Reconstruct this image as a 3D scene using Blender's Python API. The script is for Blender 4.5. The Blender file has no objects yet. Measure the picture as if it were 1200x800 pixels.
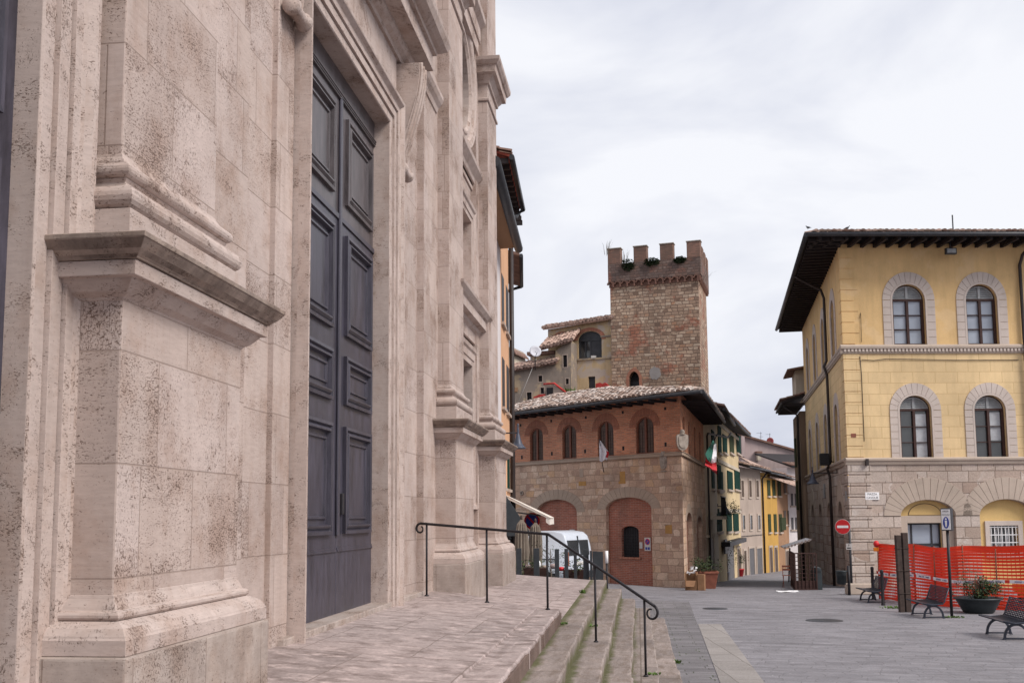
import bpy, bmesh, math, random
from mathutils import Vector, Matrix
from mathutils.geometry import tessellate_polygon
rnd = random.Random(7)
S = bpy.context.scene
COL = S.collection
pi = math.pi
sin, cos, rad = math.sin, math.cos, math.radians

# ------------------------------------------------------------------ camera
EYE = 2.1
YAW, PITCH, ROLL = .1206, .1047, .0086
_f = Vector((-sin(YAW) * cos(PITCH), cos(YAW) * cos(PITCH), sin(PITCH)))
_r = Vector((cos(YAW), sin(YAW), 0))
_d = -_r.cross(_f)
CR = _r * cos(ROLL) + _d * sin(ROLL)
CD = -_r * sin(ROLL) + _d * cos(ROLL)
CF_ = _f
cam = bpy.data.cameras.new('camera')
cam.sensor_width = 36
cam.lens = 36
cam.shift_y = 80 / 1200
cam.clip_end = 3000
camo = bpy.data.objects.new('camera', cam)
mw = Matrix((CR, -CD, -CF_)).transposed().to_4x4()
mw.translation = (0, 0, EYE)
camo.matrix_world = mw
COL.objects.link(camo)
S.camera = camo
EYEP = Vector((0, 0, EYE))

# ------------------------------------------------------------------ sky, sun, exposure
SUN_EL, SUN_AZ = rad(43), rad(117)      # azimuth clockwise from +Y (north)
SUN_STRENGTH = 2.4
W = bpy.data.worlds.new('World')
S.world = W
W.use_nodes = True
wt = W.node_tree
wt.nodes.clear()
wo = wt.nodes.new('ShaderNodeOutputWorld')
bg = wt.nodes.new('ShaderNodeBackground')
sky = wt.nodes.new('ShaderNodeTexSky')
sky.sky_type = 'NISHITA'
sky.sun_disc = False
sky.sun_elevation = SUN_EL
sky.sun_rotation = SUN_AZ
sky.dust_density = 3
tc = wt.nodes.new('ShaderNodeTexCoord')
mp = wt.nodes.new('ShaderNodeMapping')
mp.inputs['Scale'].default_value = (1, 1, 2.6)
mp.inputs['Location'].default_value = (.35, .2, .65)
nz = wt.nodes.new('ShaderNodeTexNoise')
nz.inputs['Scale'].default_value = 2.1
nz.inputs['Detail'].default_value = 6
nz.inputs['Roughness'].default_value = .52
nz.inputs['Distortion'].default_value = .35
rp = wt.nodes.new('ShaderNodeValToRGB')
rp.color_ramp.elements[0].position = .38
rp.color_ramp.elements[0].color = (4.5, 4.7, 5.5, 1)
rp.color_ramp.elements[1].position = .60
rp.color_ramp.elements[1].color = (6.7, 6.75, 7.05, 1)
mxw = wt.nodes.new('ShaderNodeMix')
mxw.data_type = 'RGBA'
mxw.inputs[0].default_value = .93
wt.links.new(tc.outputs['Generated'], mp.inputs['Vector'])
wt.links.new(mp.outputs['Vector'], nz.inputs['Vector'])
wt.links.new(nz.outputs['Fac'], rp.inputs['Fac'])
wt.links.new(sky.outputs['Color'], mxw.inputs[6])
wt.links.new(rp.outputs['Color'], mxw.inputs[7])
wt.links.new(mxw.outputs[2], bg.inputs['Color'])
bg.inputs['Strength'].default_value = .1
wt.links.new(bg.outputs['Background'], wo.inputs['Surface'])

sl = bpy.data.lights.new('sun', 'SUN')
sl.energy = SUN_STRENGTH
sl.angle = rad(26)
sl.color = (1, .95, .89)
so = bpy.data.objects.new('sun', sl)
sdir = Vector((sin(SUN_AZ) * cos(SUN_EL), cos(SUN_AZ) * cos(SUN_EL), sin(SUN_EL)))
so.rotation_euler = sdir.to_track_quat('Z', 'Y').to_euler()
so.location = (20, -10, 30)
COL.objects.link(so)

S.view_settings.view_transform = 'Standard'
S.view_settings.look = 'None'
S.view_settings.exposure = .55
S.view_settings.gamma = 1

# ------------------------------------------------------------------ measuring helpers
def ray(x, y):
    return CR * ((x - 600) / 1200) + CD * ((y - 480) / 1200) + CF_

def gz(x, y):
    """height of the piazza, which falls away into the street"""
    if y < 10: z = 0.
    elif y < 38: z = -(y - 10) * .0179
    elif y < 60: z = -.5 - (y - 38) * .05
    else: z = -1.6 - min(y - 60, 60) * .03
    if y > 25: z += min(max(0, 1.2 - x), 12) * .06 * min(1, (y - 25) / 12)
    return z

def ground_at(px, py):
    d = ray(px, py)
    h = math.hypot(d.x, d.y)
    t = 4
    while t < 250:
        p = EYEP + d * (t / h)
        if p.z < gz(p.x, p.y): return Vector((p.x, p.y, gz(p.x, p.y)))
        t += .03
    return p

def at_dist(px, py, dist):
    """point at a horizontal distance"""
    d = ray(px, py)
    return EYEP + d * (dist / math.hypot(d.x, d.y))

class Fr:
    """vertical working plane: u along it, z up, d outward"""
    def __init__(s, o, ang=None, side=1, u=None, n=None):
        s.o = Vector(o)
        if ang is not None:
            a = rad(ang)
            u = Vector((-sin(a), cos(a), 0))
            n = Vector((u.y, -u.x, 0)) * side
        s.u, s.n = Vector(u).normalized(), Vector(n).normalized()
    def p(s, u, z, d=0):
        q = s.o + s.u * u + s.n * d
        return Vector((q.x, q.y, z))
    def px(s, x, y, d=0):
        o = s.o + s.n * d
        r = ray(x, y)
        q = EYEP + r * ((o - EYEP).dot(s.n) / r.dot(s.n))
        return (q - s.o).dot(s.u), q.z
    def box_px(s, x0, y0, x1, y1, d=0):
        a = s.px(x0, y0, d); b = s.px(x1, y0, d); c = s.px(x0, y1, d); e = s.px(x1, y1, d)
        u0, u1 = (a[0] + c[0]) / 2, (b[0] + e[0]) / 2
        z1, z0 = (a[1] + b[1]) / 2, (c[1] + e[1]) / 2
        return min(u0, u1), max(u0, u1), min(z0, z1), max(z0, z1)

def line_fr(a, b, toward=None):
    a, b = Vector(a), Vector(b)
    u = Vector((b.x - a.x, b.y - a.y, 0)).normalized()
    n = Vector((u.y, -u.x, 0))
    t = (EYEP if toward is None else Vector(toward)) - a
    if n.dot(t) < 0: n = -n
    return Fr(a, u=u, n=n), (Vector((b.x, b.y, 0)) - Vector((a.x, a.y, 0))).length

# ------------------------------------------------------------------ mesh builder
def wloc(o):
    l = Vector((0, 0, 0))
    while o is not None:
        l += o.location
        o = o.parent
    return l

class MB:
    def __init__(s):
        s.v, s.f, s.m, s.sm = [], [], [], []
        s.cur = 0
    def add(s, vs, fs, sm=False):
        b = len(s.v)
        s.v += [Vector(v) for v in vs]
        for f in fs:
            s.f.append([b + i for i in f])
            s.m.append(s.cur)
            s.sm.append(sm)
        return s
    def box(s, fr, u0, u1, z0, z1, d0, d1):
        vs = [fr.p(u, z, d) for d in (d0, d1) for z in (z0, z1) for u in (u0, u1)]
        return s.add(vs, [(0, 1, 3, 2), (4, 6, 7, 5), (0, 4, 5, 1), (2, 3, 7, 6), (0, 2, 6, 4), (1, 5, 7, 3)])
    def cube(s, c, sx, sy, sz, rz=0, rx=0):
        M = Matrix.Translation(c) @ Matrix.Rotation(rz, 4, 'Z') @ Matrix.Rotation(rx, 4, 'X')
        vs = [M @ Vector((x * sx / 2, y * sy / 2, z * sz / 2)) for z in (-1, 1) for y in (-1, 1) for x in (-1, 1)]
        return s.add(vs, [(0, 2, 3, 1), (4, 5, 7, 6), (0, 1, 5, 4), (2, 6, 7, 3), (0, 4, 6, 2), (1, 3, 7, 5)])
    def prism(s, fr, loop, d0, d1, sm=False):
        n = len(loop)
        vs = [fr.p(u, z, d0) for u, z in loop] + [fr.p(u, z, d1) for u, z in loop]
        tri = tessellate_polygon([[Vector((u, z, 0)) for u, z in loop]])
        fs = [tuple(t) for t in tri] + [tuple(i + n for i in t) for t in tri]
        s.add(vs, fs)
        return s.add(vs, [(i, (i + 1) % n, (i + 1) % n + n, i + n) for i in range(n)], sm)
    def sheet(s, fr, loop, d, holes=()):
        al = [list(loop)] + [list(h) for h in holes]
        tri = tessellate_polygon([[Vector((u, z, 0)) for u, z in l] for l in al])
        fl = [q for l in al for q in l]
        return s.add([fr.p(u, z, d) for u, z in fl], [tuple(t) for t in tri])
    def wall(s, fr, outer, holes, d, reveal):
        s.sheet(fr, outer, d, holes)
        for h in holes:
            s.rim(fr, h, d, d - reveal)
        return s
    def rim(s, fr, loop, d0, d1):
        n = len(loop)
        vs = [fr.p(u, z, d0) for u, z in loop] + [fr.p(u, z, d1) for u, z in loop]
        return s.add(vs, [(i, (i + 1) % n, (i + 1) % n + n, i + n) for i in range(n)])
    def ring(s, fr, lo, li, d0, d1):
        """band between two loops of equal length, standing out from d0 to d1"""
        n = len(lo)
        vs = [fr.p(u, z, d) for l, d in ((lo, d0), (lo, d1), (li, d1), (li, d0)) for u, z in l]
        fs = []
        for i in range(n):
            j = (i + 1) % n
            for k in range(3):
                fs.append((k * n + i, k * n + j, (k + 1) * n + j, (k + 1) * n + i))
        return s.add(vs, fs)
    def rings(s, fr, loops, closed=True, sm=False):
        """loops: list of (list of (u,z), d)"""
        n = len(loops[0][0])
        vs = [fr.p(u, z, d) for l, d in loops for u, z in l]
        fs = []
        for k in range(len(loops) - 1):
            for i in range(n if closed else n - 1):
                j = (i + 1) % n
                fs.append((k * n + i, k * n + j, (k + 1) * n + j, (k + 1) * n + i))
        return s.add(vs, fs, sm)
    def tube(s, pts, r, n=8, sm=True, caps=True):
        pts = [Vector(p) for p in pts]
        rr = r if isinstance(r, (list, tuple)) else [r] * len(pts)
        vs = []
        prev = None
        for i, p in enumerate(pts):
            t = (pts[min(i + 1, len(pts) - 1)] - pts[max(i - 1, 0)]).normalized()
            if prev is None:
                a = t.orthogonal().normalized()
            else:
                a = (prev - t * prev.dot(t))
                a = a.normalized() if a.length > 1e-6 else t.orthogonal().normalized()
            prev = a
            b = t.cross(a)
            vs += [p + (a * cos(2 * pi * k / n) + b * sin(2 * pi * k / n)) * rr[i] for k in range(n)]
        fs = []
        for i in range(len(pts) - 1):
            for k in range(n):
                fs.append((i * n + k, i * n + (k + 1) % n, (i + 1) * n + (k + 1) % n, (i + 1) * n + k))
        s.add(vs, fs, sm)
        if caps:
            s.add(vs[:n], [tuple(range(n))])
            s.add(vs[-n:], [tuple(range(n))])
        return s
    def lathe(s, c, prof, n=24, sm=True, ax=None, sx=1, sy=1):
        c = Vector(c)
        q = Matrix.Identity(3) if ax is None else Vector(ax).to_track_quat('Z', 'Y').to_matrix()
        vs = []
        for r, z in prof:
            vs += [c + q @ Vector((r * cos(2 * pi * k / n) * sx, r * sin(2 * pi * k / n) * sy, z)) for k in range(n)]
        fs = []
        for i in range(len(prof) - 1):
            for k in range(n):
                fs.append((i * n + k, i * n + (k + 1) % n, (i + 1) * n + (k + 1) % n, (i + 1) * n + k))
        return s.add(vs, fs, sm)
    def quad(s, a, b, c, d):
        return s.add([a, b, c, d], [(0, 1, 2, 3)])
    def build(s, name, mats, parent=None, label=None, bevel=0, local=False, recalc=True, seg=2):
        me = bpy.data.meshes.new(name)
        off = Vector((0, 0, 0)) if (parent is None or local) else wloc(parent)
        org = Vector((0, 0, 0))
        if parent is None and not local and s.v:
            xs = [v.x for v in s.v]; ys = [v.y for v in s.v]; zs = [v.z for v in s.v]
            org = Vector(((min(xs) + max(xs)) / 2, (min(ys) + max(ys)) / 2, min(zs)))
            off = org
        me.from_pydata([v - off for v in s.v], [], s.f)
        if not isinstance(mats, (list, tuple)): mats = [mats]
        for m in mats: me.materials.append(m)
        if len(mats) > 1: me.polygons.foreach_set('material_index', s.m)
        me.polygons.foreach_set('use_smooth', s.sm)
        me.update()
        if recalc or bevel:
            bm = bmesh.new()
            bm.from_mesh(me)
            bmesh.ops.remove_doubles(bm, verts=bm.verts, dist=1e-4)
            if recalc: bmesh.ops.recalc_face_normals(bm, faces=bm.faces)
            bm.to_mesh(me)
            bm.free()
        uv = me.uv_layers.new(name='UVMap')
        co = me.vertices
        dat = [0.] * (2 * len(me.loops))
        wo_ = off if not local else Vector((0, 0, 0))
        for p in me.polygons:
            n = p.normal
            if abs(n.z) > .75 or n.x * n.x + n.y * n.y < 1e-8:
                for li in p.loop_indices:
                    c = co[me.loops[li].vertex_index].co + wo_
                    dat[2 * li], dat[2 * li + 1] = c.x, c.y
            else:
                h = math.hypot(n.x, n.y)
                tx, ty = -n.y / h, n.x / h
                for li in p.loop_indices:
                    c = co[me.loops[li].vertex_index].co + wo_
                    dat[2 * li], dat[2 * li + 1] = c.x * tx + c.y * ty, c.z
        uv.data.foreach_set('uv', dat)
        o = bpy.data.objects.new(name, me)
        o.location = org
        COL.objects.link(o)
        if parent is not None: o.parent = parent
        if label: o['label'] = label
        if bevel:
            b = o.modifiers.new('bevel', 'BEVEL')
            b.width = bevel
            b.segments = seg
            b.limit_method = 'ANGLE'
            b.angle_limit = rad(40)
        return o

def tag(o, label, cat, group=None):
    o['label'] = label
    o['category'] = cat
    if group: o['group'] = group
    return o

def kind(o, k='structure'):
    o['kind'] = k
    return o

def thing(name, label, cat, loc, group=None, rz=0):
    o = bpy.data.objects.new(name, None)
    o.empty_display_size = .2
    COL.objects.link(o)
    o.location = loc
    o.rotation_euler = (0, 0, rz)
    return tag(o, label, cat, group)

def kids(o):
    return [c for c in COL.objects if c.parent == o]

def dup(o, loc, rz, label, parent=None):
    c = o.copy()
    COL.objects.link(c)
    if parent is None:
        c.location = loc
        c.rotation_euler = (0, 0, rz)
        c['label'] = label
    else:
        c.parent = parent
    for k in kids(o): dup(k, None, None, None, c)
    return c

def arch(u0, u1, z0, zs, zc, n=14):
    c, rx, rz_ = (u0 + u1) / 2, (u1 - u0) / 2, zc - zs
    l = [(u0, z0)] if z0 < zs - 1e-4 else []
    l += [(c - rx * cos(pi * k / n), zs + rz_ * sin(pi * k / n)) for k in range(n + 1)]
    if z0 < zs - 1e-4: l.append((u1, z0))
    return l

def rect(u0, u1, z0, z1):
    return [(u0, z0), (u0, z1), (u1, z1), (u1, z0)]

def inset(u0, u1, z0, z1, t):
    return rect(u0 + t, u1 - t, z0 + t, z1 - t)

# ------------------------------------------------------------------ materials
class N:
    def __init__(s, name):
        s.m = bpy.data.materials.new(name)
        s.m.use_nodes = True
        s.t = s.m.node_tree
        s.t.nodes.clear()
        s.out = s.t.nodes.new('ShaderNodeOutputMaterial')
        s.b = s.t.nodes.new('ShaderNodeBsdfPrincipled')
        s.t.links.new(s.b.outputs[0], s.out.inputs[0])
        s._uv = s._pos = None
    def set(s, sock, v):
        if hasattr(v, 'is_output'): s.t.links.new(v, sock)
        elif isinstance(v, (tuple, list)) and sock.type == 'RGBA' and len(v) == 3: sock.default_value = (*v, 1)
        else: sock.default_value = v
    def n(s, ty, out=0, ins=None, **at):
        q = s.t.nodes.new('ShaderNode' + ty)
        for k, v in at.items(): setattr(q, k, v)
        for k, v in (ins or {}).items(): s.set(q.inputs[k], v)
        return q.outputs[out]
    @property
    def uv(s):
        if s._uv is None: s._uv = s.n('TexCoord', 'UV')
        return s._uv
    @property
    def pos(s):
        if s._pos is None: s._pos = s.n('NewGeometry', 'Position')
        return s._pos
    def map(s, v, sc=(1, 1, 1), loc=(0, 0, 0), rot=(0, 0, 0)):
        return s.n('Mapping', 0, {'Vector': v, 'Scale': sc, 'Location': loc, 'Rotation': rot})
    def noise(s, v, scale=1, detail=4, rough=.55, dist=0, out='Fac'):
        return s.n('TexNoise', out, {'Vector': v, 'Scale': scale, 'Detail': detail, 'Roughness': rough, 'Distortion': dist})
    def ramp(s, v, stops):
        q = s.t.nodes.new('ShaderNodeValToRGB')
        e = q.color_ramp.elements
        while len(e) < len(stops): e.new(.5)
        for i, (p, c) in enumerate(stops):
            e[i].position = p
            e[i].color = (c, c, c, 1) if not isinstance(c, (tuple, list)) else (*c, 1)
        s.t.links.new(v, q.inputs[0])
        return q.outputs[0]
    def mix(s, f, a, b, blend='MIX'):
        q = s.t.nodes.new('ShaderNodeMix')
        q.data_type = 'RGBA'
        q.blend_type = blend
        s.set(q.inputs[0], f); s.set(q.inputs[6], a); s.set(q.inputs[7], b)
        return q.outputs[2]
    def math(s, op, a, b=0., clamp=False):
        q = s.t.nodes.new('ShaderNodeMath')
        q.operation = op
        q.use_clamp = clamp
        s.set(q.inputs[0], a); s.set(q.inputs[1], b)
        return q.outputs[0]
    def brick(s, v, w, h, mortar, c1, c2, cm, off=.5, smooth=.1, bias=0, squash=1, sqf=2, out='Color'):
        q = s.t.nodes.new('ShaderNodeTexBrick')
        q.offset = off; q.squash = squash; q.squash_frequency = sqf
        for k, x in (('Vector', v), ('Color1', c1), ('Color2', c2), ('Mortar', cm), ('Scale', 1.), ('Mortar Size', mortar),
                     ('Mortar Smooth', smooth), ('Bias', bias), ('Brick Width', w), ('Row Height', h)):
            s.set(q.inputs[k], x)
        return q.outputs['Color'], q.outputs['Fac']
    def bump(s, h, strength=.3, dist=.01, normal=None):
        ins = {'Height': h, 'Strength': strength, 'Distance': dist}
        if normal is not None: ins['Normal'] = normal
        return s.n('Bump', 0, ins)
    def fin(s, col, rough=.85, normal=None, metal=0, spec=.3):
        s.set(s.b.inputs['Base Color'], col)
        s.set(s.b.inputs['Roughness'], rough)
        s.set(s.b.inputs['Metallic'], metal)
        s.b.inputs['Specular IOR Level'].default_value = spec
        if normal is not None: s.set(s.b.inputs['Normal'], normal)
        return s.m

def plain(name, col, rough=.6, var=.25, scale=6, metal=0, spec=.35, bump=.15):
    q = N(name)
    f = q.noise(q.pos, scale, 5, .6)
    f2 = q.noise(q.pos, scale * 7, 3, .6)
    d = tuple(c * (1 - var) for c in col)
    l = tuple(min(1, c * (1 + var)) for c in col)
    c = q.mix(q.ramp(f, [(.3, 0), (.7, 1)]), d, l)
    c = q.mix(q.math('MULTIPLY', f2, .3), c, d)
    return q.fin(c, q.math('ADD', q.math('MULTIPLY', f2, .25), rough - .12), q.bump(f2, bump, .004), metal, spec)

def travertine(name, base=(.475, .388, .352), joints=True, pit=1., dirt=0., bw=.98, bh=.60):
    q = N(name)
    uv = q.uv
    if joints:
        bc, bf = q.brick(uv, bw, bh, .0055, (0, 0, 0), (1, 1, 1), (.5, .5, .5), .37, .3, 0, .68, 3)
        t = bc
    else:
        t = q.ramp(q.noise(uv, 1.1, 2, .5), [(.35, 0), (.65, 1)])
    # long pits, bedded flat in some blocks and upright in others
    p1 = q.noise(q.map(uv, (46, 100, 30)), 1, 5, .66, .25)
    p2 = q.noise(q.map(uv, (108, 48, 30)), 1, 5, .68, .6)
    sel = q.ramp(q.math('ADD', t, q.math('MULTIPLY', q.math('SUBTRACT', q.noise(uv, 1.3, 2, .5), .5), .5)), [(.45, 0), (.55, 1)])
    pn = q.mix(sel, p1, p2)
    cl = q.noise(q.map(uv, (1.3, 1.6, 1)), 1, 5, .7)
    dens = q.math('ADD', q.math('MULTIPLY', q.math('SUBTRACT', cl, .5), .40), q.math('MULTIPLY', q.math('SUBTRACT', q.math('PINGPONG', q.math('MULTIPLY', t, 7.3), 1.), .5), .10))
    thr = q.math('ADD', pn, dens)
    m = q.ramp(thr, [(.60, 0), (.665, 1)])
    sp = q.noise(q.map(uv, (64, 78, 60)), 1, 4, .66)
    m2 = q.ramp(q.math('ADD', sp, q.math('MULTIPLY', dens, .5)), [(.615, 0), (.675, 1)])
    m3 = q.ramp(q.math('ADD', q.noise(q.map(uv, (22, 44, 12), (3, 7, 0)), 1, 4, .7, .8), q.math('MULTIPLY', dens, .8)), [(.64, 0), (.675, 1)])
    m = q.math('MAXIMUM', q.math('MAXIMUM', m, q.math('MULTIPLY', m2, .85)), m3)
    big = q.noise(uv, .55, 5, .6)
    warm = q.ramp(q.math('ADD', cl, q.math('MULTIPLY', q.math('SUBTRACT', q.noise(q.map(uv, (1.5, .8, 1)), 2.3, 6, .66), .5), .9)), [(.44, 0), (.74, 1)])
    c = q.mix(q.ramp(big, [(.3, 0), (.7, 1)]), tuple(x * .86 for x in base), tuple(min(1, x * 1.09) for x in base))
    c = q.mix(q.math('MULTIPLY', warm, .55), c, (base[0] * .66, base[1] * .53, base[2] * .44))
    run = q.ramp(q.noise(q.map(uv, (3.2, .22, 1)), 1.3, 6, .65), [(.5, 0), (.75, 1)])
    c = q.mix(q.math('MULTIPLY', run, .35), c, (base[0] * .55, base[1] * .48, base[2] * .44))
    fine = q.noise(q.map(uv, (9, 40, 9)), 1, 4, .6)
    c = q.mix(.4, c, q.ramp(fine, [(.3, .72), (.7, 1.1)]), 'MULTIPLY')
    if joints:
        c = q.mix(1., c, q.ramp(t, [(0, (.90, .88, .87)), (.5, (1, .985, .97)), (1, (1.05, 1.05, 1.06))]), 'MULTIPLY')
        c = q.mix(q.math('MULTIPLY', bf, .55), c, (.20, .145, .12))
    c = q.mix(q.math('MULTIPLY', m, .86 * pit), c, q.mix(sp, (.05, .03, .024), (.17, .10, .07)))
    if dirt:
        dn = q.noise(q.map(uv, (2.2, 1.4, 1)), 1.4, 6, .68)
        c = q.mix(q.math('MULTIPLY', q.ramp(dn, [(.36, 0), (.66, 1)]), dirt), c, (.07, .05, .042))
    h = q.math('SUBTRACT', q.math('MULTIPLY', fine, .25), q.math('MULTIPLY', m, 1.))
    if joints: h = q.math('SUBTRACT', h, q.math('MULTIPLY', bf, .8))
    return q.fin(c, .82, q.bump(h, .6, .009), 0, .25)

def bricks(name, c1, c2, cm, w=.27, h=.068, mortar=.009, stain=.3, warp=.006, spots=0., rot=None, dirtcol=(.12, .09, .07)):
    q = N(name)
    uv = q.uv
    wv = q.noise(uv, 6, 3, .6, out='Color')
    v = q.n('VectorMath', 0, {0: uv, 1: q.n('VectorMath', 0, {0: q.n('VectorMath', 0, {0: wv, 1: (.5, .5, .5)}, operation='SUBTRACT'), 1: (warp * 4,) * 3}, operation='MULTIPLY')}, operation='ADD')
    bc, bf = q.brick(v, w, h, mortar, c1, c2, cm, .5, .2)
    big = q.noise(uv, .5, 5, .62)
    c = q.mix(.55, bc, q.ramp(big, [(.3, .6), (.7, 1.3)]), 'MULTIPLY')
    c = q.mix(q.math('MULTIPLY', q.ramp(q.noise(q.map(uv, (1, .6, 1)), 1.3, 6, .65), [(.46, 0), (.75, 1)]), stain), c, dirtcol)
    pn = q.noise(uv, 22, 4, .65)
    c = q.mix(.5, c, q.ramp(pn, [(.3, .65), (.7, 1.25)]), 'MULTIPLY')
    if spots:
        c = q.mix(q.math('MULTIPLY', q.ramp(q.noise(uv, 3.5, 5, .7), [(.58, 0), (.68, 1)]), spots), c, cm)
    hh = q.math('SUBTRACT', q.math('MULTIPLY', pn, .5), bf)
    return q.fin(c, .9, q.bump(hh, .6, .012), 0, .2)

def rubble(name, w, h, cols, cm, mortar=.02, warp=.05, stain=.3, red=0., bump=.8):
    """coursed squared stone with uneven sizes and tones"""
    q = N(name)
    uv = q.uv
    wv = q.noise(uv, 1.7, 3, .6, out='Color')
    v = q.n('VectorMath', 0, {0: uv, 1: q.n('VectorMath', 0, {0: q.n('VectorMath', 0, {0: wv, 1: (.5, .5, .5)}, operation='SUBTRACT'), 1: (warp * 3, warp, 0)}, operation='MULTIPLY')}, operation='ADD')
    bc, bf = q.brick(v, w, h, mortar, (0, 0, 0), (1, 1, 1), (.5, .5, .5), .43, .35, 0, .7, 3)
    bc2, bf2 = q.brick(q.map(v, (1, 1, 1), (w * .31, 0, 0)), w * .62, h, mortar * .8, (0, 0, 0), (1, 1, 1), (.5, .5, .5), .61, .35, 0, 1.3, 2)
    pick = q.ramp(q.noise(q.map(uv, (.5, .9, 1)), 1, 2, .5), [(.48, 0), (.52, 1)])
    t = q.mix(pick, bc, bc2)
    f = q.mix(pick, bf, bf2)
    n = len(cols)
    c = q.ramp(t, [(i / (n - 1), cols[i]) for i in range(n)])
    c = q.mix(.5, c, q.ramp(q.noise(uv, .45, 5, .6), [(.3, .7), (.7, 1.25)]), 'MULTIPLY')
    pn = q.noise(uv, 16, 5, .68)
    c = q.mix(.6, c, q.ramp(pn, [(.28, .55), (.7, 1.25)]), 'MULTIPLY')
    if red:
        c = q.mix(q.math('MULTIPLY', q.ramp(q.noise(q.map(uv, (.6, .6, 1), (3, 1, 0)), 1, 4, .7), [(.53, 0), (.62, 1)]), red), c, (.30, .105, .065))
    c = q.mix(q.math('MULTIPLY', q.ramp(q.noise(q.map(uv, (.7, .4, 1)), 1.1, 6, .66), [(.47, 0), (.75, 1)]), stain), c, (.07, .055, .05))
    c = q.mix(q.math('MULTIPLY', f, .7), c, cm)
    hh = q.math('SUBTRACT', q.math('MULTIPLY', pn, .5), q.math('MULTIPLY', f, 1.1))
    return q.fin(c, .92, q.bump(hh, bump, .02), 0, .2)

def plaster(name, col, stain=.25, streak=.25, score=None, patch=None, scorecol=None, pk=.85):
    q = N(name)
    uv = q.uv
    big = q.noise(uv, .45, 6, .6)
    c = q.mix(q.ramp(big, [(.3, 0), (.7, 1)]), tuple(x * .84 for x in col), tuple(min(1, x * 1.1) for x in col))
    st = q.ramp(q.noise(q.map(uv, (1.6, .22, 1)), 1.6, 6, .65), [(.45, 0), (.75, 1)])
    c = q.mix(q.math('MULTIPLY', st, streak), c, tuple(x * .45 for x in col))
    if patch:
        pm = q.ramp(q.noise(uv, .8, 6, .62, .4), [(.52, 0), (.58, 1)])
        c = q.mix(q.math('MULTIPLY', pm, pk), c, patch)
    fn = q.noise(uv, 25, 4, .6)
    c = q.mix(.25, c, q.ramp(fn, [(.3, .75), (.7, 1.15)]), 'MULTIPLY')
    h = q.math('MULTIPLY', fn, .3)
    if score:
        bc, bf = q.brick(uv, score[0], score[1], .011, (.9, .9, .9), (1, 1, 1), (1, 1, 1), .5, .2)
        c = q.mix(1, c, q.ramp(bc, [(.9, .92), (1, 1.03)]), 'MULTIPLY')
        c = q.mix(q.math('MULTIPLY', bf, .55), c, scorecol or tuple(x * .4 for x in col))
        h = q.math('SUBTRACT', h, bf)
    c = q.mix(q.math('MULTIPLY', q.ramp(q.noise(uv, 1.3, 6, .7), [(.56, 0), (.8, 1)]), stain), c, (.10, .075, .06))
    return q.fin(c, .9, q.bump(h, .35, .008), 0, .2)

MT = {}
MT['trav'] = travertine('travertine_wall')
MT['trav_plain'] = travertine('travertine_moulding', joints=False, pit=.85)
MT['trav_dirty'] = travertine('travertine_weathered', base=(.38, .30, .255), joints=False, pit=1., dirt=.85)
MT['trav_base'] = travertine('travertine_base', base=(.41, .345, .31), joints=True, pit=1., dirt=.35, bw=1.3, bh=2.0)
MT['brick'] = bricks('red_brick', (.66, .27, .155), (.44, .185, .115), (.50, .34, .25), stain=.35, spots=.25)
MT['brick_fill'] = bricks('dark_red_brick', (.42, .15, .10), (.30, .105, .075), (.42, .28, .22), stain=.5, mortar=.008, spots=.25)
MT['brick_arch'] = bricks('arch_brick', (.45, .19, .125), (.36, .15, .10), (.22, .13, .095), w=.08, h=.3, stain=.2)
MT['pal_stone'] = rubble('palace_stone', .52, .27, [(.40, .265, .20), (.57, .40, .30), (.49, .33, .24), (.66, .50, .39), (.55, .345, .21)], (.32, .23, .17), .012, .12, .5)
MT['pal_arch'] = plaster('arch_stone', (.40, .31, .245), .3, .25)
MT['tower_stone'] = rubble('tower_stone', .40, .19, [(.20, .13, .095), (.44, .31, .225), (.31, .21, .15), (.54, .42, .32), (.38, .215, .135)], (.12, .08, .065), .022, .13, .45, .75)
MT['tower_top'] = bricks('tower_brick', (.25, .135, .10), (.17, .10, .08), (.16, .12, .10), stain=.55, spots=.2)
MT['rust'] = rubble('rusticated_stone', .95, .405, [(.37, .285, .235), (.51, .43, .38), (.44, .345, .29), (.55, .48, .435), (.33, .235, .185)], (.15, .11, .085), .016, .004, .22, 0, 1.)
MT['vous'] = plaster('surround_stone', (.53, .455, .41), .2, .2)
MT['vous_low'] = plaster('arch_block_stone', (.45, .37, .31), .35, .25)
MT['yellow'] = plaster('yellow_plaster', (.69, .468, .228), .18, .34, patch=(.70, .51, .30), pk=.4)
MT['yellow_score'] = plaster('yellow_scored_plaster', (.71, .525, .295), .2, .32, score=(.83, .405), scorecol=(.34, .22, .09))
MT['yellow_deep'] = plaster('deep_yellow_plaster', (.66, .46, .20), .12, .15)
MT['yellow_pale'] = plaster('pale_yellow_plaster', (.58, .45, .27), .18, .3)
MT['cream'] = plaster('cream_plaster', (.52, .45, .36), .25, .3)
MT['beige'] = plaster('beige_plaster', (.40, .32, .27), .2, .3)
MT['orange'] = plaster('orange_plaster', (.50, .29, .075), .15, .25)
MT['ochre'] = plaster('ochre_plaster', (.33, .19, .11), .2, .3)
MT['pink'] = plaster('pink_plaster', (.42, .33, .32), .2, .35)
MT['salmon'] = plaster('salmon_plaster', (.60, .35, .21), .1, .15)
MT['white_plaster'] = plaster('white_plaster', (.62, .57, .57), .12, .2)
MT['old_plaster'] = plaster('old_grey_plaster', (.26, .215, .18), .55, .5, patch=(.45, .345, .225))
MT['old_yellow'] = plaster('old_yellow_plaster', (.55, .41, .25), .3, .5, patch=(.47, .40, .35))
MT['brown_plaster'] = plaster('brown_plaster', (.20, .14, .10), .3, .4)
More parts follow.
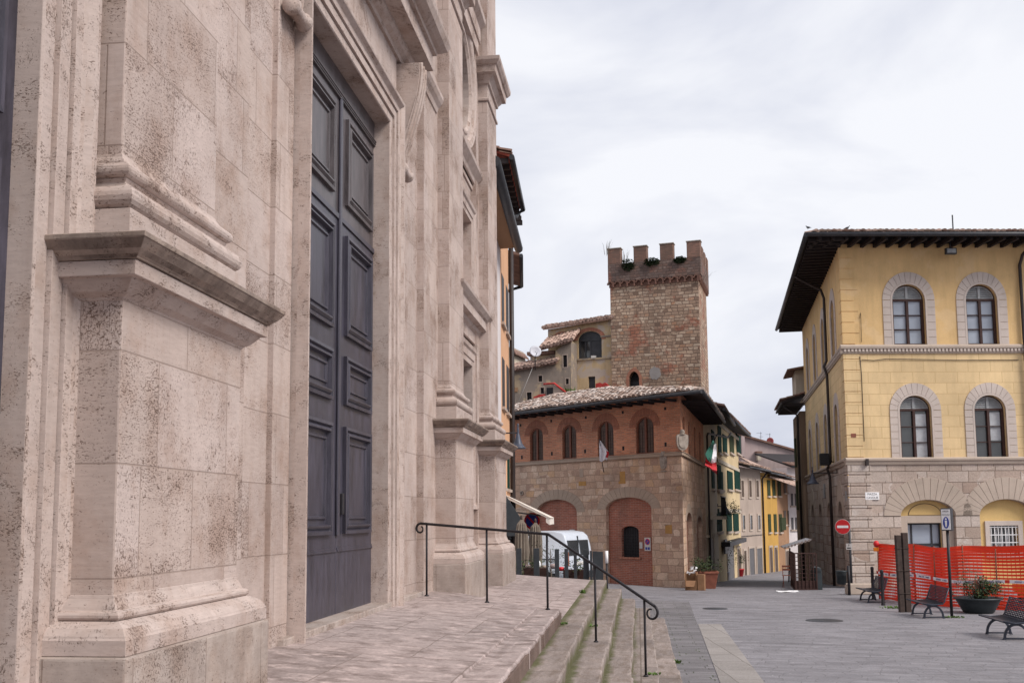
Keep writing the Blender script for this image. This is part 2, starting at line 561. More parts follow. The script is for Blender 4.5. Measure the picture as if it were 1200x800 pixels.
MT['tile'] = plain('roof_tile', (.42, .29, .235), .9, .65, 4.5)
MT['tile_pale'] = plain('lichen_roof_tile', (.42, .33, .285), .9, .75, 5.5)
MT['tile_light'] = plain('white_lichen_tile', (.48, .42, .385), .9, .5, 6)
MT['tile_brown'] = plain('brown_roof_tile', (.25, .175, .14), .9, .5, 6)
MT['corbel'] = bricks('corbel_brick', (.27, .13, .095), (.17, .09, .07), (.13, .09, .075), stain=.5)
MT['parapet'] = rubble('parapet_stone', .34, .16, [(.11, .08, .072), (.20, .125, .10), (.155, .11, .098), (.25, .18, .15)], (.10, .075, .065), .02, .1, .5, .4)
MT['tile_dark'] = plain('dark_roof_tile', (.19, .11, .085), .9, .4, 3)
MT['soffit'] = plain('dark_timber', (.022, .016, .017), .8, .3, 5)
MT['soffit_red'] = plain('red_terracotta_boards', (.26, .055, .035), .85, .3, 5)
MT['gutter'] = plain('dark_gutter_metal', (.035, .036, .042), .5, .25, 4)
MT['copper'] = plain('brown_downpipe_metal', (.032, .023, .022), .5, .3, 4)
MT['iron'] = plain('dark_iron', (.028, .026, .030), .5, .3, 20, .3)
MT['bench'] = plain('bench_metal', (.030, .036, .055), .42, .3, 12, .2, .5)
MT['lamp'] = plain('lamp_metal', (.06, .068, .095), .45, .25, 8, .2)
MT['wood_red'] = plain('red_brown_window_wood', (.17, .06, .035), .6, .3, 8)
MT['wood_dark'] = plain('dark_window_wood', (.045, .018, .014), .6, .3, 8)
MT['louvre'] = plain('grey_louvre_paint', (.30, .31, .32), .6, .2, 8)
MT['green'] = plain('green_shutter_paint', (.010, .036, .027), .9, .3, 8, 0, .06)
MT['green_olive'] = plain('olive_shutter_paint', (.045, .055, .030), .9, .3, 8, 0, .06)
MT['dark'] = plain('dark_opening', (.012, .010, .012), .7, .2, 6)
MT['grey_door'] = plain('grey_shopfront', (.10, .095, .10), .5, .25, 5)
MT['brown_door'] = plain('brown_door_wood', (.075, .045, .03), .6, .3, 6)
MT['white_paint'] = plain('white_paint', (.78, .77, .78), .5, .06, 5)
MT['off_white'] = plain('off_white', (.55, .53, .51), .6, .15, 8)
MT['red_sign'] = plain('red_sign_paint', (.55, .02, .025), .45, .08, 5)
MT['blue_sign'] = plain('blue_sign_paint', (.025, .05, .30), .45, .08, 5)
MT['black'] = plain('black_paint', (.012, .012, .014), .5, .1, 5)
MT['planter'] = plain('dark_planter_plastic', (.025, .032, .036), .45, .2, 6)
MT['corten'] = plain('brown_weathered_board', (.055, .036, .030), .75, .4, 9)
MT['terracotta'] = plain('terracotta', (.24, .085, .055), .8, .25, 6)
MT['card'] = plain('brown_cardboard', (.26, .14, .075), .85, .2, 5)
MT['charcoal'] = plain('charcoal_screen', (.035, .040, .046), .6, .25, 6)
MT['canvas'] = plain('beige_canvas', (.19, .155, .125), .9, .2, 5)
MT['canvas_tan'] = plain('tan_awning_canvas', (.30, .19, .11), .9, .2, 3)
MT['awning_white'] = plain('pale_awning_canvas', (.66, .60, .54), .9, .1, 3)
MT['leaf'] = plain('dark_green_leaf', (.035, .060, .026), .7, .5, 9)
MT['leaf2'] = plain('olive_green_leaf', (.075, .10, .032), .7, .4, 9)
MT['grass'] = plain('grass_green', (.085, .15, .03), .8, .4, 12)
MT['twig'] = plain('twig_brown', (.10, .075, .055), .8, .3, 9)
MT['orange_net'] = plain('orange_net_plastic', (.84, .055, .018), .55, .12, 3)
MT['orange'+'_pl'] = plain('orange_plastic', (.80, .25, .02), .5, .15, 4)
MT['tape_white'] = plain('white_tape', (.75, .70, .74), .5, .1, 4)
MT['tape_blue'] = plain('tape_blue_lettering', (.10, .07, .22), .5, .1, 4)
MT['tape_red'] = plain('tape_red', (.62, .04, .03), .5, .1, 4)
MT['van'] = plain('white_van_paint', (.52, .56, .63), .3, .06, 3, 0, .5, .02)
MT['tyre'] = plain('black_rubber', (.015, .015, .016), .8, .2, 9)
MT['flag_green'] = plain('flag_green_cloth', (.01, .085, .06), .85, .15, 6)
MT['flag_white'] = plain('flag_white_cloth', (.68, .66, .70), .85, .08, 6)
MT['flag_red'] = plain('flag_red_cloth', (.50, .03, .04), .85, .15, 6)
MT['red_tarp'] = plain('red_render', (.42, .04, .035), .85, .3, 4)
MT['dish'] = plain('pale_dish_metal', (.50, .50, .55), .5, .1, 4)
MT['dish_red'] = plain('red_dish_metal', (.30, .06, .06), .6, .2, 4)
MT['grey_stone'] = plain('grey_carved_stone', (.33, .28, .24), .9, .35, 7)
MT['repair'] = plain('grey_mortar_patch', (.27, .245, .235), .9, .12, 3)
MT['orange_patch'] = plain('ochre_stone_panel', (.40, .22, .075), .9, .2, 4)
MT['threshold'] = travertine('threshold_stone', base=(.43, .36, .325), joints=False, pit=.6, dirt=.15)

def glass(name, col, rough=.08):
    q = N(name)
    f = q.noise(q.pos, 1.3, 2, .5)
    c = q.mix(f, tuple(x * .7 for x in col), tuple(x * 1.3 for x in col))
    nb = q.bump(q.noise(q.pos, 2.2, 2, .5), .12, .05)
    q.fin(c, rough, nb, 0, .9)
    return q.m
MT['glass'] = glass('window_glass', (.30, .335, .40))  # reflected sky is put into this pale blue-grey base colour
MT['glass_dark'] = glass('dark_window_glass', (.035, .038, .042), .12)
MT['glass_brown'] = plain('leaded_brown_glass', (.085, .05, .034), .45, .3, 6)
MT['curtain'] = plain('pale_curtain', (.45, .46, .48), .9, .15, 6)

def door_paint(name, col):
    q = N(name)
    f = q.noise(q.map(q.uv, (3.5, .7, 1)), 1.9, 7, .72)
    g = q.noise(q.map(q.uv, (22, 2, 1)), 1, 4, .6)
    c = q.mix(q.ramp(f, [(.3, 0), (.72, 1)]), tuple(x * .45 for x in col), tuple(x * 1.6 for x in col))
    c = q.mix(.5, c, q.ramp(g, [(.3, .7), (.7, 1.25)]), 'MULTIPLY')
    w = q.ramp(q.noise(q.map(q.uv, (3, 1.4, 1)), 2.6, 7, .75), [(.64, 0), (.70, 1)])
    c = q.mix(q.math('MULTIPLY', w, .5), c, (.115, .085, .075))
    ch = q.ramp(q.noise(q.uv, 17, 3, .7), [(.70, 0), (.74, 1)])
    c = q.mix(q.math('MULTIPLY', ch, .4), c, (.22, .19, .18))
    return q.fin(c, q.math('ADD', q.math('MULTIPLY', f, .25), .24), q.bump(g, .2, .004), 0, .4)
MT['door'] = door_paint('slate_blue_door_paint', (.048, .044, .060))
MT['door_top'] = door_paint('worn_grey_door_paint', (.078, .066, .070))

def paving(name, base, w, h, mortar, mcol, rot=0, dirt=.3, streak=(1, 1), spots=.3, moss=0., vary=.3, bump=.5, dirtcol=None, wear=0, lowwarp=0.):
    q = N(name)
    v0 = q.map(q.pos, (1, 1, 0), (0, 0, 0), (0, 0, rot))
    lw = q.noise(v0, .35, 3, .6, out='Color')
    v = q.n('VectorMath', 0, {0: v0, 1: q.n('VectorMath', 0, {0: q.n('VectorMath', 0, {0: lw, 1: (.5, .5, .5)}, operation='SUBTRACT'), 1: (1.4 * lowwarp, .25 * lowwarp, 0)}, operation='MULTIPLY')}, operation='ADD')
    wv = q.noise(v, 2.5, 2, .5, out='Color')
    v2 = q.n('VectorMath', 0, {0: v, 1: q.n('VectorMath', 0, {0: q.n('VectorMath', 0, {0: wv, 1: (.5, .5, .5)}, operation='SUBTRACT'), 1: (.05,) * 3}, operation='MULTIPLY')}, operation='ADD')
    bc, bf = q.brick(v2, w, h, mortar, (0, 0, 0), (1, 1, 1), (.5, .5, .5), .43, .25, 0, .75, 3)
    c = q.mix(bc, tuple(x * (1 - vary) for x in base), tuple(min(1, x * (1 + vary)) for x in base))
    big = q.noise(v, .22, 5, .6)
    c = q.mix(.6, c, q.ramp(big, [(.3, .75), (.7, 1.2)]), 'MULTIPLY')
    st = q.noise(q.map(v, (streak[0], streak[1], 1)), 1, 6, .68)
    c = q.mix(q.math('MULTIPLY', q.ramp(st, [(.45, 0), (.7, 1)]), dirt), c, dirtcol or tuple(x * .4 for x in base))
    if wear:
        c = q.mix(q.math('MULTIPLY', q.ramp(q.noise(q.map(v, (streak[0] * 1.3, streak[1] * 1.2, 1), (5, 3, 0)), 1, 6, .7), [(.50, 0), (.68, 1)]), wear), c, tuple(min(1, x * 1.7) for x in base))
    fn = q.noise(v, 30, 4, .7)
    c = q.mix(.55, c, q.ramp(fn, [(.3, .6), (.7, 1.3)]), 'MULTIPLY')
    if spots:
        sp = q.ramp(q.noise(v, 7, 2, .5), [(.735, 0), (.755, 1)])
        c = q.mix(q.math('MULTIPLY', sp, spots), c, (.62, .60, .60))
    mm = q.math('MULTIPLY', bf, .8)
    c = q.mix(mm, c, mcol)
    if moss:
        ms = q.ramp(q.noise(v, .8, 5, .7), [(.48, 0), (.6, 1)])
        c = q.mix(q.math('MULTIPLY', q.math('MULTIPLY', bf, ms), moss), c, (.05, .075, .02))
    hh = q.math('SUBTRACT', q.math('ADD', q.math('MULTIPLY', fn, .25), q.math('MULTIPLY', q.noise(v, 3.2, 3, .6), .9)), q.math('MULTIPLY', bf, .7))
    return q.fin(c, q.ramp(st, [(.3, .55), (.7, .85)]), q.bump(hh, bump, .02), 0, .35)
MT['piazza'] = paving('piazza_paving', (.22, .21, .226), .50, .27, .006, (.15, .143, .15), rot=.16, dirt=.5, streak=(.9, 2.6), spots=.5, vary=.10, bump=1., wear=.4, lowwarp=1.)
MT['strip'] = paving('pale_paving_strip', (.29, .265, .25), 1.0, .5, .008, (.12, .105, .09), rot=pi / 2 - .09, dirt=.25, streak=(1.5, 1.5), spots=.15, vary=.10)
MT['dark_pavers'] = paving('dark_paving_bricks', (.18, .168, .177), .62, .19, .010, (.07, .07, .06), rot=0, dirt=.4, streak=(1, 3), spots=.3, moss=.8, vary=.25, bump=.7)
MT['terrace'] = paving('terrace_paving', (.34, .275, .26), .95, 1.7, .006, (.19, .145, .125), rot=.0, dirt=.85, streak=(3.4, 5.0), spots=.05, vary=.16, bump=.5, dirtcol=(.115, .08, .068), wear=.85)

def step_mat():
    q = N('mossy_step_stone')
    v = q.pos
    a = q.n('Attribute', 'Fac', attribute_name='moss')
    f = q.noise(q.map(v, (1.2, .7, 1)), 1.3, 6, .68)
    base = (.275, .228, .208)
    c = q.mix(q.ramp(f, [(.3, 0), (.7, 1)]), tuple(x * .62 for x in base), tuple(x * 1.2 for x in base))
    bc, bf = q.brick(q.map(v, (1, 1, 0), (0, 0, 0), (0, 0, pi / 2)), 1.35, 4., .010, (.75, .75, .75), (1, 1, 1), (1, 1, 1), .3, .2, 0, .7, 2)
    c = q.mix(1., c, q.ramp(bc, [(.75, .82), (1, 1.1)]), 'MULTIPLY')
    c = q.mix(q.math('MULTIPLY', bf, .7), c, (.10, .08, .06))
    st = q.noise(q.map(v, (9, 2.2, 3)), 1, 6, .7)
    c = q.mix(q.math('MULTIPLY', q.ramp(st, [(.46, 0), (.66, 1)]), .55), c, (.13, .09, .06))
    fn = q.noise(v, 38, 4, .7)
    c = q.mix(.55, c, q.ramp(fn, [(.3, .6), (.7, 1.3)]), 'MULTIPLY')
    mn = q.noise(v, 2.6, 6, .7)
    mm = q.ramp(q.math('ADD', q.math('MULTIPLY', a, .62), q.math('SUBTRACT', mn, .5)), [(.27, 0), (.54, 1)])
    mc = q.mix(q.noise(v, 30, 3, .6), (.045, .052, .014), (.115, .112, .04))
    c = q.mix(q.math('MULTIPLY', mm, .85), c, mc)
    hh = q.math('ADD', q.math('MULTIPLY', fn, .35), q.math('MULTIPLY', st, .9))
    return q.fin(c, .85, q.bump(hh, .6, .015), 0, .25)
MT['step'] = step_mat()
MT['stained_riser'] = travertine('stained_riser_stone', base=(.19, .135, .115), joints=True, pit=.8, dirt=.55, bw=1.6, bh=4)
# ================================================================== ground
def grid_ground():
    xs = [-400, -150, -60, -30, -18, -12] + [-10 + i for i in range(33)] + [26, 32, 45, 70, 150, 400]
    ys = [-300, -100, -40, -20, -8] + [i * 1.0 for i in range(-4, 120)] + [130, 160, 220, 400, 800]
    mb = MB()
    vs = [(x, y, gz(x, y)) for y in ys for x in xs]
    n = len(xs)
    fs = [(j * n + i, j * n + i + 1, (j + 1) * n + i + 1, (j + 1) * n + i) for j in range(len(ys) - 1) for i in range(n - 1)]
    mb.add(vs, fs)
    return kind(mb.build('piazza_ground', MT['piazza'], recalc=False))
grid_ground()

def ground_sheet(name, poly_fn, y0, y1, mat, dz, n=40):
    mb = MB()
    vs, fs = [], []
    for j in range(n + 1):
        y = y0 + (y1 - y0) * j / n
        a, b = poly_fn(y)
        for k in range(5):
            x = a + (b - a) * k / 4
            vs.append((x, y, gz(x, y) + dz))
    for j in range(n):
        for k in range(4):
            fs.append((j * 5 + k, j * 5 + k + 1, (j + 1) * 5 + k + 1, (j + 1) * 5 + k))
    mb.add(vs, fs)
    return kind(mb.build(name, mat, recalc=False))

ga, gb = ground_at(844, 800), ground_at(818, 731)
gc, gd = ground_at(896, 800), ground_at(846, 733)
def lin(p, q, y): return p.x + (q.x - p.x) * (y - p.y) / (q.y - p.y)
ground_sheet('pale_paving_strip', lambda y: (lin(ga, gb, y), lin(gc, gd, y)), -6, gb.y, MT['strip'], .008)
ge = ground_at(778, 704)
ground_sheet('dark_paving', lambda y: (.1, lin(ga, gb, y) - .012), -6, ge.y, MT['dark_pavers'], .004)

# ================================================================== terrace and steps
def tz(x, y=0): return .9 + .065 * (-1.03 - x)
def tz2(x): return .72 + .065 * (-1.05 - x)
E1, E2, E3, E4, E5, E6 = -1.03, -.712, -.393, -.10, .205, .50
mb = MB()
poly = [(-3.6, -6), (E1 - .31, -6), (E1 - .31, 13.58), (-2.62, 15.1), (-3.6, 15.3)]
top = [Vector((x, y, tz(x))) for x, y in poly]
bot = [Vector((x, y, .3)) for x, y in poly]
n = len(poly)
mb.add(top + bot, [tuple(range(n))] + [(i, (i + 1) % n, (i + 1) % n + n, i + n) for i in range(n)])
kind(mb.build('terrace', MT['terrace'], bevel=.012))
mb = MB()
poly = [(-3.6, 13), (-1.056, 13), (-1.056, 22.9), (-3.9, 23.2)]
top = [Vector((x, y, tz2(x))) for x, y in poly]
bot = [Vector((x, y, -.4)) for x, y in poly]
n = len(poly)
mb.add(top + bot, [tuple(range(n))] + [(i, (i + 1) % n, (i + 1) % n + n, i + n) for i in range(n)])
kind(mb.build('lower_terrace', MT['terrace'], bevel=.01))

def step(x0, x1, z, y0, y1, zb, seed, moss=1., mat='step'):
    r = random.Random(seed)
    # profile across the tread then down the riser: (x, z, moss)
    pr = [(x0, z, 1.), (x0 + .07, z, .75), (x0 + .14, z, .25), ((x0 + x1) / 2, z, .10), (x1 - .07, z, .12), (x1 - .015, z, .15),
          (x1, z - .015, .3), (x1, z - .07, .62), (x1, z - .15, .95), (x1, zb, 1.)]
    ny = int((y1 - y0) / .11)
    vs, ms = [], []
    jn = 0
    block = y0
    dx = dz = 0
    for j in range(ny + 1):
        y = y0 + (y1 - y0) * j / ny
        if y > block:
            block += r.uniform(.9, 1.9)
            dx, dz = r.uniform(-.014, .014), r.uniform(-.009, .009)
        chip = r.uniform(-.008, .005) - (r.random() < .09) * r.uniform(.01, .04)
        for k, (x, zz, m) in enumerate(pr):
            ex = (dx + chip) if k >= 5 else 0
            ez = dz * (0 < k < 7) + (r.uniform(-.003, .003) if 0 < k < 5 else 0)
            vs.append(Vector((x + ex, y, zz + ez)))
            ms.append(m * moss)
    K = len(pr)
    fs = [(j * K + k, j * K + k + 1, (j + 1) * K + k + 1, (j + 1) * K + k) for j in range(ny) for k in range(K - 1)]
    fs += [tuple(range(K)), tuple(ny * K + k for k in range(K))]
    b = MB()
    b.add(vs, fs)
    o = b.build('step', MT[mat], recalc=False)
    me = o.data
    me.update()
    at = me.attributes.new('moss', 'FLOAT', 'POINT')
    # remove_doubles was not run, so the order is unchanged
    at.data.foreach_set('value', ms)
    return kind(o)
step(E1 - .32, E1, .9, -5, 13.58, .5, 9, .12, 'terrace')
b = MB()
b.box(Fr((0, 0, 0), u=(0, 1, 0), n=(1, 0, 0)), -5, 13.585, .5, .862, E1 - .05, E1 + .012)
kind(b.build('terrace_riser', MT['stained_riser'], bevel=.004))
step(E1 - .03, E2, .72, -5, 22.95, .40, 1)
step(E2 - .04, E3, .54, -5, 22.75, .25, 2)
step(E3 - .04, E4, .36, -5, 22.35, .05, 3)
step(E4 - .04, E5, .18, -5, 22.2, -.2, 4, .75)
step(E5 - .04, E6, .045, 12.9, 21.4, -.3, 5, .45)

# ================================================================== church
CH = Fr((0, 0, 0), u=(0, 1, 0), n=(1, 0, 0))          # d is X itself, u is Y
church = thing('church', 'pale pinkish travertine church front with tall slate blue panelled doors and pedestal pilasters', 'church', (-4, 12, .9))
XW, XB, XF, XD = -3.12, -3.02, -3.05, -3.24
TOP = 17.
DY0, DY1, DZ0, DZ1 = 9.19, 12.31, 1.02, 7.115
LY0, LY1 = 1.75, 4.77
BC = 18.15          # bay axis
WIN = (17.2, 19.13, 2.6, 4.97)
BLI = (17.2, 19.1, 6.40, 7.78)
OC_Z, OC_R = 10.28, .92
def circ(cy, cz, r, n=40): return [(cy + r * sin(2 * pi * k / n), cz + r * cos(2 * pi * k / n)) for k in range(n)]
mb = MB()
def grow(a, b, c, d, t=.06): return rect(a - t, b + t, c - t, d + t)
mb.wall(CH, rect(-8, 20.9, -.3, TOP), [grow(DY0, DY1, DZ0, DZ1), grow(LY0, LY1, DZ0, DZ1), grow(*WIN), grow(*BLI), circ(BC, OC_Z, OC_R + .06)], XW, .40)
mb.quad((XW, 20.9, -.3), (-14, 20.9, -.3), (-14, 20.9, TOP), (XW, 20.9, TOP))
mb.quad((XW, -8, TOP), (XW, 20.9, TOP), (-14, 20.9, TOP), (-14, -8, TOP))
mb.quad((-14, -8, TOP), (-14, 20.9, TOP), (-14, 20.9, -.3), (-14, -8, -.3))
mb.quad((XW, -8, -.3), (-14, -8, -.3), (-14, -8, TOP), (XW, -8, TOP))
mb.build('facade_wall', MT['trav'], church)

def three_side(mb, yc, prof, xb):
    """profile rings (half width, X of the front, z) around three sides back to the wall"""
    vs = []
    for w, x, z in prof:
        vs += [Vector((xb, yc - w, z)), Vector((x, yc - w, z)), Vector((x, yc + w, z)), Vector((xb, yc + w, z))]
    fs = []
    for i in range(len(prof) - 1):
        for k in range(3):
            fs.append((i * 4 + k, i * 4 + k + 1, i * 4 + k + 5, i * 4 + k + 4))
    L = len(prof) - 1
    fs += [(0, 1, 2, 3), (L * 4, L * 4 + 1, L * 4 + 2, L * 4 + 3)]
    mb.add(vs, fs)

def rad_prof(hw, xf, pts):
    return [(hw + d, xf + d, z) for d, z in pts]

def torus(d0, z0, z1, n=6):
    zc, h = (z0 + z1) / 2, (z1 - z0) / 2
    return [(d0 + h * cos(t) * .9, zc + h * sin(t)) for t in [(-pi / 2 + pi * k / n) for k in range(n + 1)]]

for i, yc in enumerate((5.905, 16.06, 20.33)):
    xr = 0 if i < 2 else 0
    b = MB()
    b.box(CH, yc - (.755, 1.69, .98)[i], yc + (1.69 if i == 0 else .98), -.3, TOP, XW - .05, XB)
    b.build('backing_strip', MT['trav'], church)
    # pedestal shaft
    b = MB()
    three_side(b, yc, rad_prof(.825, -2.70, [(0, .5), (0, 3.315)]), -3.1)
    ped = b.build('pedestal', MT['trav'], church, bevel=.012)
    b = MB()
    three_side(b, yc, rad_prof(.825, -2.70, [(.17, .3), (.17, 1.425)]), -3.1)
    b.build('block', MT['trav_base'], ped, bevel=.02, seg=3)
    b = MB()
    three_side(b, yc, rad_prof(.825, -2.70, [(.155, 1.426), (.155, 1.505), (.148, 1.515), (.145, 1.525), (.12, 1.56), (.075, 1.582), (.058, 1.590)] +
               torus(.045, 1.592, 1.637, 5) + [(.03, 1.64), (.024, 1.66), (.006, 1.70), (.002, 1.72)]), -3.1)
    b.build('base_moulding', MT['trav_plain'], ped, bevel=.004)
    b = MB()
    three_side(b, yc, rad_prof(.825, -2.70, [(.004, 3.27), (.012, 3.285), (.05, 3.31), (.095, 3.36), (.10, 3.372), (.135, 3.374), (.137, 3.455), (.10, 3.457)]), -3.1)
    b.build('cornice', MT['trav_plain'], ped, bevel=.005)
    b = MB()
    three_side(b, yc, rad_prof(.825, -2.70, [(.10, 3.4575), (.15, 3.458),
               (.152, 3.466), (.165, 3.478), (.19, 3.50), (.215, 3.53), (.226, 3.545), (.232, 3.548), (.232, 3.576), (.215, 3.582)]), -3.1)
    b.build('cornice_cap', MT['trav_dirty'], ped, bevel=.005)
    # pilaster above
    b = MB()
    three_side(b, yc, rad_prof(.64, -2.83, [(0, 3.6), (0, 10.44 if i else TOP)]), -3.1)
    pil = b.build('pilaster', MT['trav'], church, bevel=.01)
    b = MB()
    three_side(b, yc, rad_prof(.64, -2.83, [(.125, 3.577), (.125, 3.795), (.108, 3.797)] + torus(.085, 3.80, 3.93, 8) + [(.082, 3.935), (.06, 3.945), (.05, 3.965), (.062, 3.985)] +
               torus(.055, 3.99, 4.075, 8) + [(.03, 4.08), (.028, 4.10), (.008, 4.13), (.002, 4.15)]), -3.1)
    b.build('pilaster_base', MT['trav_plain'], pil, bevel=.004)
    if i:
        b = MB()
        three_side(b, yc, rad_prof(.64, -2.83, [(.0, 10.45), (.03, 10.46), (.035, 10.5), (.0, 10.52), (.0, 10.80), (.04, 10.81), (.045, 10.86), (.10, 10.93), (.12, 10.97), (.19, 10.98),
                   (.20, 11.12), (.23, 11.13), (.28, 11.2), (.29, 11.27), (.26, 11.28)]), -3.1)
        b.build('capital', MT['trav_plain'], pil, bevel=.004)
        b = MB()
        three_side(b, yc, rad_prof(.64, -2.83, [(.0, 11.28), (.0, TOP)]), -3.1)
        b.build('upper_shaft', MT['trav'], pil)

# entablature running over the bays at the capitals
b = MB()
prof = [(-3.10, 11.32), (-2.98, 11.33), (-2.98, 11.6), (-2.95, 11.61), (-2.95, 11.9), (-2.85, 12.0), (-2.84, 12.1), (-3.1, 12.12)]
b.add([Vector((x, y, z)) for y in (13.4, 19.6) for x, z in prof], [(k, k + 1, k + 9, k + 8) for k in range(7)])
b.build('string_course', MT['trav_plain'], church)

# ---------------- portals
def path_sweep(mb, y0, y1, z0, z1, prof):
    """moulding round a door: prof is (offset out from the opening edge, X)"""
    loops = []
    for w, x in prof:
        loops.append(([(y0 - w, z0), (y0 - w, z1 + w), (y1 + w, z1 + w), (y1 + w, z0)], x))
    mb.rings(CH, loops, closed=False)

FRP = [(0, -3.40), (0, XF + .02), (.012, XF + .032), (.105, XF + .032), (.107, XF + .022), (.115, XF + .022), (.117, XF + .058), (.215, XF + .058), (.217, XF + .045), (.224, XF + .045), (.226, XF + .08),
       (.285, XF + .085), (.30, XF + .10), (.33, XF + .135), (.345, XF + .14), (.372, XF + .14), (.375, XF + .03), (.375, XW - .02)]
for (a, c, nm) in ((DY0, DY1, 'main'), (LY0, LY1, 'side')):
    b = MB()
    path_sweep(b, a, c, DZ0, DZ1, FRP)
    b.build('portal_frame', MT['trav_plain'], church, bevel=.003)
# outer bands beside the main door, frieze, consoles, cornice
for y0, y1 in ((8.37, 8.80), (12.70, 13.13)):
    b = MB()
    b.box(CH, y0, y1, .9, 8.16, XW - .02, -3.068)
    b.build('portal_band', MT['trav'], church, bevel=.006)
b = MB()
b.box(CH, 8.80, 12.70, 7.49, 8.16, XW - .02, XF + .012)
b.build('frieze', MT['trav_plain'], church)
for yc in (8.585, 12.915):
    # S shaped bracket: outline in (X, z) extruded along Y
    pts = []
    for k in range(41):
        t = k / 40
        z = 8.10 - 1.42 * t
        x = -2.74 - .27 * (3 * t * t - 2 * t ** 3) + .03 * sin(pi * t)
        pts.append((x, z))
    CR_ = Fr((0, yc, 0), u=(1, 0, 0), n=(0, 1, 0))
    b = MB()
    loop = [(-3.09, 8.10)] + pts + [(-3.09, 6.68)]
    b.prism(CR_, loop, -.15, .15)
    con = b.build('console', MT['trav_plain'], church, bevel=.008)
    b = MB()
    for s in (-.115, 0, .115):
        b.tube([(x + .012, yc + s, z) for x, z in pts], .03, 6)
    b.build('fluting', MT['trav_plain'], con)
    b = MB()
    b.lathe((-2.97, yc - .20, 6.66), [(0, 0), (.07, 0), (.085, .02), (.085, .06), (.06, .09), (.06, .31), (.085, .34), (.085, .38), (.07, .40), (0, .40)], 16, ax=(0, 1, 0))
    b.build('scroll', MT['trav_plain'], con)
b = MB()
CP = [(-3.06, 8.13), (-3.0, 8.13), (-2.99, 8.18), (-2.93, 8.22), (-2.90, 8.26), (-2.895, 8.30), (-2.70, 8.30), (-2.695, 8.34), (-2.71, 8.345), (-2.71, 8.53), (-2.66, 8.535), (-2.65, 8.57), (-2.60, 8.59), (-2.53, 8.64), (-2.49, 8.72), (-2.48, 8.79), (-3.1, 8.86)]
vs, m = [], len(CP)
for x, z in CP:
    e = x + 3.06
    vs.append([(-3.1, 8.36 - e, z), (x, 8.36 - e, z), (x, 13.14 + e, z), (-3.1, 13.14 + e, z)])
flat = [Vector(q) for r_ in vs for q in r_]
b.add(flat, [(i * 4 + k, i * 4 + k + 1, (i + 1) * 4 + k + 1, (i + 1) * 4 + k) for i in range(m - 1) for k in range(3)])
b.build('portal_cornice', MT['trav_plain'], church, bevel=.004)
# short string between portal and the next pilaster, with the sunk panel under it
b = MB()
SP = [(-3.06, 8.42), (-3.0, 8.43), (-2.98, 8.5), (-2.93, 8.56), (-2.90, 8.62), (-2.90, 8.68), (-3.06, 8.72)]
b.add([Vector((x, y, z)) for y in (13.3, 15.3) for x, z in SP], [(k, k + 1, k + 8, k + 7) for k in range(6)])
b.build('string_moulding', MT['trav_plain'], church)

# ---------------- doors
def panel(mb, y0, y1, z0, z1, x):
    lv = [(0, x), (0, x + .04), (.035, x + .045), (.05, x + .015), (.085, x + .05), (.10, x + .05), (.12, x - .035), (.145, x - .035), (.165, x + .02), (.185, x + .02), (.205, x - .03), (.24, x - .03)]
    mb.rings(CH, [(inset(y0, y1, z0, z1, t), d) for t, d in lv])
    mb.sheet(CH, inset(y0, y1, z0, z1, .24), lv[-1][1])

def zpx(y, x=404): return CH.px(x, y, XD)[1]
ROWS = [(zpx(625), zpx(500.5)), (zpx(475), zpx(418)), (zpx(394), zpx(276.5)), (zpx(240.6), zpx(138.6))]
ZTR = zpx(262)
def door(name, y0, y1, x, label=None):
    w = y1 - y0
    b = MB()
    b.box(CH, y0, y1, DZ0, ZTR, x - .07, x)
    d = b.build(name, MT['door'], church, label=label, bevel=.006)
    b = MB()
    b.box(CH, y0, y1, ZTR, 6.86, x - .07, x)
    b.build('upper_leaf', MT['door_top'], d)
    for i, (z0, z1) in enumerate(ROWS):
        b = MB()
        panel(b, y0 + w * .145, y1 - w * .145, z0, z1, x)
        b.build('panel', MT['door'] if i < 3 else MT['door_top'], d)
    b = MB()
    zb = CH.px(397.4, 645.6, XD)[1]
    b.box(CH, y0 + .012, y1 - .012, zb, zb + .018, x - .01, x + .016)
    b.box(CH, y0 + .012, y1 - .012, zb + .0182, zb + .045, x - .01, x + .008)
    b.build('bottom_moulding', MT['door'], d)
    b = MB()
    b.box(CH, y0 + .012, y1 - .012, ZTR - .03, ZTR + .03, x - .01, x + .02)
    b.build('rail_moulding', MT['door'], d, bevel=.004)
    return d
SE = 10.83
b = MB(); b.box(CH, 10.95, 11.03, 2.15, 2.38, XD, XD + .035); b.build('lock_plate', MT['iron'], church, bevel=.008)
door('door_leaf', DY0 - .1, SE - .006, XD)
door('door_leaf', SE + .006, DY1 + .1, XD)
b = MB()
b.box(CH, SE - .045, SE + .045, DZ0 + .9, 6.84, XD, XD + .03)
b.build('door_astragal', MT['door'], church, bevel=.012)
b = MB()
b.box(CH, DY0 - .1, DY1 + .1, 6.86, DZ1 + .05, XD - .06, XD + .012)
for k in range(3):
    b.box(CH, DY0 - .1, DY1 + .1, 6.80 + k * .025, 6.815 + k * .025, XD - .02, XD + .03 + k * .006)
b.build('door_head', MT['door_top'], church, bevel=.004)
door('side_door_leaf', LY0 - .1, 3.25, XD + .07)
door('side_door_leaf', 3.262, LY1 + .1, XD + .07)
b = MB()
b.box(CH, 8.57, 14.35, .85, 1.088, -3.5, -3.005)
b.build('threshold', MT['threshold'], church, bevel=.01)
b = MB()
b.box(CH, 1.2, 4.9, .85, 1.088, -3.5, -3.005)
b.build('threshold', MT['threshold'], church, bevel=.01)

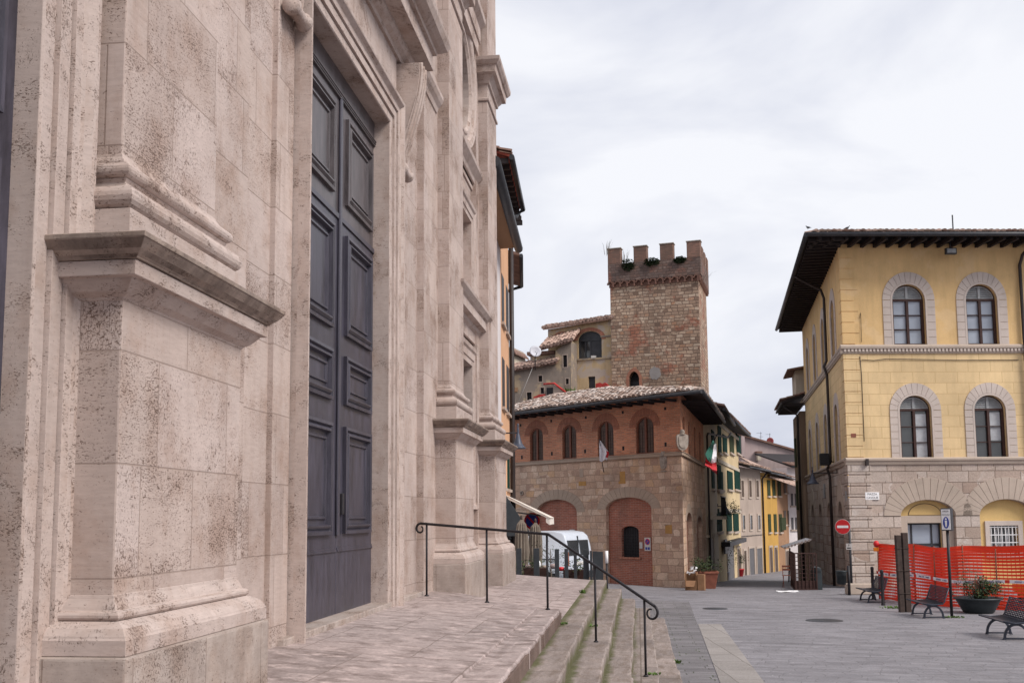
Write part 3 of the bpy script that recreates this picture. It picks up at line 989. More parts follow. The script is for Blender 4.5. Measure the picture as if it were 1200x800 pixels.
# ---------------- bay between the second and third pedestal
def rect_frame(name, y0, y1, z0, z1, w, x, mat='trav_plain', sill=0):
    b = MB()
    P = [(0, XW - .38), (0, x), (w * .3, x), (w * .32, x + .02), (w * .7, x + .02), (w * .8, x + .05), (w, x + .06), (w, XW - .02)]
    b.rings(CH, [(rect(y0 - t, y1 + t, z0 - t, z1 + t), d) for t, d in P])
    return b.build(name, MT[mat], church, bevel=.003)
rect_frame('window_frame', *WIN, .34, -3.07)
b = MB(); b.box(CH, WIN[0] - .02, WIN[1] + .02, WIN[2], WIN[3], XW - .36, XW - .33)
wp = b.build('window', MT['glass_dark'], church)
b = MB()
for z in (3.3, 3.9, 4.45): b.box(CH, WIN[0], WIN[1], z - .025, z + .025, XW - .335, XW - .29)
for y in (17.2, 17.85, 18.5, 19.1): b.box(CH, y - .025, y + .025, WIN[2], WIN[3], XW - .335, XW - .295)
b.build('glazing_bars', MT['grey_door'], wp)
rect_frame('blind_window_frame', *BLI, .30, -3.075)
b = MB(); b.box(CH, BLI[0] - .02, BLI[1] + .02, BLI[2] - .02, BLI[3] + .02, XW - .36, XW - .2)
b.build('blind_panel', MT['salmon'] if 0 else MT['trav_plain'], church)
def cornice(name, y0, y1, prof, mat='trav_plain'):
    b = MB()
    vs = []
    for x, z in prof:
        e = max(0, x + 3.08)
        vs += [Vector((-3.14, y0 - e, z)), Vector((x, y0 - e, z)), Vector((x, y1 + e, z)), Vector((-3.14, y1 + e, z))]
    b.add(vs, [(i * 4 + k, i * 4 + k + 1, (i + 1) * 4 + k + 1, (i + 1) * 4 + k) for i in range(len(prof) - 1) for k in range(3)])
    return b.build(name, MT[mat], church, bevel=.003)
cornice('window_hood', 16.75, 19.62, [(-3.08, 5.42), (-3.05, 5.43), (-3.05, 5.62), (-3.0, 5.66), (-2.98, 5.72), (-2.88, 5.74), (-2.88, 5.90), (-2.84, 5.93), (-2.78, 6.0), (-2.77, 6.05), (-3.1, 6.1)])
cornice('oculus_sill', 16.75, 19.70, [(-3.08, 8.62), (-3.05, 8.63), (-3.03, 8.70), (-2.98, 8.76), (-2.93, 8.82), (-2.92, 8.89), (-3.1, 8.93)])
b = MB()
b.rings(CH, [(rect(16.9 - t, 19.45 + t, 8.05 - t, 8.5 + t), d) for t, d in ((0, XW), (0, XW + .03), (.06, XW + .035), (.08, XW))])
b.build('sunk_panel', MT['trav_plain'], church)
b = MB()
OP = [(0, XW - .3), (0, -3.11), (.05, -3.06), (.10, -3.055), (.12, -3.08), (.2, -3.075), (.24, -3.03), (.31, -3.01), (.36, -3.0), (.38, -3.03), (.38, XW - .02)]
b.rings(CH, [(circ(BC, OC_Z, OC_R + t, 40), d) for t, d in OP], sm=False)
b.build('oculus_frame', MT['trav_plain'], church)
b = MB(); b.sheet(CH, circ(BC, OC_Z, OC_R + .02), XW - .3)
b.build('oculus_glass', MT['glass_dark'], church)

# ================================================================== handrail
rail = thing('handrail', 'thin dark iron handrail with scrolled ends running from the church down the steps', 'handrail', (-1.19, 13.5, .9))
pp = [Vector((-2.94, 14.2, tz(-2.94))), Vector((-2.04, 13.85, tz(-2.04))), Vector((-1.185, 13.45, tz(-1.185))), Vector((-.551, 13.09, .54)), Vector((.058, 12.74, .18))]
def vt(px_, py_, p):
    d = ray(px_, py_)
    t = (p.x * d.x + p.y * d.y) / (d.x * d.x + d.y * d.y)
    return EYE + d.z * t
tops = [vt(500, 613.5, pp[0]), vt(570, 619.5, pp[1]), vt(642, 625.5, pp[2]), vt(698.5, 662, pp[3]), vt(757, 701.5, pp[4])]
for p, t in zip(pp, tops):
    b = MB(); b.tube([p - Vector((0, 0, .04)), Vector((p.x, p.y, t - .012))], .0145, 8, sm=True)
    b.lathe(p, [(.0, .001), (.032, .001), (.03, .012), (.018, .02)], 10)
    b.build('post', MT['iron'], rail)
d01 = (pp[0] - pp[1]).normalized()
tp = [Vector((p.x, p.y, t)) for p, t in zip(pp, tops)]
dr = (tp[1] - tp[2]).normalized(); drd = (tp[4] - tp[3]).normalized()
a0 = tp[0] + (tp[0] - tp[1]).normalized() * .10
cn = tp[2] + (tp[2] - tp[1]).normalized() * .02
def scroll(end, dirv, r0=.085):
    h = Vector((dirv.x, dirv.y, 0)).normalized()
    tilt = math.atan2(dirv.z, math.hypot(dirv.x, dirv.y))
    pts = []
    for k in range(22):
        a = pi / 2 - k / 21 * 2.05 * pi * .92
        r = r0 * (1 - .55 * k / 21)
        q = (cos(a) * r, sin(a) * r - r0)
        qx = q[0] * cos(tilt) - q[1] * sin(tilt); qz = q[0] * sin(tilt) + q[1] * cos(tilt)
        pts.append(end + h * qx + Vector((0, 0, qz)))
    return pts
e1 = tp[4] + drd * .16
b = MB()
b.tube([a0, tp[0], tp[1], tp[2], cn, tp[3], tp[4], e1], .0185, 8)
b.build('top_rail', MT['iron'], rail)
b = MB(); b.tube(scroll(a0, -(tp[1] - tp[0]).normalized(), .075), [.0175 - .0004 * k for k in range(22)], 8); b.build('scroll', MT['iron'], rail)
b = MB(); b.tube(scroll(e1, drd, .095), [.0175 - .0004 * k for k in range(22)], 8); b.build('scroll', MT['iron'], rail)

# ================================================================== weeds
def tuft(name, at, r, h, n, label, mat='grass', cat='weed', group=None, lean=None, seed=0, wide=.012):
    q = random.Random(seed)
    b = MB()
    at = Vector(at)
    for i in range(n):
        a = q.uniform(0, 2 * pi); rr = r * math.sqrt(q.random())
        p = at + Vector((cos(a) * rr, sin(a) * rr, -.01))
        L = h * q.uniform(.45, 1.1)
        o = Vector((cos(a), sin(a), 0)) * L * q.uniform(.1, .8)
        if lean: o += Vector(lean) * L
        w = Vector((-sin(a), cos(a), 0)) * wide * q.uniform(.6, 1.4)
        m = p + o * .4 + Vector((0, 0, L * .65)); t = p + o + Vector((0, 0, L * q.uniform(.6, 1)))
        b.add([p - w, p + w, m + w * .9, m - w * .9, t], [(0, 1, 2, 3), (3, 2, 4)])
    o = b.build(name, [MT[mat]], recalc=False)
    return tag(o, label, cat, group)
tuft('weed', (-1.02, 19.0, .725), .06, .08, 30, 'small bright green weed growing in the joint of the far terrace paving', seed=3)
tuft('weed', (-.66, 14.9, .545), .07, .06, 26, 'low green weed at the foot of the second riser beyond the handrail', seed=4)
tuft('weed', (-.98, 13.45, .725), .05, .05, 24, 'green weed under the end corner of the upper terrace slab', seed=5)
tuft('weed', (.53, 15.2, .01), .05, .06, 22, 'green weed beside the lowest stone slab at the dark pavers', seed=6)
tuft('weed', (.16, 12.9, .19), .09, .03, 30, 'flat green weed at the foot of the lowest handrail post', seed=8)
# ================================================================== roofs of curved tiles
def tiles(mb, fr, u0, u1, z0, d0, slope, length, pitch=.21, rows=None, clip=None, r=.085, seed=0, jit=1.):
    """rows of cover tiles climbing inward (d falls) from the eave; clip(u, s) says whether a tile stays"""
    q = random.Random(seed)
    nu = max(1, int((u1 - u0) / pitch))
    L = .42
    ns = max(1, int(length / .36))
    cs, sn = cos(slope), sin(slope)
    for i in range(nu + 1):
        u = u0 + (u1 - u0) * i / nu
        for k in range(ns):
            s0 = k * .36
            if clip and not clip(u, s0 + .2): continue
            mb.cur = q.choices((0, 1, 2), (.5, .27, .23))[0]
            uu = u + q.uniform(-.012, .012) * jit
            tw = q.uniform(-.03, .03) * jit
            lift = q.uniform(0, .018) * jit
            vs = []
            for e, rr, h in ((s0, r * 1.08, .035), (s0 + L, r * .86, .012)):
                for a in range(6):
                    t = pi * a / 5
                    du, dn = -cos(t) * rr, sin(t) * rr * .9 + h + lift
                    dd = d0 - e * cs + dn * -sn * -1 * 0
                    vs.append(fr.p(uu + du + (tw * (e - s0)), z0 + e * sn + dn * cs, d0 - e * cs + dn * sn))
            mb.add(vs, [(a, a + 1, a + 7, a + 6) for a in range(5)] + [(0, 1, 2, 3, 4, 5)], False)

def slab(mb, pts, th, top=None):
    """sloping plate: top polygon and thickness downwards"""
    pts = [Vector(p) for p in pts]
    n = len(pts)
    lo = [p - Vector((0, 0, th)) for p in pts]
    if top is not None:
        c_ = mb.cur
        mb.cur = top
        mb.add([p + Vector((0, 0, .003)) for p in pts], [tuple(range(n))])
        mb.cur = c_
    mb.add(pts + lo, [tuple(range(n)), tuple(range(n, 2 * n))] + [(i, (i + 1) % n, (i + 1) % n + n, i + n) for i in range(n)])

def voussoirs(mb, fr, cu, zs, r0, r1, n, d0, d1, gap=.012, rz0=None, rz1=None, a0=0, a1=pi):
    rz0 = rz0 or r0; rz1 = rz1 or r1
    for k in range(n):
        g = gap / r1
        t0 = a0 + (a1 - a0) * k / n + g / 2; t1 = a0 + (a1 - a0) * (k + 1) / n - g / 2
        lp = [(cu - r0 * cos(t0), zs + rz0 * sin(t0)), (cu - r1 * cos(t0), zs + rz1 * sin(t0))]
        tm = (t0 + t1) / 2
        lp += [(cu - r1 * cos(tm), zs + rz1 * sin(tm)), (cu - r1 * cos(t1), zs + rz1 * sin(t1)), (cu - r0 * cos(t1), zs + rz0 * sin(t1)), (cu - r0 * cos(tm), zs + rz0 * sin(tm))]
        mb.prism(fr, lp, d0, d1)

def text(parent, fr, u, z, d, s, size, mat, name='lettering', align='CENTER', wide=1.):
    cu = bpy.data.curves.new(name, 'FONT')
    cu.body = s
    cu.size = size
    cu.align_x = align
    cu.align_y = 'CENTER'
    cu.extrude = .002
    to = bpy.data.objects.new(name, cu)
    COL.objects.link(to)
    dg = bpy.context.evaluated_depsgraph_get()
    me = bpy.data.meshes.new_from_object(to.evaluated_get(dg))
    bpy.data.objects.remove(to)
    flip = -1 if fr.u.cross(Vector((0, 0, 1))).dot(fr.n) < 0 else 1
    off = wloc(parent)
    for v in me.vertices:
        q = fr.p(u + v.co.x * flip * wide, z + v.co.y, d + v.co.z) - off
        v.co = q
    me.materials.clear()
    me.materials.append(mat)
    o = bpy.data.objects.new(name, me)
    COL.objects.link(o)
    o.parent = parent
    return o

# ================================================================== brick palace with stone base
C0 = at_dist(802.5, 690.6, math.hypot(1.67, 38.75)); C0.z = -.6
FA = Fr(C0, 49, -1)
FB = Fr(C0, -8.2, 1)
pal = thing('brick_palace', 'medieval brick palace with stone base, arched windows and tiled hip roof', 'palace', C0)
ZST = 4.42; ZWT = 6.78; LA, LB = 10.6, 10.6
def arch_px(fr, x0, x1, ytop, yspring, ybot, d=0):
    xm = (x0 + x1) / 2
    u0, u1 = sorted((fr.px(x0, yspring, d)[0], fr.px(x1, yspring, d)[0]))
    return u0, u1, fr.px(xm, ybot, d)[1], fr.px(xm, yspring, d)[1], fr.px(xm, ytop, d)[1]
WA = []
for x0, x1, yt, ys, yb in ((620.8, 636.2, 501, 510, 540.7), (658.7, 675.2, 497.5, 507.5, 537.5), (700.2, 718.8, 493, 504, 534.8), (744.7, 766, 488, 499.5, 531.8)):
    a = arch_px(FA, x0, x1, yt, ys, yb)
    WA.append((a[0], a[1], ZST + .07, a[3], a[4]))
# arches of the ground floor
A1 = arch_px(FA, 710, 763.2, 582.5, 596, 690)
A2 = arch_px(FA, 629, 676, 585, 600, 690)
A1 = (A1[0], A1[1], -1, A1[3], A1[4]); A2 = (A2[0], A2[1], -1, A2[3], A2[4])
b = MB()
b.wall(FA, rect(0, LA, -1.2, ZST), [arch(*A1), arch(*A2)], 0, .22)
b.quad(FA.p(LA, -1.2), FA.p(LA, ZST), FA.p(LA, ZST, -9), FA.p(LA, -1.2, -9))
b.build('stone_wall', MT['pal_stone'], pal)
SW = []
for x in (801.2, 807.6, 814.1, 820.1):
    k = (x - 801.2) / 19
    a = arch_px(FB, x - 1.35 + .3 * k, x + 1.35 - .3 * k, 488 + 18 * k, 493.5 + 16 * k, 540)
    SW.append((a[0], a[1], ZST + .07, a[3], a[4]))
G1 = arch_px(FB, 804.5, 810.5, 600, 610, 690); G2 = arch_px(FB, 817, 822.3, 604, 614, 690)
G1 = (G1[0], G1[1], -1.1, G1[3], G1[4]); G2 = (G2[0], G2[1], -1.3, G2[3], G2[4])
b = MB()
b.wall(FB, rect(.0, LB, -1.8, ZST), [arch(*G1), arch(*G2)], 0, .2)
b.build('side_stone_wall', MT['pal_stone'], pal)
b = MB()
b.wall(FA, rect(0, LA, ZST, ZWT), [arch(*w) for w in WA], 0, .13)
b.build('brick_wall', MT['brick'], pal)
b = MB()
b.wall(FB, rect(.0, LB, ZST, ZWT), [arch(*w) for w in SW], 0, .13)
b.quad(FB.p(LB, -1.8), FB.p(LB, ZWT), FB.p(LB, ZWT, -7), FB.p(LB, -1.8, -7))
b.build('side_brick_wall', MT['brick'], pal)
b = MB()
b.box(FA, -.10, LA, ZST - .06, ZST + .05, .004, .085)
b.box(FA, -.13, LA, ZST + .05, ZST + .085, .004, .11)
b.build('string_course', MT['pal_arch'], pal, bevel=.01)
b = MB()
b.box(FB, -.02, LB, ZST - .06, ZST + .05, .004, .085)
b.box(FB, -.05, LB, ZST + .05, ZST + .085, .004, .11)
b.build('string_course', MT['pal_arch'], pal, bevel=.01)
for fr, ws, rv in ((FA, WA, .13), (FB, SW, .13)):
    for w in ws:
        c = (w[0] + w[1]) / 2; hw = (w[1] - w[0]) / 2
        b = MB()
        b.sheet(fr, arch(*w), -rv + .03)
        f = b.build('window', MT['glass_brown'], pal)
        if fr is FA:
            b = MB()
            for k in range(1, 12):
                z = w[2] + k * .125
                if z < w[4] - .1: b.box(fr, w[0] + .04, w[1] - .04, z - .006, z + .006, -rv + .031, -rv + .042)
            for k in range(1, 7):
                u = w[0] + k * (w[1] - w[0]) / 7
                b.box(fr, u - .005, u + .005, w[2], w[3], -rv + .032, -rv + .043)
            b.build('leading', MT['wood_dark'], f)
        b = MB()
        b.ring(fr, arch(*w), arch(w[0] + .07, w[1] - .07, w[2] + .07, w[3], w[4] - .07), -rv + .03, -rv + .07)
        b.box(fr, c - .045, c + .045, w[2], w[4] - .03, -rv + .03, -rv + .08)
        b.build('frame', MT['wood_red'], f)
        if fr is FA:
            b = MB()
            voussoirs(b, fr, c, w[3], hw + .01, hw + .32, 26, -.05, .012, .008, w[4] - w[3] + .01, w[4] - w[3] + .32)
            b.build('brick_arch', MT['brick_arch'], f)
# stone arches and their brick infill
for A, nm in ((A1, 1), (A2, 2)):
    c, hw = (A[0] + A[1]) / 2, (A[1] - A[0]) / 2
    b = MB()
    voussoirs(b, FA, c, A[3], hw + .005, hw + .46, 17, -.1, .015, .012, A[4] - A[3] + .005, A[4] - A[3] + .42, .0, pi)
    b.build('stone_arch', MT['pal_arch'], pal, bevel=.006)
    b = MB()
    hole = []
    if nm == 1:
        g = arch_px(FA, 728, 748.5, 616, 622, 652.5, -.16)
        GW = (g[0], g[1], g[2], g[3], g[4])
        hole = [arch(*GW)]
    b.wall(FA, arch(A[0], A[1], -1, A[3], A[4], 20), hole, -.16, .15)
    b.build('brick_infill', MT['brick_fill'], pal)
b = MB(); b.sheet(FA, arch(*GW), -.30)
gw = b.build('grille_window', MT['dark'], pal)
b = MB()
for k in range(1, 7):
    u = GW[0] + (GW[1] - GW[0]) * k / 7
    b.tube([FA.p(u, GW[2], -.2), FA.p(u, GW[3] + .12, -.2)], .009, 5)
for k in range(8):
    z = GW[2] + .06 + k * .115
    b.box(FA, GW[0], GW[1], z - .006, z + .006, -.205, -.19)
b.build('iron_grille', MT['iron'], gw)
b = MB(); b.box(FA, GW[0] - .1, GW[1] + .1, GW[2] - .07, GW[2], -.17, -.10)
b.build('sill', MT['brick_arch'], gw)
for G in (G1, G2):
    b = MB(); b.sheet(FB, arch(*G), -.17)
    b.build('brick_infill', MT['brick_fill'], pal)
    c, hw = (G[0] + G[1]) / 2, (G[1] - G[0]) / 2
    b = MB(); voussoirs(b, FB, c, G[3], hw + .005, hw + .35, 11, -.1, .015, .012, G[4] - G[3], G[4] - G[3] + .35)
    b.build('stone_arch', MT['pal_arch'], pal)
# scaffold holes, carved arms, patched panels
for x, y, h in ((610, 498, .11), (646, 493, .11), (686.5, 489, .11), (729.8, 483, .11), (779.5, 478.5, .11), (611.6, 535.5, .16), (646.7, 531.3, .16), (685.7, 528.5, .16), (730.5, 525, .16), (780, 520.5, .16)):
    u, z = FA.px(x, y)
    b = MB()
    b.box(FA, u - .05, u + .05, z - h / 2, z + h / 2, -.1, .006)
    b.build('scaffold_hole', MT['dark'], pal)
def shield(name, fr, u, z, w, h, mat, d=.0, crest=True):
    lp = []
    for k in range(17):
        t = -1 + 2 * k / 16
        lp.append((u + t * w / 2, z - h / 2 * math.sqrt(max(0, 1 - abs(t) ** 2.2))))
    lp += [(u + w / 2, z + h * .42), (u + w * .2, z + h * .5), (u, z + h * .44), (u - w * .2, z + h * .5), (u - w / 2, z + h * .42)]
    b = MB()
    b.prism(fr, lp, d - .02, d + .07)
    li = [(u + (a - u) * .72, z + (c - z) * .72) for a, c in lp]
    b.prism(fr, li, d + .05, d + .10)
    if crest:
        b.lathe(fr.p(u, z + h * .52, d + .04), [(0, .16), (.07, .14), (.10, .06), (.08, 0), (.12, -.03), (0, -.04)], 10)
    return b.build(name, mat, pal, bevel=.01)
u, z = FA.px(778, 541.5); b = MB()
b.box(FA, u - .14, u + .14, z + .30, z + .36, 0, .08); b.box(FA, u - .12, u + .12, z - .35, z - .31, 0, .06)
b.build('stone_bracket', MT['grey_stone'], pal, bevel=.01)
shield('coat_of_arms', FA, u, z, .30, .52, MT['grey_stone'])
# large carved arms on the corner itself
u0, z0 = FA.px(797.5, 520)
cf = Fr(C0, u=(FA.u - FB.u), n=(FA.n + FB.n))
shield('coat_of_arms', cf, 0, ZST + .42, .46, .62, MT['grey_stone'], .10)
for x, y, w, h, m in ((729.5, 558, .28, .40, 'orange_patch'), (729, 565, .36, .10, 'orange_patch'), (682.5, 566.3, .42, .18, 'orange_patch'), (681.5, 554, .22, .34, 'pal_arch'), (783.5, 619.5, .32, .34, 'orange_patch'), (783, 615, .34, .06, 'grey_stone')):
    u, z = FA.px(x, y); b = MB(); b.box(FA, u - w / 2, u + w / 2, z - h / 2, z + h / 2, -.02, .014)
    b.build('stone_panel', MT[m], pal, bevel=.01)
u, z = FA.px(612, 577.5); b = MB()
b.lathe(FA.p(u, z, .03), [(.05, -.05), (.09, -.02), (.10, .02), (.06, .04), (.055, -.02)], 14, ax=FA.n)
b.build('iron_ring', MT['grey_stone'], pal)
# roof: hip with front and side slopes, gutter, dark soffit
OV = .95
def both(a, bb):                         # point at outward distances a from FA and bb from FB
    m = Matrix(((FA.n.x, FA.n.y), (FB.n.x, FB.n.y))).inverted() @ Vector((a, bb))
    return Vector((C0.x + m.x, C0.y + m.y, 0))
ZE = FA.px(700, 472.8, OV)[1]
SL = rad(15)
ec = both(OV, OV)
uc = (ec - C0).dot(FA.u)                 # eave corner measured along the front
ucb = (ec - C0).dot(FB.u)
hipd = both(-1, -1)
hr = (hipd - C0).dot(FA.u)               # change of u per metre inward on the front
hrb = (hipd - C0).dot(FB.u)
RL = 5.2
def A(u, s): return FA.p(u, ZE + s * sin(SL) + .04, OV - s * cos(SL))
def B_(u, s): return FB.p(u, ZE + s * sin(SL) + .04, OV - s * cos(SL))
b = MB()
k0 = RL * cos(SL)
slab(b, [A(uc, 0), A(LA + .1, 0), A(LA + .1, RL), A(uc + hr * k0, RL)], .09, 1)
slab(b, [B_(ucb, 0), B_(LB + .2, 0), B_(LB + .2, RL), B_(ucb + hrb * k0, RL)], .09, 1)
roof = b.build('roof', [MT['soffit'], MT['tile_brown']], pal)
b = MB()
tiles(b, FA, uc + .08, LA + .05, ZE + .05, OV + .03, SL, RL, clip=lambda u, s: u > uc + hr * s * cos(SL), seed=2, pitch=.235, r=.10, jit=2.)
b.build('front_tiles', [MT['tile_pale'], MT['tile_brown'], MT['tile_light']], roof, recalc=False)
b = MB()
tiles(b, FB, ucb + .08, LB + .2, ZE + .05, OV + .03, SL, 1.6, clip=lambda u, s: u > ucb + hrb * s * cos(SL), seed=3, pitch=.235, r=.10, jit=2.)
b.build('side_tiles', [MT['tile_pale'], MT['tile_brown'], MT['tile_light']], roof, recalc=False)
b = MB()
b.tube([A(uc, 0), A(uc + hr * k0, RL)], .10, 8)
b.build('hip_tiles', MT['tile_pale'], roof)
b = MB()
b.tube([FA.p(LA + .05, ZE - .01, OV + .03), FA.p(uc - .02, ZE - .01, OV + .03)], .075, 8)
b.build('gutter', MT['gutter'], pal)
b = MB()
b.tube([FB.p(ucb, ZE - .01, OV + .03), FB.p(LB + .2, ZE - .01, OV + .03)], .075, 8)
b.build('gutter', MT['gutter'], pal)
b = MB()
for k in range(19):
    u = .2 + k * .55
    b.box(FA, u - .05, u + .05, ZE - .15, ZE - .052, -.1, OV - .06)
b.build('front_rafters', MT['soffit'], pal)
b = MB()
for k in range(19):
    u = .5 + k * .55
    b.box(FB, u - .05, u + .05, ZE - .15, ZE - .052, -.1, OV - .06)
b.build('side_rafters', MT['soffit'], pal)
# fascia between wall top and soffit
b = MB()
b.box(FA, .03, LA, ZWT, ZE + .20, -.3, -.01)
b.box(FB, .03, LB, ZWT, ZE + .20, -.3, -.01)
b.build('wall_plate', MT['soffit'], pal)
# downpipe on the street side
u, z = FB.px(826, 508)
b = MB()
b.tube([FB.p(u + 5.2, ZE - .08, OV), FB.p(u + 4.6, ZE - .35, OV - .1), FB.p(u + .2, z + .02, .13), FB.p(u, z - .12, .1), FB.p(u, -1.3, .1)], .05, 8)
b.build('downpipe', MT['copper'], pal)
tuft('roof_moss', A(LA - .6, .6) + Vector((0, 0, .06)), .8, .22, 160, 'patch of green moss and grass on the left end of the brick palace roof', seed=21, wide=.02, cat='moss')

# flags
def cloth_flag(name, label, pole0, pole1, drop, width, mats, seed, out):
    t = thing(name, label, 'flag', pole0)
    b = MB(); b.tube([pole0, pole1], .014, 6); b.lathe(pole1, [(0, .04), (.03, .02), (.03, -.02), (0, -.04)], 8)
    b.build('pole', MT['iron'], t)
    pole0, pole1 = Vector(pole0), Vector(pole1)
    q = random.Random(seed)
    nu, nv = 13, 12
    n = len(mats)
    b = MB()
    g = Vector(out).normalized()
    vs = []
    for j in range(nv + 1):
        v = j / nv
        for i in range(nu):
            s = i / (nu - 1)
            base = pole1.lerp(pole0, s * .62 * (1 - .30 * v))
            w = math.sin(s * 9 + v * 2 + seed) * .055 * v + math.sin(s * 17 + seed) * .02 * v
            p = base + Vector((0, 0, -drop * v * (1 - .25 * abs(s - .45)))) + g * w + (pole0 - pole1).normalized() * width * .22 * v * (1 - s)
            vs.append(p)
    for j in range(nv):
        for i in range(nu - 1):
            k = int(j * n / nv) if seed != 99 else int(i * n / (nu - 1))
            b.cur = min(k, n - 1)
            b.add([vs[j * nu + i], vs[j * nu + i + 1], vs[(j + 1) * nu + i + 1], vs[(j + 1) * nu + i]], [(0, 1, 2, 3)], True)
    b.build('cloth', [MT[m] for m in mats], t, recalc=False)
    return t
u, z = FA.px(708, 553); p0 = FA.p(u, z, .02)
u1, z1 = FA.px(702.5, 514, .75); p1 = FA.p(u1, z1, .75)
u2, z2 = FA.px(706, 524, .70)
wf = thing('white_flag', 'limp white flag hanging from a short pole under the third arched window', 'flag', p0)
b = MB(); b.tube([p0, FA.p(*FA.px(705.5, 541, .35), .35), p1], .016, 6); b.build('pole', MT['iron'], wf)
b = MB()
prof_l = [(702.2, 516), (703, 528), (702.5, 534), (702.8, 538.5), (706, 540), (708.3, 537.5), (707, 535.5), (709.5, 530), (706.5, 524)]
ctr = FA.px(705, 530, .6)
vs = []
lp = [FA.px(x, y, .6) for x, y in prof_l]
rows = 9
pl = []
for j in range(rows + 1):
    v = j / rows
    yy = 516 + 23.5 * v
    xl = 702.2 + .4 * v
    xr = 703.5 + (10.5 * min(1, v / .62) if v < .62 else 10.5 - 3.0 * (v - .62) / .38)
    row = []
    for i in range(9):
        s = i / 8
        dd = .62 + .07 * sin(s * 10 + v * 1.5) * min(1, v * 2)
        row.append(FA.p(*FA.px(xl + (xr - xl) * s, yy + 1.4 * sin(s * 6.) * v, dd), dd))
    pl.append(row)
for j in range(rows):
    for i in range(8):
        b.cur = 1 if (i >= 6 and j in (5, 6, 7)) else 0
        b.add([pl[j][i], pl[j][i + 1], pl[j + 1][i + 1], pl[j + 1][i]], [(0, 1, 2, 3)], True)
b.build('cloth', [MT['flag_white'], MT['flag_red']], wf, recalc=False)
# tricolour on the street side: green, white and red hanging from a slanting pole
dF = 1.2
def fb(x, y, d=dF): return FB.p(*FB.px(x, y, d), d)
tf = thing('tricolour_flag', 'green, white and red tricolour on a slanting pole beside the brick palace', 'flag', fb(824, 545, 0.02))
b = MB(); b.tube([fb(824.5, 545, .03), fb(840.5, 508, dF)], .016, 6); b.build('pole', MT['iron'], tf)
def strip(cols, mat_ix):
    for a, c in zip(cols[:-1], cols[1:]):
        n = min(len(a), len(c))
        for i in range(n - 1):
            b.cur = mat_ix
            b.add([a[i], a[i + 1], c[i + 1], c[i]], [(0, 1, 2, 3)], True)
def curve(pts, n=9, wob=0., ph=0):
    o = []
    for k in range(n):
        t = k / (n - 1) * (len(pts) - 1); i = min(int(t), len(pts) - 2); f = t - i
        x = pts[i][0] * (1 - f) + pts[i + 1][0] * f; y = pts[i][1] * (1 - f) + pts[i + 1][1] * f
        o.append(fb(x, y, dF + .10 * sin(k * .9 + ph)))
    return o
b = MB()
gL = curve([(835.6, 515.5), (831, 523), (826.4, 532)], ph=0); gM = curve([(836.7, 516.5), (833.5, 526), (829.8, 539)], ph=1); gR = curve([(837.6, 519), (835.5, 530), (833, 540.5)], ph=2)
strip([gL, gM, gR], 0)
wL = curve([(836.6, 521), (835.2, 531), (833.4, 541.5)], ph=2.2); wM = curve([(838.5, 519.5), (837.5, 532), (836, 544)], ph=3); wR = curve([(839.6, 520), (839.8, 533), (839.4, 541)], ph=4)
strip([wL, wM, wR], 1)
r1 = curve([(827.2, 535.5), (826.6, 541), (826, 545.5)], ph=1); r2 = curve([(830, 540.5), (830, 544), (831, 548)], ph=2); r3 = curve([(834, 543), (835, 549), (836, 552)], ph=3); r4 = curve([(839.6, 541), (840, 550), (840.3, 556)], ph=4)
strip([r1, r2, r3, r4], 2)
b.build('cloth', [MT['flag_green'], MT['flag_white'], MT['flag_red']], tf, recalc=False)

# ================================================================== tower
TO = Vector((3.69, 57.88, 0))
TF_ = Fr(TO, 78, -1)
TS = Fr(TO, -9.5, 1)
tw = thing('stone_tower', 'square medieval stone tower with four battlements along its front rising behind the brick palace', 'tower', (3.69, 57.88, 0))
TWD, TSD = 5.12, 4.4
ZC = 15.45
def solid(mb, fr, u0, u1, z0, z1, d0, d1): mb.box(fr, u0, u1, z0, z1, d0, d1)
TW = arch_px(TF_, 737, 749, 435, 443, 470)
def gothic(u0, u1, z0, zs, zc, n=8):
    c = (u0 + u1) / 2
    L = [(u0, z0)]
    for k in range(n + 1):
        t = k / n
        L.append((u0 + (c - u0) * t ** 1.4, zs + (zc - zs) * (1 - (1 - t) ** 1.7)))
    R_ = [(2 * c - a, z) for a, z in L[1:-1]][::-1]
    return L + R_ + [(u1, z0)]
tl = gothic(TW[0], TW[1], 7, TW[3], TW[4])
b = MB()
b.wall(TF_, rect(0, TWD, -1, ZC), [tl], 0, .5)
b.quad(TF_.p(TWD, -1), TF_.p(TWD, ZC), TF_.p(TWD, ZC, -TSD), TF_.p(TWD, -1, -TSD))
b.wall(TS, rect(0, TSD, -1, ZC), [], 0, 0)
b.build('shaft', MT['tower_stone'], tw)
b = MB(); b.sheet(TF_, tl, -.48)
wn = b.build('window', MT['dark'], tw)
b = MB()
tlo = gothic(TW[0] - .16, TW[1] + .16, 7, TW[3], TW[4] + .20)
b.ring(TF_, tlo, tl, -.05, .015)
b.build('brick_arch', MT['brick_arch'], wn)
b = MB()
b.box(TF_, TW[0], TW[1], 7, TF_.px(743, 446)[1], -.47, -.42)
b.build('shutter', MT['black'], wn)
u, z = TF_.px(768, 437)
b = MB()
q = random.Random(5)
b.prism(TF_, [(u + cos(t) * .34 * q.uniform(.85, 1.08), z + sin(t) * .38 * q.uniform(.85, 1.1)) for t in [2 * pi * k / 18 for k in range(18)]], -.05, .02)
b.build('mortar_patch', MT['repair'], tw)
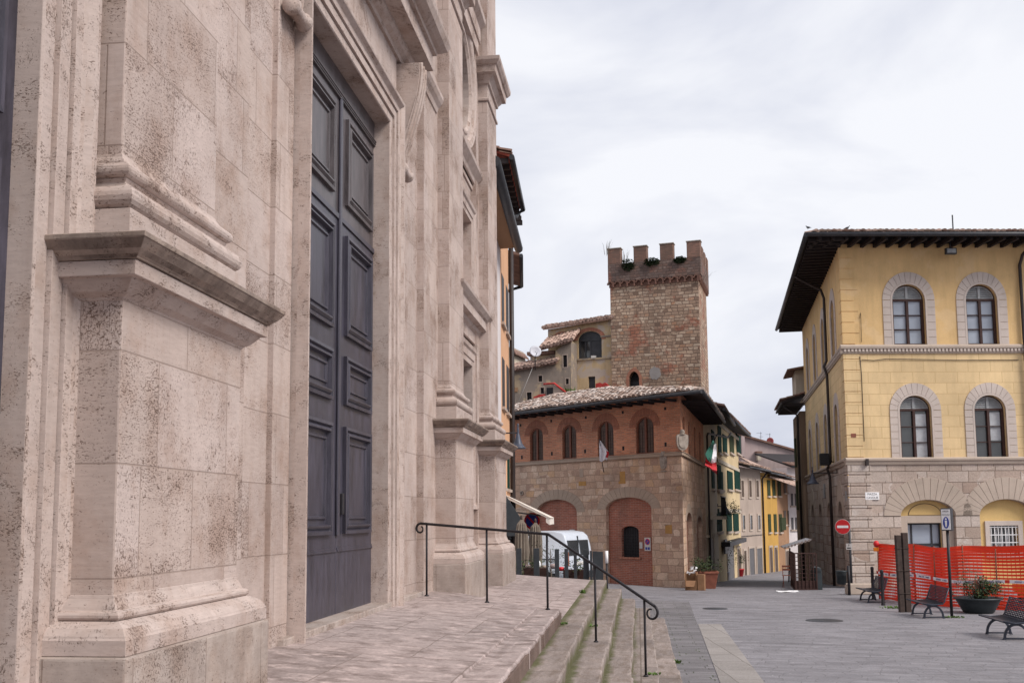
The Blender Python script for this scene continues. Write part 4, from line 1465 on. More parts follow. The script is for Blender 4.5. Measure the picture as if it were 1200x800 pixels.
# corbel frieze of little arches and parapet
OC = .16
b = MB()
def corner_ext(fr): return .18
b.box(TF_, -.19, TWD + .08, ZC + .22, 16.72, -.5, OC)
b.box(TS, .34, TSD + .16, ZC + .22, 16.72, -.5, OC)
b.build('parapet', MT['parapet'], tw, bevel=.02)
b = MB()
for fr, L, n in ((TF_, TWD, 13), (TS, TSD, 13)):
    wd = (L + .3) / n
    for k in range(n):
        c = -.14 + wd * (k + .5)
        b.box(fr, c - wd * .5, c - wd * .30, ZC - .12, ZC + .22, -.05, OC - .01)
        voussoirs(b, fr, c, ZC + .06, wd * .30, wd * .48, 5, -.02, OC - .004, .01)
b.build('corbel_frieze', MT['corbel'], tw)
b = MB()
b.box(TF_, -.05, TWD + .05, ZC - .10, ZC + .225, -.02, .02)
b.build('frieze_back', MT['corbel'], tw)
for k in range(4):
    u = -.19 + (TWD + .27 - .78) * k / 3
    b = MB(); b.box(TF_, u, u + .78, 16.7, 17.62, -.32, OC)
    m = b.build('battlement', MT['tower_top'], tw, bevel=.04)
    b = MB(); b.box(TF_, u - .03, u + .81, 17.62, 17.67, -.35, OC + .03)
    b.build('coping', MT['grey_stone'], m)
for k in range(1, 4):
    u = -.19 + (TSD + .35 - .78) * k / 3
    b = MB(); b.box(TS, u, u + .78, 16.7, 17.62, -.32, OC)
    b.build('battlement', MT['tower_top'], tw, bevel=.02)
for k, (x, y, r_, h, lab) in enumerate(((736, 309, .42, .45, 'dark green bush growing in the left gap of the tower battlements'), (764, 305.5, .5, .35, 'dark green bush growing in the middle gap of the tower battlements'), (797, 303, .38, .28, 'dark green bush growing in the right gap of the tower battlements'))):
    u, z = TF_.px(x, y, OC)
    q = random.Random(60 + k)
    b = MB()
    for i in range(320):
        v = Vector((q.gauss(0, 1), q.gauss(0, 1), q.gauss(0, 1))).normalized() * q.random() ** .4
        p = TF_.p(u + v.x * r_, z + v.z * h * .8 - .08, OC + .02 + abs(v.y) * .24)
        s = q.uniform(.03, .07); a = q.uniform(0, pi)
        d1 = Vector((cos(a), sin(a), q.uniform(-.6, .6))) * s; d2 = Vector((-sin(a), cos(a), q.uniform(-.6, .6))) * s
        b.add([p - d1, p - d2, p + d1, p + d2], [(0, 1, 2, 3)])
    tag(b.build('tower_bush', MT['leaf'], recalc=False), lab, 'bush', 'bushes growing on the tower')
for k, (fr, u, z, d, lab, ln) in enumerate(((TF_, TWD + .15, 17.3, OC, 'dry twigs growing from the upper left edge of the tower', (-.1, 0, .3)), (TS, 1.2, 15.6, OC, 'bare twigs sticking out from the right side of the tower', (.9, -.2, .1)), (TF_, 4.25, 16.75, 0, 'thin dry grass standing in the left gap of the battlements', (0, 0, .4)))):
    tuft('dry_twigs', fr.p(u, z, d), .22, .75, 16, lab, mat='twig', cat='twigs', seed=70 + k, lean=ln, wide=.010)
# ================================================================== yellow palace on the right
C1 = Vector((7.63, 38.44, -.5))
FP = Fr(C1, -81.5, 1)
FQ = Fr(C1, -4.4, -1)
yp = thing('yellow_palace', 'yellow palace with arched windows, stone ground floor and wide dark eaves at right', 'palace', C1)
Z1, Z2, Z3 = 4.05, 8.17, 12.1
LP, LQ = 13.0, 17.2
UP = (8.42 - .24, 9.98, 10.56)      # window bottom, spring, crown
LO = (Z1 + .02, 5.88, 6.42)
UP = (Z2 + .14, 9.98, 10.57)
FW_U = [(1.90, 3.13), (4.66, 5.84), (7.42, 8.6), (10.15, 11.35)]
FW_L = [(1.98, 3.16), (4.75, 5.92), (7.5, 8.68), (10.25, 11.43)]
SW_U = [(c - .6, c + .6) for c in (2.85, 6.75, 10.65, 14.5)]
SW_L = [(c - .6, c + .6) for c in (2.95, 6.95, 10.85, 14.7)]
FA_G = [(1.83, 3.83), (4.72, 6.72), (7.6, 9.6), (10.4, 12.4)]
SA_G = [(c - .75, c + .75) for c in (2.45, 6.5, 10.4, 14.3)]
ZGS = FP.px(1075, 604)[1]; ZGC = FP.px(1078, 585.5)[1]
def wl(fr, L, z0, z1, holes, mat, name, d=0, rv=.24):
    b = MB(); b.wall(fr, rect(0, L, z0, z1), holes, d, rv)
    return b.build(name, mat, yp)
for fr, L, a, c, g, sd in ((FP, LP, FW_U, FW_L, FA_G, ''), (FQ, LQ, SW_U, SW_L, SA_G, 'side_')):
    wl(fr, L, Z2, Z3, [arch(w[0], w[1], UP[0], UP[1], UP[2]) for w in a], MT['yellow'], sd + 'upper_wall')
    wl(fr, L, Z1, Z2, [arch(w[0], w[1], LO[0], LO[1], LO[2]) for w in c], MT['yellow_score'], sd + 'middle_wall')
    wl(fr, L, -2.6, Z1, [arch(w[0], w[1], -2, ZGS, ZGC) for w in g], MT['rust'], sd + 'stone_wall', .05, .34)
b = MB()
for fr, L in ((FQ, LQ),):
    b.quad(fr.p(L, -2.6), fr.p(L, Z3), fr.p(L, Z3, -9), fr.p(L, -2.6, -9))
b.build('back_wall', MT['yellow'], yp)
def pal_window(fr, w, dims, up, shut, ix):
    u0, u1 = w; z0, zs, zc = dims
    c, hw = (u0 + u1) / 2, (u1 - u0) / 2
    b = MB()
    ol = arch(u0, u1, z0, zs, zc, 16)
    il = arch(u0 + .05, u1 - .05, z0, zs, zc - .05, 16)
    b.ring(fr, ol, il, -.235, -.15)
    zt = zs + .03
    b.box(fr, u0 + .05, u1 - .05, zt - .045, zt + .035, -.235, -.14)
    b.box(fr, u0 + .05, u0 + .10, z0, zt - .045, -.235, -.15)
    b.box(fr, u1 - .10, u1 - .05, z0, zt - .045, -.235, -.15)
    b.box(fr, c - .045, c + .045, z0, zt - .045, -.235, -.135)
    b.box(fr, u0 + .1, u1 - .1, z0, z0 + .06, -.235, -.15)
    H = zt - .045 - z0
    for k in (1, 2):
        z = z0 + .06 + (H - .06) * k / 3
        b.box(fr, u0 + .1, c - .045, z - .015, z + .015, -.235, -.155)
        b.box(fr, c + .045, u1 - .1, z - .015, z + .015, -.235, -.155)
    f = b.build('window', MT['wood_dark'], yp)
    b = MB(); b.box(fr, u0, u1, z0, zt, -.26, -.225)
    b.build('pane', MT['glass'] if up else MT['glass_dark'], f)
    if shut:
        b = MB(); b.box(fr, c + .06, u1 - .12, z0 + .06, zt - .15, -.224, -.218) if shut == 1 else b.box(fr, c + .06, u1 - .12, z0 + .7, zt - .1, -.224, -.218)
        b.build('blind', MT['curtain'], f)
    # louvred lunette
    b = MB()
    for k in range(6):
        z = zt + .055 + k * (zc - zt - .1) / 6
        hh = hw * math.sqrt(max(0, 1 - ((z + .05 - zs) / (zc - zs)) ** 2)) - .06
        if hh > .05:
            b.add([fr.p(c - hh, z, -.17), fr.p(c + hh, z, -.17), fr.p(c + hh, z + .07, -.215), fr.p(c - hh, z + .07, -.215),
                   fr.p(c - hh, z - .012, -.17), fr.p(c + hh, z - .012, -.17)], [(0, 1, 2, 3), (0, 1, 5, 4)])
    b.box(fr, c - .045, c + .045, zt + .035, zc - .05, -.22, -.145)
    b.ring(fr, arch(u0 + .05, u1 - .05, zt + .035, zs + .04, zc - .05, 16), arch(u0 + .09, u1 - .09, zt + .06, zs + .045, zc - .09, 16), -.22, -.15)
    b.build('louvre', MT['louvre'], f)
    b = MB(); b.sheet(fr, arch(u0, u1, zt, zs + .031, zc, 16), -.232); b.build('lunette_back', MT['black'], f)
    # stone surround: thin inner ring, voussoirs and jamb blocks
    b = MB()
    b.ring(fr, arch(u0 - .07, u1 + .07, z0, zs, zc + .07, 16), arch(u0, u1, z0, zs, zc, 16), -.03, .035)
    r0, r1 = hw + .075, hw + .36
    voussoirs(b, fr, c, zs, r0, r1, 13, -.03, .03, .014, zc - zs + .075, zc - zs + .36 + .10)
    n = 6 if up else 7
    for k in range(n):
        a0 = z0 + (zs - z0) * k / n; a1 = z0 + (zs - z0) * (k + 1) / n - .014
        for s in (-1, 1):
            x0, x1 = sorted((c + s * r0, c + s * r1))
            b.box(fr, x0, x1, a0, a1, -.03, .03)
    b.build('surround', MT['vous'], f, bevel=.006)
    return f
shuts = {('l', 0): 1, ('l', 1): 2}
for i, w in enumerate(FW_U): pal_window(FP, w, UP, True, 0, i)
for i, w in enumerate(FW_L): pal_window(FP, w, LO, False, shuts.get(('l', i), 0), i)
for i, w in enumerate(SW_U): pal_window(FQ, w, UP, True, 0, i)
for i, w in enumerate(SW_L): pal_window(FQ, w, LO, False, 0, i)
# ground floor arches
for fr, g, fq in ((FP, FA_G, 0), (FQ, SA_G, 1)):
    for i, (u0, u1) in enumerate(g):
        c, hw = (u0 + u1) / 2, (u1 - u0) / 2
        b = MB()
        voussoirs(b, fr, c, ZGS, hw + .004, hw + (.62 if not fq else .4), 17 if not fq else 11, -.12, .075, .014, ZGC - ZGS + .004, ZGC - ZGS + .80)
        b.build('stone_arch', MT['vous_low'], yp, bevel=.008)
        b = MB()
        if fq:
            b.sheet(fr, arch(u0, u1, -2.4, ZGS, ZGC), -.28)
            b.build('blocked_arch', MT['brown_door'] if i != 1 else MT['beige'], yp)
            continue
        if i == 0:
            D = (u0 + .30, u1 - .42, -2, FP.px(1080, 612.5, -.28)[1])
        else:
            D = (u0 + .45, u1 - .50, FP.px(1165, 648, -.28)[1], FP.px(1165, 615.5, -.28)[1])
        b.wall(fr, arch(u0, u1, -2, ZGS, ZGC, 18), [rect(*D)], -.22, .2)
        b.build('plaster_infill', MT['yellow_deep'], yp)
        b = MB()
        if i == 0:
            zt = FP.px(1080, 604, -.2)[1]
            b.box(fr, u0 + .004, D[0], -2, zt, -.218, -.12); b.box(fr, D[1], u1 - .004, -2, zt, -.218, -.12); b.box(fr, D[0], D[1], D[3], zt, -.218, -.12)
            d = b.build('door_frame', MT['vous_low'], yp, bevel=.01)
            b = MB(); b.ring(fr, arch(c - .62, c + .62, zt + .02, zt + .03, ZGC - .12, 14), arch(c - .60, c + .60, zt + .03, zt + .035, ZGC - .14, 14), -.218, -.205)
            b.build('lunette_line', MT['brown_door'], d)
            b = MB(); b.box(fr, D[0], D[1], -2, D[3], -.40, -.37); b.build('door_pane', MT['glass'], d)
            b = MB()
            for u in (D[0] + .03, D[0] + .22, D[1] - .32, D[1] - .03): b.box(fr, u - .025, u + .025, -2, D[3], -.37, -.33)
            zb = FP.px(1080, 638, -.35)[1]
            b.box(fr, D[0], D[1], zb - .05, zb + .05, -.368, -.325); b.box(fr, D[0], D[1], D[3] - .06, D[3], -.368, -.325)
            b.build('door_bars', MT['gutter'], d)
        else:
            t = .17
            b.ring(fr, rect(D[0] - t, D[1] + t, D[2] - t, D[3] + t), rect(*D), -.24, -.16)
            d = b.build('window_frame', MT['vous'], yp, bevel=.008)
            b = MB(); b.box(fr, D[0] - .01, D[1] + .01, D[2] - .01, D[3] + .01, -.44, -.40); b.build('pane', MT['glass_dark'], d)
            b = MB()
            q = random.Random(i)
            for k in range(5):
                u = D[0] + (k + .5) * (D[1] - D[0]) / 5
                b.box(fr, u - .05, u + .05, D[2], D[3] - .05, -.398, -.39)
            b.build('curtain', MT['curtain'], d)
            b = MB()
            for k in range(8): 
                u = D[0] + (D[1] - D[0]) * (k + .5) / 8
                b.tube([fr.p(u, D[2], -.22), fr.p(u, D[3], -.22)], .012, 6)
            for k in range(4):
                z = D[2] + (D[3] - D[2]) * (k + .4) / 3.6
                b.box(fr, D[0], D[1], z - .014, z + .014, -.236, -.204)
            b.build('white_grille', MT['white_paint'], d)
# corner blocks
q = random.Random(3)
for fr in (FP, FQ):
    b = MB()
    for k in range(9):
        z = Z2 + .16 + k * .405
        L = .62 if k % 2 else .46
        b.box(fr, -.018 if fr is FP else 0, L, z + .012, z + .393, -.02, .022)
    b.build('corner_blocks', MT['yellow'], yp, bevel=.01)
    b = MB()
    for k in range(10):
        z = Z1 + .12 + k * .4
        b.box(fr, -.018 if fr is FP else 0, .60, z + .012, z + .388, -.02, .022)
    b.build('corner_blocks', MT['yellow_score'], yp, bevel=.01)
    b = MB()
    for k in range(14):
        z = Z1 - .12 - (k + 1) * .405
        b.box(fr, -.062 if fr is FP else .02, .80, z + .02, z + .39, -.02, .085)
    b.build('corner_blocks', MT['rust'], yp, bevel=.02)
# string courses
def string(fr, L, z, prof, name, mat, dent=False):
    b = MB()
    e = -.12 if fr is FP else .0
    vs = [fr.p(u, z + dz, d) for u in (e, L) for d, dz in prof]
    n = len(prof)
    b.add(vs, [(k, k + 1, k + 1 + n, k + n) for k in range(n - 1)] + [tuple(range(n)), tuple(range(n, 2 * n))])
    o = b.build(name, MT[mat], yp, bevel=.004)
    if dent:
        b = MB()
        k = 0
        while k * .135 < L:
            u = k * .135
            b.box(fr, u, u + .075, z - .13, z - .03, .05, .105)
            k += 1
        b.build('dentils', MT['vous'], o)
for fr, L in ((FP, LP), (FQ, LQ)):
    string(fr, L, Z2, [(-.02, -.20), (.045, -.20), (.06, -.15), (.06, -.025), (.12, -.02), (.13, .06), (.10, .10), (.06, .135), (-.02, .135)], 'string_course', 'vous_low', True)
    string(fr, L, Z1, [(.0, -.16), (.10, -.16), (.12, -.10), (.12, -.04), (.17, -.02), (.18, .05), (.13, .09), (-.02, .11)], 'string_course', 'vous_low')
# roof
OVP = 1.25
ZP = 12.06
def bothp(a, c):
    m = Matrix(((FP.n.x, FP.n.y), (FQ.n.x, FQ.n.y))).inverted() @ Vector((a, c))
    return Vector((C1.x + m.x, C1.y + m.y, 0))
ecp = bothp(OVP, OVP); ua = (ecp - C1).dot(FP.u); ub = (ecp - C1).dot(FQ.u)
hd = bothp(-1, -1); ha = (hd - C1).dot(FP.u); hb = (hd - C1).dot(FQ.u)
SP_ = rad(14); RP = 4.5; kp = RP * cos(SP_)
def PA(u, s): return FP.p(u, ZP + .12 + s * sin(SP_), OVP - s * cos(SP_))
def PB(u, s): return FQ.p(u, ZP + .12 + s * sin(SP_), OVP - s * cos(SP_))
b = MB()
slab(b, [PA(ua, 0), PA(LP, 0), PA(LP, RP), PA(ua + ha * kp, RP)], .08)
slab(b, [PB(ub, 0), PB(LQ + .5, 0), PB(LQ + .5, RP), PB(ub + hb * kp, RP)], .08)
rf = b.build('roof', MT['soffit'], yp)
b = MB(); tiles(b, FP, ua + .1, LP, ZP + .13, OVP + .04, SP_, 2.2, seed=11, clip=lambda u, s: u > ua + ha * s * cos(SP_))
b.build('front_tiles', [MT['tile'], MT['tile_brown'], MT['tile_dark']], rf, recalc=False)
b = MB(); tiles(b, FQ, ub + .1, LQ + .5, ZP + .13, OVP + .04, SP_, 1.2, seed=12, clip=lambda u, s: u > ub + hb * s * cos(SP_))
b.build('side_tiles', [MT['tile'], MT['tile_brown'], MT['tile_dark']], rf, recalc=False)
for fr, a0, a1 in ((FP, ua, LP), (FQ, ub, LQ + .5)):
    b = MB(); b.tube([fr.p(a0 - .02, ZP + .05, OVP + .05), fr.p(a1, ZP + .05, OVP + .05)], .085, 8)
    b.build('gutter', MT['gutter'], yp)
    b = MB()
    k = 0
    while a0 + .5 + k * .48 < a1:
        u = a0 + .5 + k * .48
        b.box(fr, u - .055, u + .055, ZP - .11, ZP + .035, -.05, OVP - .08)
        k += 1
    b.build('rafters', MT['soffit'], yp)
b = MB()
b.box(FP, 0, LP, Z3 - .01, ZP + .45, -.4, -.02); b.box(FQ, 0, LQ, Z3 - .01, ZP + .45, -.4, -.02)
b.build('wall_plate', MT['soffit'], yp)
# roof finial at the eave corner, downpipes, cables
b = MB()
u = 4.75
b.tube([FQ.p(u - .1, ZP - .02, OVP), FQ.p(u - .05, ZP - .2, OVP - .25), FQ.p(u, ZP - .65, .22), FQ.p(u, ZP - 1.0, .11), FQ.p(u, Z2 + .25, .11), FQ.p(u, Z2 + .02, .22), FQ.p(u, Z2 - .35, .11), FQ.p(u, Z1 + .2, .11), FQ.p(u, Z1 - .1, .25), FQ.p(u, Z1 - .4, .16), FQ.p(u, -1.2, .16)], .06, 8)
b.build('downpipe', MT['copper'], yp)
b = MB()
u = 6.72
b.tube([FP.p(u + .3, ZP - .02, OVP - .4), FP.p(u + .05, ZP - .45, .25), FP.p(u, ZP - .8, .11), FP.p(u, Z2 + .2, .11), FP.p(u, Z2, .2), FP.p(u, Z2 - .3, .11), FP.p(u, Z1, .11)], .06, 8)
b.build('downpipe', MT['copper'], yp)
b = MB()
b.tube([FP.p(.66, 7.75, .03), FP.p(1.1, 7.72, .03), FP.p(1.6, 7.78, .03), FP.p(4.2, 7.72, .03), FP.p(6.5, 7.72, .03)], .012, 5)
b.build('cable', MT['copper'], yp)
b = MB()
b.tube([FP.p(.60, Z2 - .3, .04), FP.p(.63, 7.2, .03), FP.p(.62, 4.75, .03)], .014, 5)
b.build('cable', MT['copper'], yp)
b = MB(); b.tube([FP.p(.66, 9.3, .03), FP.p(.70, 9.5, .03), FP.p(.69, 8.4, .03)], .008, 5); b.build('cable', MT['copper'], yp)
b = MB(); u, z = FP.px(1000, 510); b.box(FP, u - .09, u + .09, z - .07, z + .07, 0, .035); b.build('junction_box', MT['terracotta'], yp)
b = MB(); u, z = FP.px(1014, 541.5); b.box(FP, u - .05, u + .05, z - .12, z + .12, .1, .22); b.build('clamp', MT['copper'], yp)

# things on the yellow palace
u, z = FP.px(1114, 294, .5)
fl = thing('floodlight', 'rectangular floodlight hanging under the front eave of the yellow palace', 'floodlight', FP.p(u, z, .5))
b = MB()
b.box(FP, u - .2, u + .2, z - .13, z + .10, .42, .58)
b.build('housing', MT['gutter'], fl, bevel=.015)
b = MB(); b.box(FP, u - .16, u + .16, z - .09, z + .06, .579, .59); b.build('lens', MT['louvre'], fl)
b = MB(); b.tube([FP.p(u, z + .1, .5), FP.p(u, ZP, .5)], .02, 6); b.build('bracket', MT['gutter'], fl)
an = MB(); u, z = FP.px(1117, 271, -1.5)
an.tube([FP.p(u, ZP + .5, -1.5), FP.p(u, FP.px(1117, 252, -1.5)[1], -1.5)], .025, 6)
tag(an.build('aerial_pole', MT['gutter']), 'thin upright aerial pole on the yellow palace roof', 'aerial')
def pigeon(at, heading, label):
    t = thing('pigeon', label, 'pigeon', at, 'pigeons on the palace roof')
    h = Vector((cos(heading), sin(heading), 0)); s = Vector((-sin(heading), cos(heading), 0)); up = Vector((0, 0, 1)); at = Vector(at)
    b = MB()
    ring = []
    for x, z, r, ry in ((-.26, .05, .008, .03), (-.18, .075, .022, .04), (-.10, .10, .05, .055), (0, .125, .068, .068), (.07, .15, .06, .06), (.11, .20, .036, .036), (.13, .235, .032, .032), (.155, .25, .024, .026), (.175, .245, .008, .008), (.20, .235, .003, .003)):
        ring.append([at + h * x + up * z + s * (cos(a) * ry) + up * (sin(a) * r) for a in [2 * pi * k / 10 for k in range(10)]])
    flat = [p for r_ in ring for p in r_]
    b.add(flat, [(i * 10 + k, i * 10 + (k + 1) % 10, (i + 1) * 10 + (k + 1) % 10, (i + 1) * 10 + k) for i in range(9) for k in range(10)], True)
    for sd in (-.025, .025):
        b.tube([at + h * .01 + s * sd + up * .08, at + h * .02 + s * sd], .006, 5)
    o_ = b.build('body', MT['gutter'], t)
    for v in o_.data.vertices: v.co *= .6
    return t
pigeon(PA(*[ (FP.px(994, 271, .6)[0]), .75]) + Vector((0, 0, .13)), .3, 'dark pigeon perched on the tiles right of the eave corner')
pigeon(PA(ua + .05, .05) + Vector((0, 0, .12)), 2.2, 'dark pigeon perched on the very corner of the eave')
u0, z1_ = FP.px(1013.5, 576.5, .06); u1, z0_ = FP.px(1030.2, 585.2, .06)
sg = thing('street_sign', 'white marble street name plate reading PIAZZA CAVOUR beside the first arch', 'street sign', FP.p(u0, z0_, .06))
b = MB(); b.box(FP, u0, u1, z0_, z1_, .052, .09); b.build('plate', MT['white_paint'], sg, bevel=.006)
uc_, zc_ = (u0 + u1) / 2, (z0_ + z1_) / 2
text(sg, FP, uc_, zc_ + .065, .091, 'PIAZZA', .105, MT['black'])
text(sg, FP, uc_, zc_ - .065, .091, 'CAVOUR', .105, MT['black'])
for k, (x, y, w, h, lab) in enumerate(((965.5, 575, .5, .62, 'pale blank notice plate on the stone side wall under the bell lamp'), (991.5, 581, .3, .36, 'small pale plate on the side wall next to the corner blocks'))):
    u, z = FQ.px(x, y, .09); b = MB(); b.box(FQ, u - w / 2, u + w / 2, z - h / 2, z + h / 2, .06, .10)
    tag(b.build('notice_plate', MT['louvre']), lab, 'plate')
u, z = FQ.px(968, 538, .3); b = MB()
lb = thing('black_box', 'black loudspeaker box bracketed to the side wall above the string course', 'loudspeaker', FQ.p(u, z, .1))
b.box(FQ, u - .22, u + .22, z - .24, z + .24, .18, .55); b.build('cabinet', MT['black'], lb, bevel=.02)
b = MB(); b.tube([FQ.p(u, z - .1, .0), FQ.p(u, z - .1, .2)], .025, 6); b.build('bracket', MT['iron'], lb)

def bell_lamp(name, label, wall, arm_end, size=.36, group=None):
    wall, arm_end = Vector(wall), Vector(arm_end)
    t = thing(name, label, 'wall lamp', wall)
    b = MB(); b.tube([wall, arm_end], .018, 6); b.tube([wall + Vector((0, 0, -.02)), wall + Vector((0, 0, .14))], .022, 6)
    b.build('arm', MT['iron'], t)
    b = MB(); R_ = size / 2
    b.lathe(arm_end, [(0, .26), (.018, .25), (.03, .2), (.018, .16), (.03, .12), (.035, .06), (.03, .0), (.05, -.06), (R_ * .36, -.16), (R_ * .5, -.26), (R_ * .72, -.35), (R_ * .98, -.40), (R_ * 1.02, -.425), (R_ * .96, -.42), (R_ * .6, -.33), (0, -.28)], 20)
    b.build('bell_shade', MT['lamp'], t)
    b = MB(); b.lathe(arm_end, [(0, -.40), (.05, -.37), (.06, -.32), (.03, -.28)], 10); b.build('bulb', MT['off_white'], t)
    return t
u, z = FQ.px(975, 556, .05)
bell_lamp('wall_lamp', 'grey bell shaped street lamp on the side wall of the yellow palace', FQ.p(3.0, z, .06), FQ.p(3.0, z, 1.0), .5)

# ================================================================== second house on the right of the street
C2 = FQ.p(17.3, 0, .28)
F2 = Fr(C2, -4.4, -1)
h2 = thing('dark_eaved_house', 'narrow brown house with deep dark eaves past the yellow palace side', 'house', (C2.x, C2.y, -1.5))
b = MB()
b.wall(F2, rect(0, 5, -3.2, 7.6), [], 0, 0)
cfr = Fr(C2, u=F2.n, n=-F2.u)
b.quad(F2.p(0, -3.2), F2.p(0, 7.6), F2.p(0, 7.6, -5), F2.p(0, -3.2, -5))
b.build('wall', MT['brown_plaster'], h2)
b = MB(); slab(b, [F2.p(-.5, 8.1, .95), F2.p(5.2, 8.1, .95), F2.p(5.2, 9.2, -3), F2.p(-.5, 9.2, -3)], .12)
r2 = b.build('roof', MT['soffit'], h2)
b = MB(); tiles(b, F2, -.45, 5.2, 8.14, 1.0, rad(15), 1.6, seed=5); b.build('roof_tiles', [MT['tile_dark'], MT['tile_brown'], MT['tile_dark']], r2, recalc=False)
b = MB()
for k in range(8): b.box(F2, -.4 + k * .7, -.28 + k * .7, 7.85, 8.0, -.2, .85)
b.build('rafters', MT['soffit'], h2)
b = MB(); b.tube([F2.p(.3, 7.9, .8), F2.p(.3, 7.4, .1), F2.p(.3, -1.8, .1)], .06, 6); b.build('downpipe', MT['copper'], h2)
for i, (u, z) in enumerate(((1.5, 5.6), (1.5, 3.2), (3.7, 5.6), (3.7, 3.2))):
    b = MB(); b.box(F2, u - .5, u + .5, z - .8, z + .8, -.02, .06); b.build('shutter', MT['green_olive'], h2)
b = MB(); b.box(F2, .6, 2.6, -2.5, .6, -.02, .04); b.build('shop_door', MT['dark'], h2)
# small gabled attic over it
b = MB(); b.box(F2, .6, 3.2, 8.3, 9.9, -1.6, .1); at_ = b.build('attic', MT['cream'], h2)
b = MB(); slab(b, [F2.p(.1, 9.9, .55), F2.p(3.6, 9.9, .55), F2.p(3.6, 10.3, -1.9), F2.p(.1, 10.3, -1.9)], .1)
b.build('attic_roof', MT['tile_dark'], at_)

# ================================================================== left row beyond the church
L0 = Vector((-3.37, 21.0, 0)); L1 = Vector((-3.68, 27.9, 0)); L2 = Vector((-3.82, 30.9, 0))
FL, nL = line_fr(L0, L1, (3, 25, 0))
wh = thing('white_house', 'white plastered house with a dark gutter squeezed against the church', 'house', (L0.x, L0.y, 0))
b = MB(); b.wall(FL, rect(0, nL, -1, 9.75), [], 0, 0)
b.quad(FL.p(nL, -1), FL.p(nL, 9.75), FL.p(nL, 9.75, -6), FL.p(nL, -1, -6))
b.build('wall', MT['white_plaster'], wh)
b = MB(); slab(b, [FL.p(-.2, 9.72, .46), FL.p(nL + .05, 9.72, .46), FL.p(nL + .05, 10.9, -4), FL.p(-.2, 10.9, -4)], .08)
rw = b.build('roof', MT['brown_plaster'], wh)
b = MB(); tiles(b, FL, -.1, nL, 9.75, .5, rad(14), 1.6, seed=7); b.build('roof_tiles', [MT['tile_dark'], MT['tile_brown'], MT['tile_dark']], rw, recalc=False)
b = MB(); b.tube([FL.p(-.2, 9.60, .52), FL.p(nL + .06, 9.60, .52)], .12, 10); b.build('gutter', MT['gutter'], wh)
b = MB(); b.quad(FL.p(-.2, 9.60, .0), FL.p(nL, 9.60, .0), FL.p(nL, 9.62, .42), FL.p(-.2, 9.62, .42)); b.build('soffit', MT['ochre'], wh)
b = MB(); g0 = FL.p(nL + .02, 9.66, .5)
for k in range(4): b.tube([g0 + Vector((0, 0, 0)), g0 + Vector((.03 * (k - 1.5), .02, .10 + .05 * k))], .012, 5)
b.build('gutter_spikes', MT['gutter'], wh)

FO, nO = line_fr(L1, L2, (3, 28, 0))
oh = thing('orange_house', 'tall salmon orange house with a red boarded eave and teal shutters', 'house', (L1.x, L1.y, 0))
b = MB(); b.wall(FO, rect(0, nO, -1, 11.9), [], 0, 0)
b.quad(FO.p(nO, -1), FO.p(nO, 11.9), FO.p(nO, 11.9, -6), FO.p(nO, -1, -6))
b.quad(FO.p(0, 9), FO.p(0, 11.9), FO.p(0, 11.9, -6), FO.p(0, 9, -6))
b.build('wall', MT['salmon'], oh)
b = MB(); slab(b, [FO.p(-.7, 12.08, .34), FO.p(nO + 1.2, 12.08, .34), FO.p(nO + 1.2, 13.3, -3.5), FO.p(-.7, 13.3, -3.5)], .07)
ro = b.build('roof', MT['soffit_red'], oh)
b = MB(); tiles(b, FO, -.7, nO + 1.2, 12.1, .38, rad(16), 1.4, seed=8); b.build('roof_tiles', [MT['tile_dark'], MT['tile_brown'], MT['tile_dark']], ro, recalc=False)
b = MB()
for k in range(13): b.box(FO, -.65 + k * .5, -.53 + k * .5, 11.85, 12.0, -.6, .30)
b.build('rafters', MT['soffit'], oh)
b = MB(); b.tube([FO.p(-.7, 12.0, .40), FO.p(nO + 1.2, 12.0, .40), FO.p(nO + .9, 11.7, .2), FO.p(nO + .1, 11.4, .1)], .08, 8); b.build('gutter', MT['gutter'], oh)
b = MB(); b.tube([FO.p(nO - .06, 11.5, .09), FO.p(nO - .06, -.5, .09)], .075, 8); b.build('downpipe', MT['copper'], oh)
for z0, z1, m in ((7.6, 9.0, 'gutter'), (5.2, 6.6, 'gutter'), (2.95, 4.2, 'green')):
    for u in (.75, 2.3):
        b = MB(); b.box(FO, u - .4, u - .02, z0, z1, -.02, .012); b.box(FO, u + .02, u + .4, z0, z1, -.02, .012)
        s = b.build('shutter', MT[m], oh)
        b = MB(); b.box(FO, u - .55, u + .55, z0 - .1, z0 - .02, -.02, .08); b.build('sill', MT['beige'], s)
# low roof end beyond the orange house
LB_ = Vector((-4.5, 33.4, 0)); FR_, nR = line_fr(LB_, (-5.0, 38.0, 0), (3, 33, 0))
rh = thing('rear_house', 'house behind the orange one with only its small eave end showing', 'house', (-4.7, 34, 0))
b = MB(); b.wall(FR_, rect(0, nR, -1, 10.6), [], 0, 0); b.build('wall', MT['ochre'], rh)
b = MB(); slab(b, [FR_.p(0, 10.95, .75), FR_.p(nR, 10.95, .75), FR_.p(nR, 11.7, -2.5), FR_.p(0, 11.7, -2.5)], .1); b.build('roof', MT['tile_dark'], rh)
b = MB(); b.tube([FR_.p(0, 10.85, .8), FR_.p(nR, 10.85, .8), FR_.p(nR - .2, 10.6, .2)], .07, 6); b.build('gutter', MT['gutter'], rh)

p_ = at_dist(607, 507, 27.3)
bell_lamp('wall_lamp', 'grey bell shaped street lamp on an arm beside the church corner', Vector((-3.66, p_.y, p_.z)), p_, .42)
